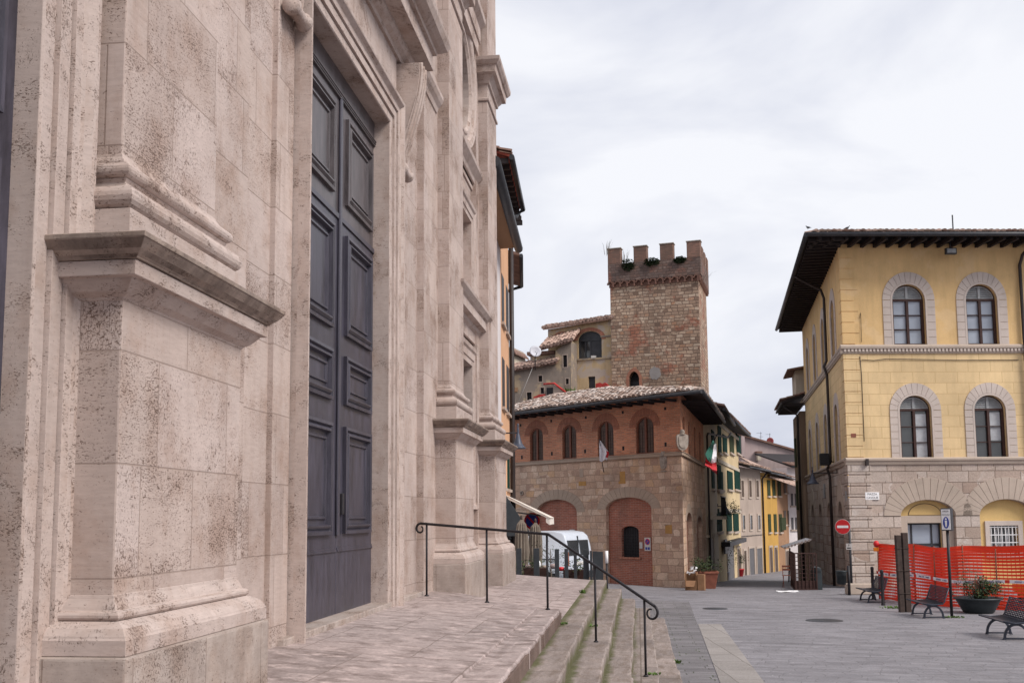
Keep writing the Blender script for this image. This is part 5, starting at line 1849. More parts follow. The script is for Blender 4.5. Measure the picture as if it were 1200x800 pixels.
# awning over the bar terrace
a0, a1 = FO.px(597.5, 581, .05), None
pA = FO.p(.2, 2.95, .04)
yA = 28.6
e = at_dist(644, 606.5, math.hypot(2.4, 28.4))
t0 = Vector((-3.7, e.y, at_dist(597, 581, math.hypot(3.7, e.y)).z))
aw = thing('awning', 'cream sloping awning with a tan underside over the bar terrace', 'awning', (t0.x, t0.y, 0))
dn = Vector((e.x - t0.x, 0, e.z - t0.z))
back = Vector((-.14, 3.2, 0))
b = MB(); slab(b, [t0, t0 + dn, t0 + dn + back, t0 + back], .03); b.build('canopy', MT['canvas_tan'], aw)
b = MB(); b.add([t0 + Vector((0, -.01, .05)), t0 + dn + Vector((0, -.01, .02)), t0 + dn + Vector((0, -.01, -.035)), t0 + Vector((0, -.01, -.03))], [(0, 1, 2, 3)])
up = Vector((0, 0, .012))
slab(b, [t0 + up + Vector((0, -.02, .05)), t0 + dn + up + Vector((.02, -.02, 0)), t0 + dn + back + up, t0 + back + up], .02)
b.build('top_cloth', MT['awning_white'], aw)
b = MB()
v0 = t0 + dn
for k in range(10):
    p0 = v0 + back * (k / 10); p1 = v0 + back * ((k + 1) / 10)
    b.add([p0, p1, p1 - Vector((0, 0, .17)), p1.lerp(p0, .5) - Vector((-.01, 0, .20)), p0 - Vector((0, 0, .17))], [(0, 1, 2, 3, 4)])
b.quad(v0, v0 - Vector((.10, 0, -.045)), v0 - Vector((.10, 0, .12)), v0 - Vector((0, 0, .2)))
b.build('valance', MT['awning_white'], aw, recalc=False)
b = MB(); b.tube([t0 - Vector((0, 0, .4)), t0 + dn * .8 - Vector((0, -.1, .06))], .02, 6); b.build('awning_arm', MT['iron'], aw)
# ================================================================== old houses on the rise beside the tower
HO = TF_.p(TWD, 0, -.3)
FH = Fr(HO, 78, -1)                          # u runs left from the tower
def hb(x0, y0, x1, y1, d=0): return FH.box_px(x0, y0, x1, y1, d)
hh = thing('loggia_house', 'old ochre house with a large arched loggia window joined to the tower', 'house', (HO.x, HO.y, 3))
uL = FH.px(642.5, 420)[0]
ztl, ztr = FH.px(642.5, 386)[1], FH.px(716, 374)[1]
AW = arch_px(FH, 677.5, 705, 388, 398, 419.5)
b = MB()
sw = hb(689.5, 441, 697.5, 456)
b.wall(FH, [(0, 3), (0, ztr), (uL, ztl), (uL, 3)], [arch(*AW), rect(*sw)], 0, .25)
b.quad(FH.p(uL, 3), FH.p(uL, ztl), FH.p(uL, ztl, -5), FH.p(uL, 3, -5))
b.build('wall', MT['old_yellow'], hh)
c, hw = (AW[0] + AW[1]) / 2, (AW[1] - AW[0]) / 2
b = MB(); b.sheet(FH, arch(*AW), -.22); wn = b.build('window', MT['glass_dark'], hh)
b = MB()
b.ring(FH, arch(*AW), arch(AW[0] + .09, AW[1] - .09, AW[2] + .05, AW[3], AW[4] - .1), -.22, -.12)
b.box(FH, AW[0], AW[1], AW[3] - .06, AW[3] + .06, -.21, -.12); b.box(FH, c - .05, c + .05, AW[2], AW[3], -.21, -.11)
b.box(FH, AW[0] + .09, c - .05, AW[2], AW[3] - .06, -.2, -.15)
b.box(FH, c + .28, c + .34, AW[2], AW[3], -.2, -.13)
b.prism(FH, arch(AW[0] + .09, AW[1] - .09, AW[3], AW[3] + .001, AW[4] - .1), -.21, -.16)
b.build('frame', MT['gutter'], wn)
b = MB(); b.cube(FH.p(c - .2, AW[2] + .06, -.05), .3, .2, .14); b.build('white_bundle', MT['off_white'], wn)
b = MB(); voussoirs(b, FH, c, AW[3], hw + .02, hw + .24, 15, -.05, .03, .01, AW[4] - AW[3] + .02, AW[4] - AW[3] + .22)
b.build('brick_arch', MT['brick_arch'], wn)
A_2 = arch_px(FH, 649, 668, 392, 401, 419)
b = MB(); c2, hw2 = (A_2[0] + A_2[1]) / 2, (A_2[1] - A_2[0]) / 2
voussoirs(b, FH, c2, A_2[3], hw2, hw2 + .2, 13, -.05, .03, .01, A_2[4] - A_2[3], A_2[4] - A_2[3] + .18); b.build('blind_arch', MT['brick_arch'], hh)
b = MB()
z = FH.px(690, 420.5)[1]; b.box(FH, 0, FH.px(670, 421)[0], z - .06, z + .04, 0, .08)
z = FH.px(708, 394)[1]; b.box(FH, 0, .68, z - .05, z + .04, 0, .07)
b.build('ledges', MT['old_plaster'], hh)
b = MB(); b.box(FH, sw[0], sw[1], sw[2], sw[3], -.22, -.18); b.build('small_window', MT['gutter'], hh)
sl0 = FH.p(-.1, ztr + .02, .35); sl1 = FH.p(uL + .2, ztl + .02, .35)
b = MB(); slab(b, [sl0, sl1, sl1 - FH.n * 4 + Vector((0, 0, .9)), sl0 - FH.n * 4 + Vector((0, 0, .9))], .1)
hr_ = b.build('roof', MT['tile_dark'], hh)
q = random.Random(4); b = MB()
n = 20
for k in range(n + 1):
    p = sl0.lerp(sl1, k / n)
    for j in range(4):
        r0 = p - FH.n * (j * .36) + Vector((0, 0, .08 + j * .082 + q.uniform(-.02, .04))); r1 = r0 - FH.n * .42 + Vector((0, 0, .09))
        b.tube([r0, r1], [.115, .095], 6, sm=False)
b.build('roof_tiles', MT['tile'], hr_, recalc=False)
# second old house, in front and lower, with a sloping top line
dg = 1.3
def hp(x, y, d=dg):
    u, z = FH.px(x, y, d); return u, z
gh = thing('grey_old_house', 'weathered grey plastered old house with tiny windows and stepped tile roofs', 'house', (HO.x - 5, HO.y, 3))
u0 = hp(669, 430)[0]; u1 = hp(598, 440)[0]
top = [hp(669, 399), hp(651, 411), hp(651, 423.5), hp(608, 433.5), hp(590, 436)]
lp = [(u0, 3.5), (top[0][0], top[0][1]), top[1], top[2], top[3], top[4], (top[4][0], 3.5)]
wins = [(660, 416, 664.5, 430), (663, 443.5, 666.5, 450), (631, 440, 635.5, 447), (617.5, 459.5, 623, 470), (633.5, 454, 637.5, 461)]
b = MB(); b.wall(FH, lp, [rect(*hb(*w, dg)) for w in wins], dg, .2)
b.quad(FH.p(u0, 3.5, dg), FH.p(top[0][0], top[0][1], dg), FH.p(top[0][0], top[0][1], 0), FH.p(u0, 3.5, 0))
b.build('wall', MT['old_plaster'], gh)
for w in wins:
    r_ = hb(*w, dg); b = MB(); b.box(FH, r_[0], r_[1], r_[2], r_[3], dg - .18, dg - .12); f = b.build('window', MT['dark'], gh)
    b = MB(); b.ring(FH, rect(r_[0] - .05, r_[1] + .05, r_[2] - .05, r_[3] + .05), rect(*r_), dg - .1, dg + .015); b.build('frame', MT['beige'], f)
q = random.Random(9)
def tile_run(parent, name, x0, y0, x1, y1, d, depth, rise, mat, n, seed):
    q = random.Random(seed)
    a = FH.p(*FH.px(x0, y0, d), d); c = FH.p(*FH.px(x1, y1, d), d)
    b = MB(); up = Vector((0, 0, rise)); slab(b, [a, c, c - FH.n * depth + up, a - FH.n * depth + up], .09)
    o = b.build(name, MT['tile_dark'], parent)
    b = MB()
    m = max(2, int(depth / .36))
    for k in range(n + 1):
        p = a.lerp(c, k / n)
        for j in range(m):
            r0 = p - FH.n * (j * .36 - .1) + Vector((0, 0, .05 + j * .36 * rise / depth + q.uniform(-.03, .05))); r1 = r0 - FH.n * .44 + Vector((0, 0, .44 * rise / depth))
            b.tube([r0, r1], [.12, .095], 6, sm=False)
    b.build('roof_tiles', MT[mat], o, recalc=False)
tile_run(gh, 'upper_roof', 670.5, 398.5, 634, 409, dg + .3, 1.8, .9, 'tile', 9, 1)
tile_run(gh, 'lower_roof', 652, 424, 596, 434.5, dg + .3, 1.6, .55, 'tile', 14, 2)
r_ = hb(621.5, 411.5, 651, 426, dg - .8); b = MB(); b.box(FH, r_[0], r_[1], r_[2] - .3, r_[3], dg - 1.6, dg - .8); b.build('attic_wall', MT['old_yellow'], gh)
r_ = hb(618, 413.5, 650, 415.5, dg - .6); b = MB(); b.box(FH, r_[0], r_[1], r_[2], r_[3] + .1, dg - 1.9, dg - .5); b.build('attic_roof', MT['tile_dark'], gh)
# little lean-to with a red edged roof, red walls
b = MB()
q0 = [hp(639.5, 452, 1.9), hp(649, 450.5, 1.9), hp(664, 460.5, 1.9), hp(664, 468, 1.9), hp(640, 470, 1.9)]
b.prism(FH, q0, dg, 1.9); lt = b.build('lean_to', MT['beige'], gh)
b = MB(); b.tube([FH.p(*hp(637, 450, 1.95), 1.95), FH.p(*hp(649.5, 449, 1.95), 1.95), FH.p(*hp(665, 461, 1.95), 1.95)], .06, 6); b.build('red_verge', MT['red_tarp'], lt)
r_ = hb(640.5, 454, 648, 466, 1.92); b = MB(); b.box(FH, r_[0], r_[1], r_[2], r_[3], 1.7, 1.93); b.build('doorway', MT['dark'], lt)
b = MB(); b.prism(FH, [hp(625, 472, 1.95), hp(625, 465, 1.95), hp(632, 462, 1.95), hp(638.5, 461.5, 1.95), hp(638.5, 466, 1.95), hp(636, 472, 1.95)], 1.5, 1.95)
tag(b.build('red_wall', MT['red_tarp']), 'low red rendered wall in front of the grey old house', 'wall')
b = MB(); b.prism(FH, [hp(698, 456, .6), hp(698, 449.5, .6), hp(703, 448, .6), hp(706, 449.5, .6), hp(709, 448, .6), hp(713.5, 452, .6), hp(713, 456, .6)], .1, .6)
tag(b.build('red_wall', MT['red_tarp']), 'low red rendered wall at the foot of the loggia house near the tower', 'wall')
b = MB(); slab(b, [FH.p(*hp(645, 468, 2.4), 2.4), FH.p(*hp(686, 458.5, 2.4), 2.4), FH.p(*hp(690, 457.5, 1.4), 1.4), FH.p(*hp(655, 462, .4), .4)], .15)
b.build('red_ridge', MT['tile'], gh)
b = MB(); b.box(FH, hp(600.5, 470)[0], hp(590, 470)[0], 3.5, hp(596, 437)[1], dg - 2, dg + .05)
sg_ = b.build('side_house', MT['beige'], gh)
b = MB(); b.box(FH, *hb(602, 454, 606.5, 459, dg + .02), dg, dg + .06); b.build('small_shutter', MT['ochre'], gh)
gp = Fr((-9.5, 70, 0), 78, -1)
b = MB(); a = gp.px(600, 407); c = gp.px(601.5, 425); e_ = gp.px(592, 425)
b.prism(gp, [(e_[0] + 3, 3), (e_[0] + 3, a[1] + .6), (a[0], a[1]), (gp.px(601, 425)[0], 3)], -3, 0); fg = thing('far_gable', 'pale gable end of a far house peeping beside the orange house downpipe', 'house', gp.p(a[0], 3))
b.build('wall', MT['cream'], fg)
b = MB(); p0 = gp.p(*gp.px(598, 405.5), .1); p1 = gp.p(*gp.px(604.5, 413), .1); slab(b, [p0, p1, p1 - gp.n * 3, p0 - gp.n * 3], .12); b.build('roof', MT['tile_dark'], fg)
# satellite dish
dp = at_dist(627.5, 411.5, 55.5); fc = (EYEP - dp).normalized(); ax = Vector((fc.x + .25, fc.y, .25)).normalized()
sd = thing('satellite_dish', 'round pale satellite dish above the low roof of the grey old house', 'satellite dish', dp - Vector((0, 0, .9)))
b = MB(); b.lathe(dp, [(0, -.06), (.14, -.05), (.26, -.025), (.325, 0), (.33, .008), (.25, -.012), (.14, -.035), (0, -.045)], 24, ax=ax); b.build('dish', MT['dish'], sd)
b = MB(); b.tube([dp - ax * .05, dp - Vector((0, 0, .3)) - ax * .1, dp - Vector((0, 0, 1.0)) - ax * .1], .03, 6); b.build('mast', MT['iron'], sd)
b = MB(); b.tube([dp - Vector((0, 0, .3)), dp + ax * .38 - Vector((0, 0, .2))], .015, 5); b.build('arm', MT['iron'], sd)
tuft('roof_grass', FH.p(*hp(668, 459, 1.6), 1.6), .35, .3, 60, 'tuft of grass between the red ridge and the grey old house', seed=31, cat='grass', wide=.02)
b = MB(); b.tube([FH.p(*hp(628.5, 420, 1.5), 1.5), FH.p(*hp(608, 470, 2.0), 2.0)], .012, 5); tag(b.build('dish_cable', MT['off_white']), 'thin pale cable running down from the satellite dish', 'cable')

# ================================================================== street houses
def shutters(fr, parent, x0, y0, x1, y1, mat, leafs=2, d=.0, open_=False):
    u0, u1, z0, z1 = fr.box_px(x0, y0, x1, y1)
    b = MB(); b.box(fr, u0, u1, z0, z1, -.06, .012)
    w = b.build('window', MT['dark'] if open_ else MT[mat], parent)
    n = leafs
    b = MB()
    g = .02
    if open_:
        wd = (u1 - u0) * .5
        b.box(fr, u0 - wd, u0 - g, z0, z1, .005, .06); b.box(fr, u1 + g, u1 + wd, z0, z1, .005, .06)
    else:
        m = (u0 + u1) / 2
        b.box(fr, u0, m - g / 2, z0, z1, .013, .05); b.box(fr, m + g / 2, u1, z0, z1, .013, .05)
    k = 0
    b.build('shutter', MT[mat], w)
    b = MB(); b.box(fr, u0 - .12, u1 + .12, z0 - .14, z0 - .02, -.02, .12); b.build('sill', MT['vous_low'], w)
    return w
def pane_window(fr, parent, x0, y0, x1, y1, mat='glass_dark', frame='vous_low'):
    u0, u1, z0, z1 = fr.box_px(x0, y0, x1, y1)
    b = MB(); b.box(fr, u0, u1, z0, z1, -.05, .014); w = b.build('window', MT[mat], parent)
    b = MB(); b.ring(fr, rect(u0 - .12, u1 + .12, z0 - .12, z1 + .12), rect(u0, u1, z0, z1), -.02, .06); b.build('frame', MT[frame], w)
    return w
def door_px(fr, parent, x0, y0, x1, mat, arch_=False):
    u0, u1, z0, z1 = fr.box_px(x0, y0, x1, y0 + 40)
    b = MB()
    if arch_: b.prism(fr, arch(u0, u1, -3, z1 - .4, z1), -.05, .016)
    else: b.box(fr, u0, u1, -3, z1, -.05, .016)
    d = b.build('door', MT[mat], parent)
    b = MB(); b.box(fr, u0 - .15, u0, -3, z1 + .15, -.02, .05); b.box(fr, u1, u1 + .15, -3, z1 + .15, -.02, .05); b.box(fr, u0, u1, z1, z1 + .15, -.02, .05)
    b.build('door_frame', MT['vous_low'], d)
    return d
def body(t, fr, L, z1, mat, depth=7, z0=-3.5, ends=True):
    b = MB(); b.wall(fr, rect(0, L, z0, z1), [], 0, 0)
    if ends:
        for u in (0, L): b.quad(fr.p(u, z0), fr.p(u, z1), fr.p(u, z1, -depth), fr.p(u, z0, -depth))
    return b.build('wall', MT[mat], t)
def eave(t, fr, u0, u1, z, ov, mat='tile', depth=4, slope=.30, seed=0, rows=1.4, tilesz=True):
    b = MB(); slab(b, [fr.p(u0, z, ov), fr.p(u1, z, ov), fr.p(u1, z + slope * (depth + ov), -depth), fr.p(u0, z + slope * (depth + ov), -depth)], .12)
    r = b.build('roof', MT['soffit'], t)
    b = MB(); tiles(b, fr, u0, u1, z + .02, ov + .04, math.atan(slope), rows, seed=seed, pitch=.24, r=.10); b.build('roof_tiles', [MT[mat], MT['tile_brown'], MT['tile_dark']], r, recalc=False)
    b = MB(); b.tube([fr.p(u0, z - .08, ov + .04), fr.p(u1, z - .08, ov + .04)], .08, 6); b.build('gutter', MT['gutter'], t)
    return r
S0, S1, S2, S3, S4, S5, S6 = (3.12, 48.9), (4.35, 57.3), (6.95, 71.6), (9.15, 78.2), (11.2, 85.), (12.9, 91.), (13.6, 99)
V = lambda p: Vector((p[0], p[1], 0))
TWD_ = (6, 60, 0)
# pale narrow house
f1, n1 = line_fr(V(S0), V(S1), (8, 40, 0))
t = thing('pale_house', 'narrow pale house with a balcony just past the brick palace', 'house', (S0[0], S0[1], -1))
z1 = f1.px(832, 492)[1]
body(t, f1, n1, z1, 'cream')
eave(t, f1, -.3, n1 + .2, z1 + .1, 1.0, 'tile_dark', seed=41, depth=1.2)
b = MB(); z = f1.px(830, 606)[1]; u = f1.px(829, 600)[0]; b.box(f1, u, u + 3.4, z - .1, z + .06, 0, .7); bal = b.build('balcony', MT['cream'], t)
b = MB()
for k in range(16): b.tube([f1.p(u + k * 3.4 / 15, z + .06, .66), f1.p(u + k * 3.4 / 15, z + 1.0, .66)], .012, 4)
b.box(f1, u, u + 3.4, z + .98, z + 1.03, .63, .69); b.build('railing', MT['iron'], bal)
b = MB(); z = f1.px(829, 628)[1]; b.box(f1, .3, 5.5, z - .05, z + .05, 0, .1); b.build('string_course', MT['cream'], t)
door_px(f1, t, 830.5, 630, 836, 'brown_door', True)
for y0, y1 in ((505, 530), (545, 572)): shutters(f1, t, 833.5, y0, 836.5, y1, 'green')
q = random.Random(12)
# yellow house with green shutters
f2, n2 = line_fr(V(S1), V(S2), (8, 50, 0))
t = thing('shuttered_house', 'yellow street house with dark green shutters in three rows', 'house', (S1[0], S1[1], -1.5))
z1 = f2.px(855, 503)[1]
body(t, f2, n2, z1, 'yellow_pale')
eave(t, f2, -.2, n2 + .3, z1 + .05, .8, 'tile_dark', seed=42)
for x in (849, 857, 865):
    w = 2.3
    shutters(f2, t, x - w, 510, x + w, 530 + (x - 849) * .05, 'green_olive' if x == 857 else 'green')
for x in (843.5, 855, 863.5): shutters(f2, t, x - 3, 552 + (x - 843) * .02, x + 3, 573, 'green')
for x in (842.5, 854, 862): shutters(f2, t, x - 3, 601.5, x + 3, 622, 'green')
for y0, y1 in ((500, 530), (545, 575), (596, 623)): shutters(f2, t, 841, y0, 844.5, y1, 'green')
b = MB()
for y in (546, 598, 507): z = f2.px(855, y)[1]; b.box(f2, .3, n2, z - .10, z + .10, -.02, .07)
b.build('string_bands', MT['cream'], t)
door_px(f2, t, 852, 638, 859.5, 'grey_door'); door_px(f2, t, 864, 642, 868, 'brown_door', True)
b = MB(); u0, u1, z0, z1_ = f2.box_px(845, 632, 866, 637); b.box(f2, u0, u1, z0, z1_, 0, .5); b.build('shop_canopy', MT['iron'], t)
b = MB(); u, z = f2.px(847, 640); b.box(f2, u - .6, u + .6, z - .4, z + .4, .1, .2); b.build('shop_board', MT['grey_door'], t)
b = MB()
for k in range(5):
    u, z = f2.px(856 + k * 2, 635 - k * .2, .3); b.lathe(f2.p(u, z, .3), [(0, -.08), (.07, 0), (0, .08)], 8)
lm = N('lit_shop_lamp'); lm.fin((.9, .85, .7)); lm.b.inputs['Emission Color'].default_value = (1, .93, .78, 1); lm.b.inputs['Emission Strength'].default_value = 4
b.build('shop_lamps', lm.m, t)
# beige house
f3, n3 = line_fr(V(S2), V(S3), (12, 60, 0))
t = thing('beige_house', 'plain beige street house with grey shopfront doors and small windows', 'house', (S2[0], S2[1], -2))
z1 = f3.px(880, 549)[1]
body(t, f3, n3, z1, 'beige')
eave(t, f3, -.2, n3, z1 + .02, .7, 'tile', seed=43, depth=5)
for x in (869.5, 878.5, 887): pane_window(f3, t, x - 1.4, 563, x + 1.4, 582, 'brown_door')
for x in (871, 879.7, 889): pane_window(f3, t, x - 1.4, 603.5, x + 1.4, 620, 'glass_dark')
for x0, x1 in ((871.8, 874.5), (878, 884), (887, 893)): door_px(f3, t, x0, 642 if x0 > 875 else 645, x1, 'grey_door' if x0 > 875 else 'brown_door')
b = MB(); z = f3.px(880, 627)[1]; b.tube([f3.p(0, z, .05), f3.p(n3, z, .05)], .02, 4); b.build('cable', MT['iron'], t)
# orange house
f4, n4 = line_fr(V(S3), V(S4), (14, 70, 0))
t = thing('bright_orange_house', 'bright orange street house with olive shutters and a dark downpipe', 'house', (S3[0], S3[1], -2))
z1 = f4.px(905, 556)[1]
body(t, f4, n4, z1, 'orange')
eave(t, f4, 0, n4, z1 + .02, .7, 'tile', seed=44, depth=5)
for x in (900.5, 906.5, 913): shutters(f4, t, x - 1.6, 562.5, x + 1.6, 580.5, 'green_olive')
for x in (901.5, 908.2, 914.5): shutters(f4, t, x - 1.5, 602, x + 1.5, 623, 'green_olive')
b = MB(); u0, u1, z0, z1_ = f4.box_px(914, 606, 919.5, 621); b.box(f4, u0, u1, z0, z1_, .02, .12); b.build('open_shutter', MT['green_olive'], t)
for x in (903.5, 909.5): door_px(f4, t, x - 1.6, 641, x + 1.6, 'brown_door', True)
b = MB(); b.tube([f4.p(.15, z1, .5), f4.p(.15, z1 - .5, .1), f4.p(.15, -2.3, .1)], .07, 6); b.build('downpipe', MT['copper'], t)
b = MB(); z = f4.px(905, 593)[1]; b.tube([f4.p(0, z + 2.2, .05), f4.p(n4, z + 2.2, .05)], .03, 4); b.build('cable', MT['iron'], t)
# ochre house
f5, n5 = line_fr(V(S4), V(S5), (16, 80, 0))
t = thing('ochre_house', 'brownish ochre street house beyond the bright orange one', 'house', (S4[0], S4[1], -2.2))
z1 = f5.px(922, 561)[1]
body(t, f5, n5, z1, 'ochre')
eave(t, f5, -.1, n5 + .3, z1 + .02, .7, 'tile_dark', seed=45, depth=5)
for x in (919.5, 924): 
    shutters(f5, t, x - 1.2, 566, x + 1.2, 577, 'brown_door'); shutters(f5, t, x - 1.2, 598, x + 1.2, 614, 'brown_door')
door_px(f5, t, 921, 645, 924.5, 'brown_door')
# houses closing the street
f6, n6 = line_fr(V(S5), (20, 96, 0), (8, 40, 0))
t = thing('white_street_house', 'white house glimpsed at the far bend of the street', 'house', (14, 92, -2.3))
body(t, f6, n6, 6.2, 'white_plaster')
for x, y0, y1 in ((928, 578, 592), (932.5, 578, 592), (928.5, 606, 620), (933, 606, 620)): shutters(f6, t, x - 1.1, y0, x + 1.1, y1, 'grey_door')
eave(t, f6, 0, n6, 6.3, .6, 'tile_dark', seed=46)
# big pink house behind
f7 = Fr((7.2, 97, 0), u=(.985, .17, 0), n=(.17, -.985, 0))
t = thing('pink_house', 'large pale pink gable wall with a chimney rising behind the street roofs', 'house', (10, 97, -2))
ptop = [f7.px(862, 507), f7.px(935, 529)]
b = MB(); b.prism(f7, [(ptop[0][0] - 3, -3), (ptop[0][0] - 3, ptop[0][1] + .8), ptop[0], ptop[1], (ptop[1][0], -3)], -8, 0); b.build('wall', MT['pink'], t)
b = MB(); p0 = f7.p(ptop[0][0] - 3.2, ptop[0][1] + .95, .3); p1 = f7.p(ptop[1][0] + .3, ptop[1][1] + .05, .3); slab(b, [p0, p1, p1 - f7.n * 9, p0 - f7.n * 9], .18); b.build('roof', MT['tile_dark'], t)
b = MB(); r_ = f7.box_px(869, 508, 873, 535, .3); b.box(f7, *r_, -.1, .3); ck = b.build('chimney', MT['pink'], t)
b = MB(); b.box(f7, r_[0] - .1, r_[1] + .1, r_[3], r_[3] + .6, -.2, .4); b.build('chimney_pot', MT['tile_dark'], ck)
b = MB(); r_ = f7.box_px(888, 531, 892, 539, .6); b.box(f7, *r_, .1, .6); c2_ = b.build('chimney', MT['cream'], t)
b = MB(); b.box(f7, r_[0] - .1, r_[1] + .1, r_[3], r_[3] + .2, 0, .7); b.build('chimney_pot', MT['tile_dark'], c2_)
# lower roof slope between the street eaves and the pink wall
b = MB()
g_ = [f3.p(-.2, f3.px(868, 541)[1], -3.0), f4.p(n4, f4.px(914, 556)[1], -1.0)]
for k, (x0, y0, x1, y1) in enumerate(((866, 534, 935, 563),)):
    fz = Fr((8, 88, 0), u=(.6, .8, 0), n=(.8, -.6, 0))
    p0 = fz.p(*fz.px(x0, y0)); p1 = fz.p(*fz.px(x1, y1))
    slab(b, [p0, p1, p1 + Vector((1.5, -6, -1.5)), p0 + Vector((1.5, -8, -2.0))], .15)
t2 = thing('street_roof', 'long brown tiled roof slope behind the street eaves under the pink wall', 'roof', (9, 86, 4))
b.build('roof_slope', MT['tile'], t2)
rdp = f7.p(*f7.px(902.5, 516.5, -.5), -.5)
t = thing('red_dish', 'small reddish satellite dish on the ridge of the pink house', 'satellite dish', rdp - Vector((0, 0, 1)))
b = MB(); b.lathe(rdp, [(0, -.1), (.18, -.08), (.32, 0), (.33, .01), (.18, -.05), (0, -.07)], 18, ax=(EYEP - rdp)); b.build('dish', MT['dish_red'], t)
b = MB(); b.tube([rdp, rdp - Vector((0, 0, 1))], .03, 5); b.build('mast', MT['iron'], t)
for x, y, yb, lab in ((891.5, 506, 517, 'taller of two thin television aerials on the pink house'), (902, 507.5, 514, 'shorter television aerial behind the red dish')):
    p0 = f7.p(*f7.px(x, y, -1), -1); p1 = f7.p(*f7.px(x, yb, -1), -1)
    b = MB(); b.tube([p1 - Vector((0, 0, .5)), p0], .022, 5); b.tube([p0 - Vector((.4, 0, .1)), p0 + Vector((.1, 0, -.1))], .015, 4); b.tube([p0 - Vector((.2, 0, .45)), p0 + Vector((.2, 0, -.45))], .015, 4)
    tag(b.build('aerial', MT['iron']), lab, 'aerial')
p_ = at_dist(850.5, 592.5, 55)
bell_lamp('wall_lamp', 'small bell shaped street lamp in front of the yellow shuttered house', f1.p(n1 - .4, p_.z, .05), p_, .62)

# ================================================================== far fill: low row of distant roofs beyond the piazza sheet
# ================================================================== street furniture
def on(px_, py_): return ground_at(px_, py_)
# ---- benches
def make_bench():
    t = thing('bench', '', 'bench', (0, 0, 0), 'metal benches along the orange fence')
    LEN = 1.75
    SC = .76
    # side frames: an arch on a foot bar
    for y in (-.62, .62):
        b = MB()
        n = 14
        pr = [(-.30 * cos(pi * k / n), .04 + .36 * sin(pi * k / n)) for k in range(n + 1)]
        for dx in (-.022, .022): pass
        inner = [(x * .82, .04 + (z - .04) * .84) for x, z in pr]
        f = Fr((0, y, 0), u=(1, 0, 0), n=(0, 1, 0))
        b.prism(f, pr + inner[::-1], -.028, .028)
        b.box(f, -.31, .31, .02, .055, -.024, .024)
        for x in (-.29, .29): b.box(f, x - .035, x + .035, 0, .025, -.035, .035)
        b.build('leg_frame', MT['bench'], t, local=True, bevel=.005)
    # seat: lattice of flat bars
    b = MB()
    for k in range(12):
        s = k / 11
        x = -.36 + .58 * s; z = .455 - .045 * sin(s * pi) + .01 * s
        b.cube((x, 0, z), .034, LEN, .012)
    for k in range(15):
        y = -LEN / 2 + LEN * k / 14
        pts = [(-.375 + .6 * j / 8, y, .442 - .045 * sin(j / 8 * pi) + .01 * j / 8) for j in range(9)]
        b.tube(pts, .012, 5)
    b.build('seat', MT['bench'], t, local=True)
    b = MB()
    for k in range(11):
        s = k / 10
        x = .24 + .16 * s; z = .48 + .42 * s
        b.cube((x, 0, z), .010, LEN, .024)
    for k in range(17):
        y = -LEN / 2 + LEN * k / 16
        b.tube([(.225 + .17 * j / 4, y, .45 + .46 * j / 4) for j in range(5)], .010, 5)
    b.build('backrest', MT['bench'], t, local=True)
    for y in (-LEN / 2, LEN / 2):
        b = MB()
        b.tube([(-.38, y, .455), (-.1, y, .415), (.2, y, .44), (.25, y, .5), (.40, y, .92)], .018, 6)
        b.build('edge_frame', MT['bench'], t, local=True)
    for c in kids(t):
        for v in c.data.vertices: v.co *= SC
        c.data.update()
    return t
bt = make_bench()
b1, b2, b3 = on(1024, 706), on(1091, 724), on(1190, 748)
bt.location = b1 + Vector((.05, .45, 0)); bt.rotation_euler.z = .02; bt['label'] = 'farthest metal bench, in front of the left end of the orange fence'
dup(bt, b2 + Vector((.05, .45, 0)), .02, 'middle metal bench between the brown boards and the information pole')
dup(bt, b3 + Vector((-.05, .25, 0)), .0, 'nearest metal bench with lattice back, cut off by the right picture edge')
# ---- bollards
def make_bollard():
    t = thing('bollard', '', 'bollard', (0, 0, 0), 'dark bollards by the fence')
    b = MB(); b.lathe((0, 0, 0), [(.055, 0), (.055, .03), (.045, .05), (.045, .86), (.05, .88), (.05, .92), (.042, .95), (0, .96)], 12); b.build('post', MT['iron'], t, local=True)
    return t
bo = make_bollard()
p = on(1035, 709); bo.location = p; bo['label'] = 'dark bollard right of the farthest bench against the orange net'
p = on(1023.5, 702); dup(bo, p, 0, 'dark bollard behind the farthest bench back at the stone corner')
# ---- brown boards
p = on(1061, 717)
bd = thing('brown_boards', 'pair of tall brown weathered boards standing upright before the fence', 'board', p)
fb_ = Fr(p, u=(.985, .17, 0), n=(.17, -.985, 0))
for u0, u1, hgt, sh in ((-.15, -.03, 1.88, -.02), (.005, .14, 1.94, -.01)):
    b = MB(); vs = []
    for z, s in ((0, 0), (hgt, sh)):
        for d in (-.06, .06):
            for u in (u0, u1): vs.append(fb_.p(u + s, p.z + z, d))
    b.add(vs, [(0, 1, 3, 2), (4, 6, 7, 5), (0, 4, 5, 1), (2, 3, 7, 6), (0, 2, 6, 4), (1, 5, 7, 3)])
    for k in range(3):
        z = .45 + k * .55; s = sh * z / hgt
        b.box(fb_, u0 + s - .012, u1 + s + .012, p.z + z, p.z + z + .02, -.075, .075)
    b.build('board', MT['corten'], bd, bevel=.008)
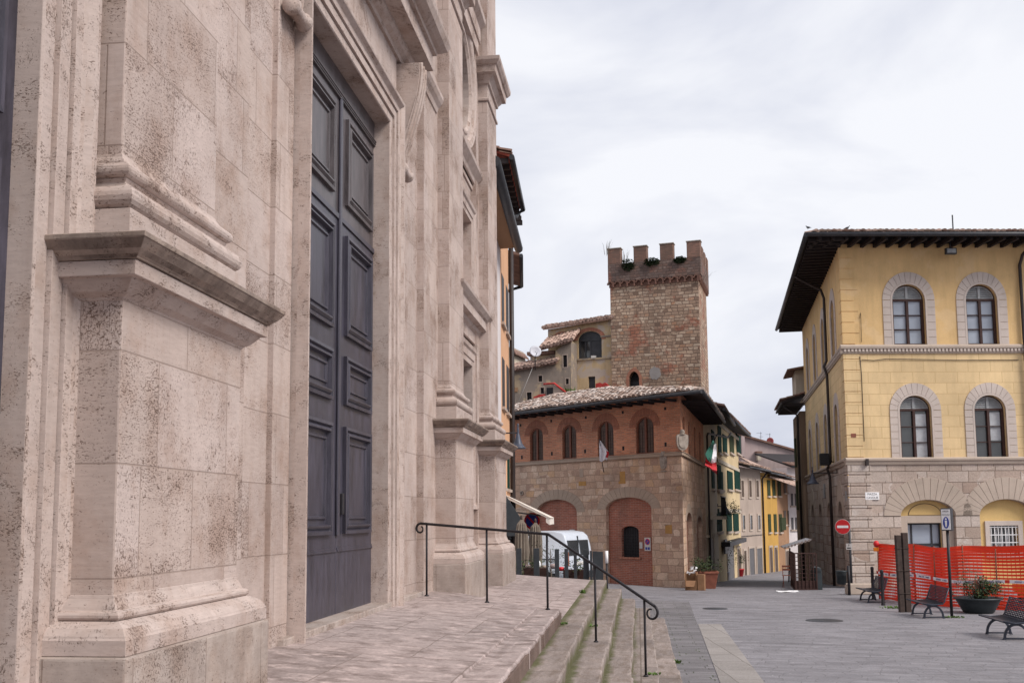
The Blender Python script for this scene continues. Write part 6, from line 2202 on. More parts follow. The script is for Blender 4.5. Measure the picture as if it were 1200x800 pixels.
# ---- information pole
p = on(1115.5, 722)
ip = thing('information_pole', 'slim pole with a grey box sign reading AREA PEDONALE over a blue oval', 'sign', p)
top = vt(1114, 595, p); bz = vt(1114, 621.5, p)
b = MB(); b.tube([p, Vector((p.x, p.y, bz + .05))], .034, 10); b.build('post', MT['iron'], ip)
fi = Fr(p, u=(.86, -.51, 0), n=(-.51, -.86, 0))
b = MB(); b.box(fi, -.115, .115, bz, top, -.12, .07); b.build('housing', MT['gutter'], ip, bevel=.012)
b = MB(); b.box(fi, -.10, .10, bz + .025, top - .025, .07, .078); pn_ = b.build('panel', MT['white_paint'], ip)
text(pn_, fi, 0, top - .075, .079, 'AREA', .058, MT['black'])
text(pn_, fi, 0, top - .155, .079, 'PEDONALE', .036, MT['black'])
b = MB(); zc = bz + .19; b.prism(fi, [(.068 * cos(a), zc + .135 * sin(a)) for a in [2 * pi * k / 28 for k in range(28)]], .078, .082); b.build('blue_oval', MT['blue_sign'], pn_)
b = MB()
b.prism(fi, [(.022 * cos(a), zc + .085 + .022 * sin(a)) for a in [2 * pi * k / 14 for k in range(14)]], .082, .086)
b.prism(fi, [(-.026, zc + .05), (.026, zc + .05), (.022, zc - .02), (.017, zc - .10), (.003, zc - .10), (.0, zc - .03), (-.003, zc - .10), (-.017, zc - .10), (-.022, zc - .02)], .082, .086)
b.build('walking_figure', MT['white_paint'], pn_)
# ---- no entry sign
p = on(998.5, 695)
ne = thing('no_entry_sign', 'round red no entry sign with a white bar on a grey post', 'road sign', p)
zt = vt(994, 609, p)
b = MB(); b.tube([p, Vector((p.x, p.y, zt))], .04, 10); b.build('post', MT['gutter'], ne)
fs = Fr(p, u=(.96, -.28, 0), n=(-.28, -.96, 0))
cz = vt(987.5, 616.8, p); cu_ = fs.px(987.5, 617, .06)[0]
def disc(fr, u, z, r, d0, d1, mat, name, parent, n=32):
    b = MB(); b.prism(fr, [(u + r * cos(2 * pi * k / n), z + r * sin(2 * pi * k / n)) for k in range(n)], d0, d1)
    return b.build(name, mat, parent)
dk = disc(fs, cu_, cz, .245, .035, .048, MT['off_white'], 'plate', ne)
disc(fs, cu_, cz, .232, .048, .052, MT['red_sign'], 'red_face', dk)
b = MB(); b.box(fs, cu_ - .175, cu_ + .175, cz - .04, cz + .04, .052, .056); b.build('white_bar', MT['white_paint'], dk)
z = vt(996, 640, p)
b = MB(); b.box(fs, -.12, .06, z - .10, z + .10, .04, .055); sm_ = b.build('small_plate', MT['off_white'], ne)
text(sm_, fs, -.03, z + .04, .056, 'P', .09, MT['black']); 
b = MB(); b.box(fs, -.09, .03, z - .06, z - .03, .055, .058); b.build('plate_line', MT['black'], sm_)
# ---- litter bins
p = on(958, 690.5)
lb_ = thing('tall_bin', 'tall dark litter bin with a sloping hood by the lattice screen', 'bin', p)
fbn = Fr(p, u=(.98, .2, 0), n=(.2, -.98, 0))
b = MB()
pf = [(-.14, 0), (-.15, .66), (-.13, .76), (-.02, .80), (.09, .76), (.13, .66), (.14, 0)]
f2_ = Fr(p, u=(.98, .2, 0), n=(.2, -.98, 0))
b.prism(f2_, [(u, p.z + z) for u, z in pf], -.14, .14); b.build('body', MT['planter'], lb_, bevel=.02)
b = MB(); b.box(f2_, -.10, .08, p.z + .58, p.z + .67, .139, .146); b.build('slot', MT['black'], lb_)
p = on(989, 697)
pb = thing('post_bin', 'dark bucket shaped litter bin hanging on a post beside the no entry sign', 'bin', p)
b = MB(); b.tube([p + Vector((.17, 0, 0)), p + Vector((.17, 0, .92))], .045, 8); b.build('post', MT['iron'], pb)
b = MB(); b.lathe(p + Vector((-.06, -.02, .34)), [(0, 0), (.13, 0), (.17, .38), (.185, .40), (.185, .43), (.165, .43), (.15, .05), (0, .04)], 16); b.build('bucket', MT['planter'], pb)
# stone bench block at the corner
p = on(1010, 697)
b = MB(); b.cube(p + Vector((.1, .4, .17)), 1.0, .4, .34, .15); tag(b.build('stone_block', MT['vous_low'], bevel=.03), 'low stone block at the foot of the yellow palace corner', 'block')
# ---- orange net fence
q = random.Random(77)
line = [Vector((7.08, 31.9)), Vector((7.55, 29.8)), Vector((8.2, 28.0)), Vector((9.6, 27.1)), Vector((12.2, 25.9))]
def lpt(s):
    d = 0
    for a, c in zip(line[:-1], line[1:]):
        L = (c - a).length
        if s <= d + L: return a.lerp(c, (s - d) / L)
        d += L
    return line[-1]
TOT = sum((c - a).length for a, c in zip(line[:-1], line[1:]))
nf = thing('orange_net_fence', 'bright orange plastic safety net fence fixed to thin stakes before the yellow palace', 'fence', (8, 28, -.35))
def htop(s): return 1.56 + .03 * sin(s * 1.3) + .022 * sin(s * 3.1 + 1)
def net(seed, off, hscale=1.):
    b = MB()
    NR = 18
    cols = int(TOT / .10)
    r = random.Random(seed)
    ph = r.uniform(0, 6)
    def P(s, v):
        a = lpt(s); z = gz(a.x, a.y)
        w = .05 * sin(s * 2.7 + v * 4 + ph) + .03 * sin(s * 6.1 - v * 3 + ph) + off
        h = htop(s) * hscale
        sag = .035 * sin(s * 1.9 + ph) * (1 - v)
        return Vector((a.x - .3 * w, a.y - w, z + .03 + (h - .03) * v + sag))
    for j in range(NR + 1):
        v = j / NR
        th = .0205 if j not in (0, NR) else .035
        dv = th / 1.55
        for i in range(cols):
            s0, s1 = TOT * i / cols, TOT * (i + 1) / cols
            b.add([P(s0, v - dv), P(s1, v - dv), P(s1, v + dv), P(s0, v + dv)], [(0, 1, 2, 3)])
    for i in range(cols + 1):
        s = TOT * i / cols
        for j in range(0, NR, 2):
            b.add([P(s - .006, j / NR), P(s + .006, j / NR), P(s + .006, (j + 2) / NR), P(s - .006, (j + 2) / NR)], [(0, 1, 2, 3)])
    return b
b = net(1, 0); b.build('net', MT['orange_net'], nf, recalc=False)
b = net(2, -.10, .97); b.build('net', MT['orange_net'], nf, recalc=False)
for s in [0, 1.2, 2.2, 3.1, 4.2, 5.0, 6.0, 7.2, 8.4]:
    if s > TOT: break
    a = lpt(s); z = gz(a.x, a.y)
    b = MB(); b.tube([Vector((a.x, a.y + .05, z)), Vector((a.x + .02, a.y + .05, z + htop(s) + .06))], .018, 6); b.build('stake', MT['terracotta'], nf)
# striped tape across the net
tp_ = thing('barrier_tape', 'white barrier tape with blue lettering and red marks strung across the orange net', 'tape', (8, 28, .4))
b = MB(); r = random.Random(8)
def T(s, v):
    a = lpt(s); z = gz(a.x, a.y)
    return Vector((a.x - .12, a.y - .26 - .02 * sin(s * 3), z + .80 - .03 * sin(s * 2.0) - .04 * s * .5 + v * .035))
nS = 150
for i in range(nS):
    s0 = TOT * i / nS; s1 = TOT * (i + 1) / nS
    b.cur = 1 if (i % 13 in (0, 1)) else 0
    b.add([T(s0, -1.2), T(s1, -1.2), T(s1, 1.2), T(s0, 1.2)], [(0, 1, 2, 3)])
    if i % 13 in (4, 5, 6, 7, 9, 10, 11):
        b.cur = 2
        o = Vector((-.004, -.008, 0))
        for k in range(3):
            w = (s1 - s0) / 3
            if r.random() < .8:
                sa = s0 + w * k + .004; sb = s0 + w * (k + .75)
                b.add([T(sa, -.55) + o, T(sb, -.55) + o, T(sb, .55) + o, T(sa, .55) + o], [(0, 1, 2, 3)])
b.build('tape', [MT['tape_white'], MT['tape_red'], MT['tape_blue']], tp_, recalc=False)
# lamp on the fence corner
p = on(1033, 703); a = lpt(.02)
wl_ = thing('warning_lamp', 'small red and yellow warning lamp on the left fence stake', 'lamp', (a.x, a.y, 1.2))
b = MB(); z = gz(a.x, a.y) + 1.52; b.lathe((a.x - .05, a.y - .04, z), [(0, .2), (.06, .18), (.09, .10), (.06, .02), (0, 0)], 12); b.build('lens', MT['red_sign'], wl_)
b = MB(); b.cube((a.x - .06, a.y - .04, z - .06), .14, .08, .12); b.build('battery_case', MT['orange_pl'], wl_, bevel=.01)
# orange plant machine behind the net, only its lower body showing
p = Vector((10.6, 28.8, gz(10.6, 28.8)))
ex = thing('orange_barrow', 'rounded orange machine cover standing behind the net at the right edge', 'machine', p)
b = MB()
b.lathe(p + Vector((0, 0, .50)), [(0, -.30), (.5, -.28), (.72, -.1), (.7, .12), (.45, .26), (0, .3)], 20, sx=1.1, sy=.7); b.build('cover', MT['orange_pl'], ex)
b = MB(); b.lathe(p + Vector((-.35, .42, .2)), [(.06, -.05), (.2, -.05), (.2, .05), (.06, .05)], 16, ax=(0, 1, 0)); b.build('wheel', MT['tyre'], ex)
b = MB(); b.lathe(p + Vector((.4, .42, .2)), [(.06, -.05), (.2, -.05), (.2, .05), (.06, .05)], 16, ax=(0, 1, 0)); b.build('wheel', MT['tyre'], ex)
# ---- big round planter with shrub
def leaves(mb, c, r, n, seed, s=(.03, .06), sq=(1, 1, 1), hollow=.5):
    q = random.Random(seed)
    c = Vector(c)
    cl = [Vector((q.gauss(0, .5) * r * sq[0], q.gauss(0, .5) * r * sq[1], q.gauss(0, .45) * r * sq[2])) for _ in range(9)]
    for i in range(n):
        o = q.choice(cl); v = Vector((q.gauss(0, 1), q.gauss(0, 1), q.gauss(0, 1))).normalized() * (q.random() ** hollow) * r * .5
        p = c + o + v
        z = q.uniform(*s); a = q.uniform(0, 2 * pi)
        d1 = Vector((cos(a), sin(a), q.uniform(-.5, .8))) * z; d2 = Vector((-sin(a), cos(a), q.uniform(-.5, .5))) * z * .45
        mb.cur = 1 if q.random() < .3 else 0
        mb.add([p - d1, p - d2, p + d1, p + d2], [(0, 1, 2, 3)])
p = on(1150, 719) + Vector((.05, .35, 0))
bp = thing('bowl_planter', 'wide round dark bowl planter on the paving in front of the net', 'planter', p)
b = MB(); b.lathe(p, [(0, .03), (.30, .03), (.32, 0), (.35, .02), (.45, .20), (.51, .32), (.56, .33), (.56, .365), (.50, .365), (.46, .30), (0, .29)], 36); b.build('bowl', MT['planter'], bp)
b = MB(); b.lathe(p, [(0, .305), (.46, .305)], 24); b.build('soil', MT['soffit'], bp)
b = MB()
for k in range(22):
    a = rnd.uniform(0, 2 * pi); r_ = rnd.uniform(0, .3)
    b.tube([p + Vector((cos(a) * r_ * .4, sin(a) * r_ * .4, .28)), p + Vector((cos(a) * r_, sin(a) * r_, .5)), p + Vector((cos(a) * r_ * 1.3, sin(a) * r_ * 1.3, .7 + .25 * rnd.random()))], [.012, .008, .004], 4)
sh = thing('planter_shrub', 'dense green shrub with reddish thin stems growing in the bowl planter', 'shrub', p + Vector((0, 0, .35)))
b.build('stem', MT['twig'], sh)
b = MB(); leaves(b, p + Vector((.12, 0, .62)), .38, 2200, 3, (.022, .042), (.95, .8, .75)); leaves(b, p + Vector((-.05, 0, .38)), .45, 450, 4, (.018, .035), (1.1, .8, .25)); leaves(b, p + Vector((-.2, 0, .75)), .38, 220, 5, (.02, .04), (.9, .7, .9))
b.build('foliage', [MT['leaf'], MT['leaf2']], sh, recalc=False)
tuft('weed', on(1117, 723), .25, .05, 90, 'flat strip of weeds at the foot of the information pole', seed=41, wide=.02)
tuft('weed', on(1045, 712), .3, .06, 80, 'strip of weeds at the foot of the brown boards', seed=42, wide=.02)
# ---- drain covers
for (x, y, r_), lab in (((838, 713, .32), 'dark round manhole cover in the paving near the brick palace'), ((966, 727, .40), 'large dark round manhole cover in the middle of the piazza')):
    p = on(x, y)
    b = MB(); b.lathe(p + Vector((0, 0, .004)), [(0, .004), (r_ * .9, .004), (r_ * .92, .001), (r_, .006), (r_ * 1.02, 0)], 32); tag(b.build('manhole_cover', MT['gutter']), lab, 'manhole cover')

# ---- lattice screen, awning, chair and paper across the street
p = on(932, 691); p2 = on(953, 688)
ls = thing('lattice_screen', 'brown open lattice screen enclosing cafe seats at the street mouth', 'screen', p)
fl_ = Fr(p, u=(1, .12, 0), n=(.12, -1, 0))
W_ = .78; H_ = 1.28
for fr_, nm in ((fl_, 'front_panel'), (Fr(fl_.p(0, p.z), u=(.08, 1, 0), n=(-1, .08, 0)), 'side_panel')):
    L = W_ if nm == 'front_panel' else 2.2
    b = MB()
    b.ring(fr_, rect(0, L, p.z, p.z + H_), rect(.04, L - .04, p.z + .04, p.z + H_ - .04), -.02, .02)
    n = 6 if L < 1 else 12
    for k in range(1, n): b.box(fr_, L * k / n - .012, L * k / n + .012, p.z + .04, p.z + H_ - .04, -.012, .012)
    for k in range(1, 9): b.box(fr_, .04, L - .04, p.z + H_ * k / 9 - .012, p.z + H_ * k / 9 + .012, -.018, -.013)
    b.box(fr_, .04, L - .04, p.z + .04, p.z + .32, -.03, -.02)
    b.build(nm, MT['wood_dark'], ls)
aws = thing('white_awning', 'white striped awning sloping out over the lattice screen', 'awning', (6.5, 40, 1))
e0 = at_dist(919, 641.5, 42.5); e1_ = at_dist(951, 631.5, 41.0)
b = MB(); bk = Vector((.2, 2.6, 0))
e0b, e1b = e0 + Vector((0, -1.2, 0)), e1_
b.cur = 0
slab(b, [e0, e1_, e1_ + bk, e0 + bk], .03); b.build('canopy', MT['white_paint'], aws)
b = MB()
for k in range(8):
    a = e0.lerp(e1_, k / 8); c = e0.lerp(e1_, (k + .5) / 8)
    b.quad(a + Vector((0, -.02, .03)), c + Vector((0, -.02, .03)), c + Vector((0, -.02, -.06)), a + Vector((0, -.02, -.06)))
b.build('stripes', MT['awning_white'], aws)
b = MB(); b.tube([e0 + bk * .5 + Vector((.3, 0, -.05)), Vector((e0.x + .3, e0.y + 1.2, -.6))], .03, 6); b.build('support', MT['iron'], aws)
p = on(923.5, 688)
rc = thing('folding_chair', 'small folded red metal cafe chair left of the lattice screen', 'chair', p)
b = MB()
for s in (-.17, .17):
    b.tube([p + Vector((s, -.18, 0)), p + Vector((s, .14, .82))], .012, 5); b.tube([p + Vector((s, .2, 0)), p + Vector((s, -.2, .45))], .012, 5)
b.build('legs', MT['terracotta'], rc)
b = MB()
for k in range(5): b.cube(p + Vector((0, -.16 + k * .08, .45)), .36, .05, .015)
b.build('seat', MT['terracotta'], rc)
b = MB()
for z in (.66, .78): b.cube(p + Vector((0, .11, z)), .36, .015, .07)
b.build('backrest', MT['terracotta'], rc)
p = on(923, 693.5)
b = MB(); qq = random.Random(4)
gp_ = [[p + Vector((-.35 + i * .14, -.2 + j * .13, .01 + qq.uniform(0, .05))) for i in range(6)] for j in range(4)]
for j in range(3):
    for i in range(5): b.add([gp_[j][i], gp_[j][i + 1], gp_[j + 1][i + 1], gp_[j + 1][i]], [(0, 1, 2, 3)])
tag(b.build('white_sheet', MT['white_paint'], recalc=False), 'crumpled white sheet lying on the street in front of the red chair', 'sheet')

# ---- cardboard boxes, terracotta planter, street pots
p = on(812, 691.5)
cb = thing('cardboard_box', 'open brown cardboard box leaning at the palace corner with white paper in it', 'box', p)
fc_ = Fr(p, u=(.97, -.24, 0), n=(-.24, -.97, 0))
b = MB()
b.box(fc_, -.27, .13, p.z, p.z + .34, -.02, .0); b.box(fc_, -.27, -.25, p.z, p.z + .62, -.3, -.02); b.box(fc_, .11, .13, p.z, p.z + .62, -.3, -.02); b.box(fc_, -.25, .11, p.z, p.z + .6, -.32, -.3); b.box(fc_, -.25, .11, p.z, p.z + .02, -.3, -.02)
b.build('carton', MT['card'], cb)
b = MB(); b.quad(fc_.p(-.25, p.z + .34, 0), fc_.p(.1, p.z + .34, 0), fc_.p(.08, p.z + .14, .16), fc_.p(-.22, p.z + .14, .16)); b.build('flap', MT['card'], cb)
b = MB(); b.box(fc_, .16, .40, p.z, p.z + .55, -.28, -.02); b2_ = b.build('cardboard_box', MT['card'], bevel=.006); tag(b2_, 'narrow closed brown cardboard box right of the open one', 'box')
b = MB(); q = random.Random(2)
for k in range(9):
    c = fc_.p(q.uniform(-.2, .1), p.z + q.uniform(.55, .78), q.uniform(-.25, -.05)); s = q.uniform(.06, .11)
    vs = [c + Vector((q.uniform(-1, 1), q.uniform(-1, 1), q.uniform(-.7, .7))) * s for _ in range(7)]
    bmq = bmesh.new(); [bmq.verts.new(v) for v in vs]; r_ = bmesh.ops.convex_hull(bmq, input=bmq.verts); bmq.verts.index_update()
    b.add([v.co.copy() for v in bmq.verts], [tuple(v.index for v in f.verts) for f in bmq.faces]); bmq.free()
tag(b.build('waste_paper', MT['white_paint'], recalc=False), 'crumpled white paper heaped in the open cardboard box', 'paper')
p = on(828, 689)
tpn = thing('terracotta_planter', 'square terracotta planter at the side wall of the brick palace', 'planter', p)
b = MB()
b.add([p + Vector((x * s, y * s, z)) for s, z in ((.30, 0), (.40, .55), (.43, .55), (.43, .62), (.36, .62), (.34, .5)) for x, y in ((-1, -1), (1, -1), (1, 1), (-1, 1))],
      [(i * 4 + k, i * 4 + (k + 1) % 4, (i + 1) * 4 + (k + 1) % 4, (i + 1) * 4 + k) for i in range(5) for k in range(4)] + [(0, 1, 2, 3), (20, 21, 22, 23)])
b.build('pot', MT['terracotta'], tpn, bevel=.01)
hd_ = thing('box_hedge', 'low dark green bush filling the square terracotta planter', 'shrub', p + Vector((0, 0, .6)))
b = MB()
for k in range(3): b.tube([p + Vector((.15 * (k - 1), 0, .5)), p + Vector((.2 * (k - 1), 0, .8))], .012, 4)
b.build('stem', MT['twig'], hd_)
b = MB(); leaves(b, p + Vector((0, 0, .78)), .55, 900, 11, (.03, .055), (1., .9, .5)); b.build('foliage', [MT['leaf'], MT['leaf2']], hd_, recalc=False)
def pot_plant(px_, py_, h, rr, mat, lab, lab2, seed, hp_=.45):
    p = on(px_, py_)
    t = thing('flower_pot', lab, 'pot', p)
    b = MB(); b.lathe(p, [(0, 0), (rr * .75, 0), (rr, hp_), (rr * 1.08, hp_), (rr * 1.08, hp_ + .05), (rr * .9, hp_ + .05), (rr * .85, hp_ - .05), (0, hp_ - .05)], 16); b.build('pot', MT[mat], t)
    t = thing('potted_plant', lab2, 'plant', p + Vector((0, 0, hp_)))
    b = MB(); b.tube([p + Vector((0, 0, hp_ - .05)), p + Vector((.02, 0, hp_ + h * .6))], .018, 5); b.build('stem', MT['twig'], t)
    b = MB(); leaves(b, p + Vector((0, 0, hp_ + h * .55)), h * .55, 420, seed, (.04, .08), (.55, .55, .9)); b.build('foliage', [MT['leaf'], MT['leaf2']], t, recalc=False)
pot_plant(850, 679.5, 1.5, .26, 'dish', 'grey pot below the shop canopy of the yellow house', 'tall dark plant growing from the grey street pot', 21)
pot_plant(856, 676.5, 1.3, .24, 'terracotta', 'terracotta pot just right of the grey one by the shop', 'slim dark plant in the terracotta pot by the shop', 22, .4)
pot_plant(866, 675, 1.1, .34, 'red_sign', 'red pot before the arched door of the yellow house', 'pointed plant in the red street pot', 23, .45)
# balcony plants
pb_ = f1.p(f1.px(829, 600)[0] + .6, f1.px(830, 606)[1] + .1, .9)
b = MB(); leaves(b, pb_ + Vector((0, 0, .25)), .5, 300, 31, (.04, .08), (1.2, .6, .7)); tag(b.build('balcony_plant', [MT['leaf'], MT['leaf2']], recalc=False), 'bushy green plant on the balcony of the pale house', 'plant')

# ================================================================== bar terrace behind the church steps
# no parking signs on the brick palace
def no_parking(fr, u, z, w, h, lab, d=.0):
    t = thing('no_parking_sign', lab, 'road sign', fr.p(u, z - h / 2, d))
    b = MB(); b.box(fr, u - w / 2, u + w / 2, z - h / 2, z + h / 2, d, d + .02); pl_ = b.build('plate', MT['off_white'], t)
    r = w * .40; zc = z + h / 2 - w * .52
    disc(fr, u, zc, r, d + .02, d + .026, MT['red_sign'], 'red_ring', pl_)
    disc(fr, u, zc, r * .78, d + .026, d + .030, MT['blue_sign'], 'blue_face', pl_)
    b = MB(); b.prism(fr, [(u + r * .78 * cos(a) + s * cos(a + pi / 2), zc + r * .78 * sin(a) + s * sin(a + pi / 2)) for a, s in ((pi * .75, -r * .11), (pi * .75, r * .11), (-pi * .25, -r * .11), (-pi * .25, r * .11))], d + .030, d + .034); b.build('slash', MT['red_sign'], pl_)
    b = MB(); b.box(fr, u - w * .36, u - w * .04, z - h * .42, z - h * .22, d + .02, d + .026); b.box(fr, u + w * .06, u + w * .36, z - h * .42, z - h * .22, d + .02, d + .026); b.build('pictograms', MT['blue_sign'], pl_)
u, z = FA.px(758.5, 637.3, -.12); no_parking(FA, u, z, .30, .50, 'white no parking plate on the brick infill right of the grille window', -.155)
u, z = FA.px(670, 626.5, -.12); no_parking(FA, u, z, .28, .46, 'white no parking plate on the brick infill above the van', -.155)
u, z = FA.px(751.3, 638.6, -.15); b = MB(); b.box(FA, u - .07, u + .07, z - .12, z + .12, -.158, -.13); tag(b.build('notice', MT['off_white'], bevel=.004), 'small white notice between the grille window and the no parking plate', 'notice')
p = at_dist(623.5, 610, 31.)
fr_ = Fr(p, u=(.96, -.28, 0), n=(-.28, -.96, 0))
rs = thing('round_parking_sign', 'tilted round blue and red no parking sign above the parasols', 'road sign', (p.x, p.y, gz(p.x, p.y)))
b = MB(); b.tube([Vector((p.x, p.y + .05, gz(p.x, p.y))), Vector((p.x, p.y + .05, p.z + .2))], .03, 6); b.build('post', MT['gutter'], rs)
d_ = disc(fr_, 0, p.z, .25, 0, .015, MT['red_sign'], 'plate', rs)
disc(fr_, 0, p.z, .195, .015, .02, MT['blue_sign'], 'blue_face', d_)
b = MB(); b.prism(fr_, [(-.15, p.z + .11), (-.11, p.z + .15), (.15, p.z - .11), (.11, p.z - .15)], .02, .024); b.build('slash', MT['red_sign'], d_)
# folded parasols
def parasol(p, h, lab, seed):
    t = thing('folded_parasol', lab, 'parasol', p)
    q = random.Random(seed); p = Vector(p)
    b = MB(); b.tube([p, p + Vector((0, 0, h + .08))], .022, 8); b.lathe(p + Vector((0, 0, h)), [(0, .12), (.03, .08), (.03, 0), (0, -.02)], 8); b.build('pole', MT['corten'], t)
    b = MB(); n = 28; rows = []
    for r0, z in ((.025, 1.), (.09, .95), (.13, .85), (.145, .65), (.12, .5), (.17, .4), (.20, .36)):
        rows.append([p + Vector((cos(2 * pi * k / n) * r0 * (1 + .32 * (k % 2) * (z < .97)) * q.uniform(.93, 1.07), sin(2 * pi * k / n) * r0 * (1 + .32 * (k % 2)), z * h)) for k in range(n)])
    flat = [v for r_ in rows for v in r_]
    b.add(flat, [(i * n + k, i * n + (k + 1) % n, (i + 1) * n + (k + 1) % n, (i + 1) * n + k) for i in range(len(rows) - 1) for k in range(n)])
    b.build('canopy', MT['canvas'], t)
    b = MB(); b.lathe(p, [(0, 0), (.28, 0), (.28, .05), (.05, .08), (.04, .3), (0, .3)], 16); b.build('base', MT['iron'], t)
pz = at_dist(611, 608.5, 26.0); g = gz(pz.x, pz.y); parasol((pz.x, pz.y, g), pz.z - g, 'left folded beige parasol on the bar terrace', 1)
pz = at_dist(627.5, 612, 27.2); g = gz(pz.x, pz.y); parasol((pz.x, pz.y, g), pz.z - g, 'right folded beige parasol on the bar terrace', 2)
# charcoal slatted screen posts
sc = thing('slat_screen', 'row of charcoal upright slats fencing the bar terrace behind the church steps', 'screen', (-1.3, 24.2, -.3))
def at_x(px_, py_, d): return at_dist(px_, py_, d)
for x, w, yt, d in ((608, .12, 642, 24.1), (628.5, .13, 642, 24.1), (641, .05, 642, 24.1), (652.5, .10, 643, 24.1), (663.5, .085, 642.5, 24.1), (674, .07, 644, 24.1), (686.5, .13, 643.5, 24.1), (692.5, .05, 645, 24.0), (697, .10, 645.5, 24.0), (703, .14, 646, 24.0)):
    p = at_dist(x, yt, d)
    b = MB(); b.cube((p.x, p.y, (p.z - .6) / 2), w, .06, p.z + .6); b.build('slat', MT['charcoal'], sc, bevel=.004)
pa, pc = at_dist(606, 681, 24.15), at_dist(706, 683, 24.05)
b = MB()
for zz in (.02, .55): b.add([Vector((pa.x, pa.y + .05, zz)), Vector((pc.x, pc.y + .05, zz)), Vector((pc.x, pc.y + .05, zz + .06)), Vector((pa.x, pa.y + .05, zz + .06))], [(0, 1, 2, 3)])
b.build('rail', MT['charcoal'], sc)
# planter troughs with succulents
def trough(x0, x1, y, d, lab, labp, seed):
    a = at_dist(x0, y, d); c = at_dist(x1, y, d)
    m = (a + c) / 2; L = (c - a).length; ang = math.atan2(c.y - a.y, c.x - a.x)
    t = thing('planter_trough', lab, 'planter', (m.x, m.y, -.3))
    b = MB(); b.cube((m.x, m.y, m.z - .12), L, .28, .24, ang); b.build('box', MT['wood_dark'], t, bevel=.01)
    b = MB()
    for s in (-.42, .42): b.cube((m.x + cos(ang) * L * s, m.y + sin(ang) * L * s, (m.z - .24 - .45) / 2), .05, .25, m.z - .24 + .45)
    b.build('leg', MT['iron'], t)
    b = MB(); leaves(b, Vector((m.x, m.y, m.z + .05)), .4, 260, seed, (.02, .05), (L * 1.0, .3, .3)); tag(b.build('trough_plant', [MT['leaf'], MT['leaf2']], recalc=False), labp, 'plant')
trough(614, 641, 665, 24.6, 'left brown planter trough on the bar terrace behind the slats', 'low succulents in the left brown trough', 5)
trough(660, 690, 667, 24.6, 'right brown planter trough on the bar terrace behind the slats', 'low succulents in the right brown trough', 6)
p = at_dist(631.5, 664.5, 24.55)
b = MB(); b.lathe(p, [(0, 0), (.035, 0), (.05, .05), (.052, .09), (.03, .15), (0, .165)], 14); tag(b.build('white_egg_ornament', MT['white_paint']), 'white egg shaped ornament standing on the left planter trough', 'ornament')
for k, (x, y, r_, m, lab) in enumerate(((619, 663.5, .07, 'pink', 'small pinkish stone ornament on the left end of the left trough'), (638, 664, .06, 'beige', 'small beige stone ornament on the right end of the left trough'), (649, 664.5, .10, 'pink', 'pinkish round pot between the two planter troughs'), (657.5, 667, .08, 'red_sign', 'small bright red pot beside the right trough'))):
    p = at_dist(x, y, 24.55)
    b = MB(); b.lathe(p - Vector((0, 0, .03)), [(0, 0), (r_ * .7, 0), (r_, r_ * .6), (r_ * .8, r_ * 1.1), (0, r_ * 1.2)], 12); tag(b.build('ornament', MT[m]), lab, 'ornament')
p = at_dist(615.5, 676, 25.0); p.z = -.2
b = MB(); b.lathe((p.x, p.y, 0), [(0, -.3), (.2, -.3), (.25, .1), (.27, .12), (.2, .12), (0, .08)], 14); t = thing('corner_pot', 'brown pot with a dark rounded conifer at the left end of the bar terrace', 'pot', (p.x, p.y, -.3)); b.build('pot', MT['terracotta'], t)
b = MB(); leaves(b, (p.x, p.y, .62), .4, 700, 9, (.03, .05), (.65, .65, 1.1)); tag(b.build('conifer_bush', [MT['leaf2'], MT['leaf']], recalc=False), 'rounded olive green conifer bush at the left end of the bar terrace', 'shrub')
p = at_dist(645, 660, 26.5)
t = thing('olive_sapling', 'thin olive sapling with small leaves in front of the white van', 'tree', (p.x, p.y, -.3))
b = MB(); q = random.Random(6); b.tube([Vector((p.x, p.y, -.3)), Vector((p.x + .02, p.y, .5)), Vector((p.x, p.y, 1.3))], [.03, .02, .008], 6)
for k in range(14):
    a = q.uniform(0, 2 * pi); z = q.uniform(.4, 1.2); L = q.uniform(.25, .5)
    b.tube([Vector((p.x, p.y, z)), Vector((p.x + cos(a) * L, p.y + sin(a) * L, z + q.uniform(.05, .35)))], [.009, .003], 4)
b.build('trunk', MT['twig'], t)
b = MB(); leaves(b, (p.x, p.y, 1.0), .62, 300, 14, (.02, .038), (.7, .7, .75), .6); b.build('crown', [MT['leaf'], MT['leaf2']], t, recalc=False)
p = at_dist(710.8, 651, 29); b = MB(); b.tube([Vector((p.x, p.y, gz(p.x, p.y))), Vector((p.x, p.y, p.z - .2))], .03, 6)
t = thing('white_topped_post', 'thin dark post with a white cap beside the slat screen', 'post', (p.x, p.y, gz(p.x, p.y))); b.build('post', MT['iron'], t)
b = MB(); b.tube([Vector((p.x, p.y, p.z - .2)), Vector((p.x, p.y, p.z + .14))], .045, 8); b.build('cap', MT['white_paint'], t)
# dark sunshade leaning at the bar door
p = at_dist(600, 620, 27.); b = MB()
b.prism(Fr((p.x - .3, p.y, 0), u=(1, 0, 0), n=(0, -1, 0)), [(-.1, 2.9), (0, 2.9), (.75, 1.75), (.75, 1.62), (-.1, 1.62)], -.03, .03)
tag(b.build('dark_sunblind', MT['charcoal']), 'dark sloping folded sunblind beside the bar door under the awning', 'sunblind')
b = MB(); b.box(FO, .3, 1.5, -.3, 2.1, -.02, .05); b.build('bar_door', MT['dark'], oh)
b = MB(); b.box(FO, 2.0, 4.2, -.3, 2.2, -.02, .05); b.build('bar_window', MT['glass_dark'], oh)
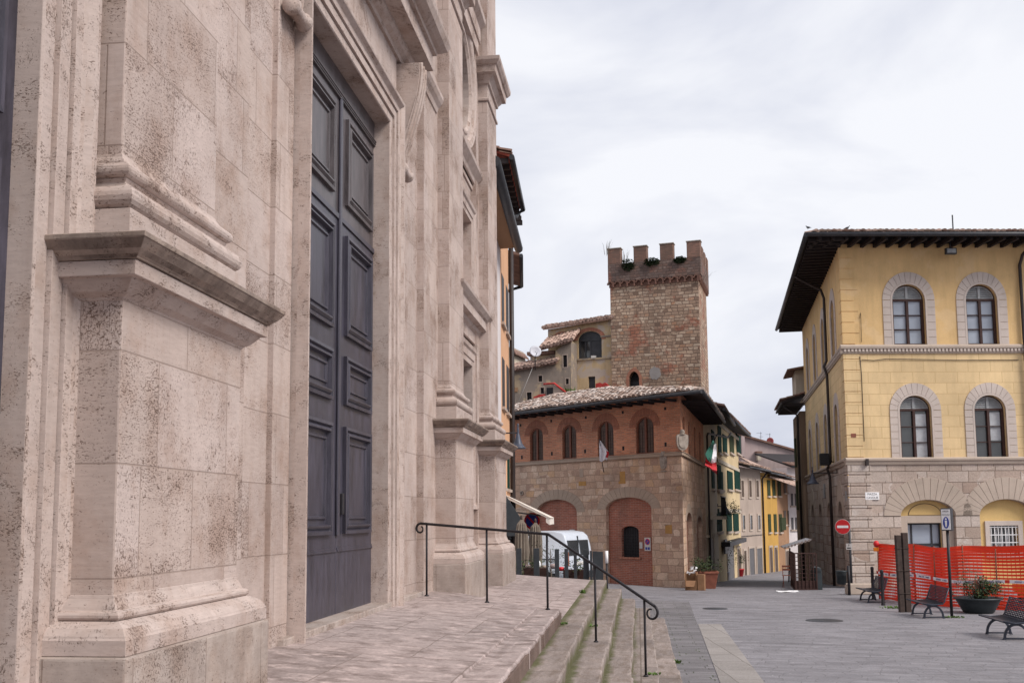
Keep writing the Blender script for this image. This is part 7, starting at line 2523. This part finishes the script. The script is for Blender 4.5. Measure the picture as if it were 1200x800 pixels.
# ---- white van
vp = at_dist(664, 687, 33.4); vg = gz(vp.x, vp.y)
hdg = rad(64)
ax_ = Vector((-sin(hdg), cos(hdg), 0)); sd_ = Vector((-cos(hdg), -sin(hdg), 0))      # forward (away left) and toward the camera side
def VP(x, y, z): return vp * 1 + ax_ * x + sd_ * y + Vector((0, 0, vg + z - vp.z))
van = thing('white_van', 'small white delivery van parked along the brick palace behind the slat screen', 'van', (vp.x, vp.y, vg))
prof = [(0, .42), (-.03, .75), (-.02, 1.05), (.03, 1.45), (.10, 1.78), (.22, 1.88), (.6, 1.93), (2.3, 1.90), (2.75, 1.80), (3.35, 1.22), (4.05, 1.02), (4.2, .85), (4.22, .42)]
def vbody():
    b = MB(); vs = []
    n = len(prof)
    for y, k in ((-1.72, .90), (-1.66, .97), (-1.58, 1.0), (-.14, 1.0), (-.06, .97), (0, .90)):
        for x, z in prof:
            tum = 0 if z < 1.0 else (z - 1.0) * .10
            yy = y + (tum if y < -.86 else -tum)
            zz = z if z < 1.7 else z - (1 - k) * .5
            vs.append(VP(x, yy, zz))
    fs = [(i * n + j, i * n + (j + 1) % n, (i + 1) * n + (j + 1) % n, (i + 1) * n + j) for i in range(5) for j in range(n)]
    fs += [tuple(range(n)), tuple(range(5 * n, 6 * n))]
    b.add(vs, fs, True); return b
vbody().build('body', MT['van'], van)
RW = Fr(VP(-.03, 0, 0), u=-sd_, n=-ax_)
def rear(u0, u1, z0, z1, d0, d1, mat, name, par=van, bev=.02):
    b = MB(); vs = []
    for d in (d0, d1):
        for z in (z0, z1):
            for u in (u0, u1):
                x = -.01 + max(0, (z - 1.05)) * .12
                vs.append(VP(x - d, -u, z))
    b.add(vs, [(0, 1, 3, 2), (4, 6, 7, 5), (0, 4, 5, 1), (2, 3, 7, 6), (0, 2, 6, 4), (1, 5, 7, 3)])
    return b.build(name, MT[mat], par, bevel=bev)
w1 = rear(.16, .82, 1.12, 1.62, -.05, .035, 'glass_dark', 'rear_window'); rear(.92, 1.52, 1.12, 1.62, -.05, .035, 'glass_dark', 'rear_window')
rear(.06, .14, .80, 1.25, -.05, .04, 'terracotta', 'tail_light'); rear(1.58, 1.66, .80, 1.25, -.05, .04, 'terracotta', 'tail_light')
rear(.0, 1.72, .38, .60, -.05, .10, 'gutter', 'bumper'); rear(.62, 1.10, .80, .92, -.05, .04, 'off_white', 'number_plate'); rear(.855, .868, .62, 1.75, -.05, .036, 'gutter', 'door_gap', bev=0)
def side(x0, x1, z0, z1, mat, name, d=.012):
    b = MB(); vs = []
    for y in (-.2, d):
        for z in (z0, z1):
            tum = 0 if z < 1.0 else (z - 1.0) * .10
            for x in (x0, x1): vs.append(VP(x, y - tum, z))
    b.add(vs, [(0, 1, 3, 2), (4, 6, 7, 5), (0, 4, 5, 1), (2, 3, 7, 6), (0, 2, 6, 4), (1, 5, 7, 3)])
    return b.build(name, MT[mat], van, bevel=.01)
side(2.15, 2.95, 1.15, 1.62, 'glass_dark', 'side_window'); side(1.05, 1.065, .55, 1.75, 'gutter', 'door_gap'); side(2.05, 2.065, .5, 1.75, 'gutter', 'door_gap'); side(.3, 1.9, 1.0, 1.03, 'gutter', 'slide_rail'); side(.3, 3.4, .42, .56, 'gutter', 'side_skirt')
for x in (.72, 3.4):
    for y in (-.02, -1.70):
        b = MB(); c = VP(x, y, .31); b.lathe(c, [(.16, -.09), (.28, -.09), (.31, -.05), (.31, .05), (.28, .09), (.16, .09)], 22, ax=sd_); w_ = b.build('wheel', MT['tyre'], van)
        b = MB(); b.lathe(c, [(0, .07), (.1, .085), (.17, .07), (.18, .02), (.18, -.02), (.17, -.07), (0, -.07)], 16, ax=sd_); b.build('rim', MT['dish'], w_)
b = MB(); b.tube([VP(-.08, -.45, 1.0), VP(-.10, -.75, 1.0)], .02, 6); b.build('door_handle', MT['black'], van)
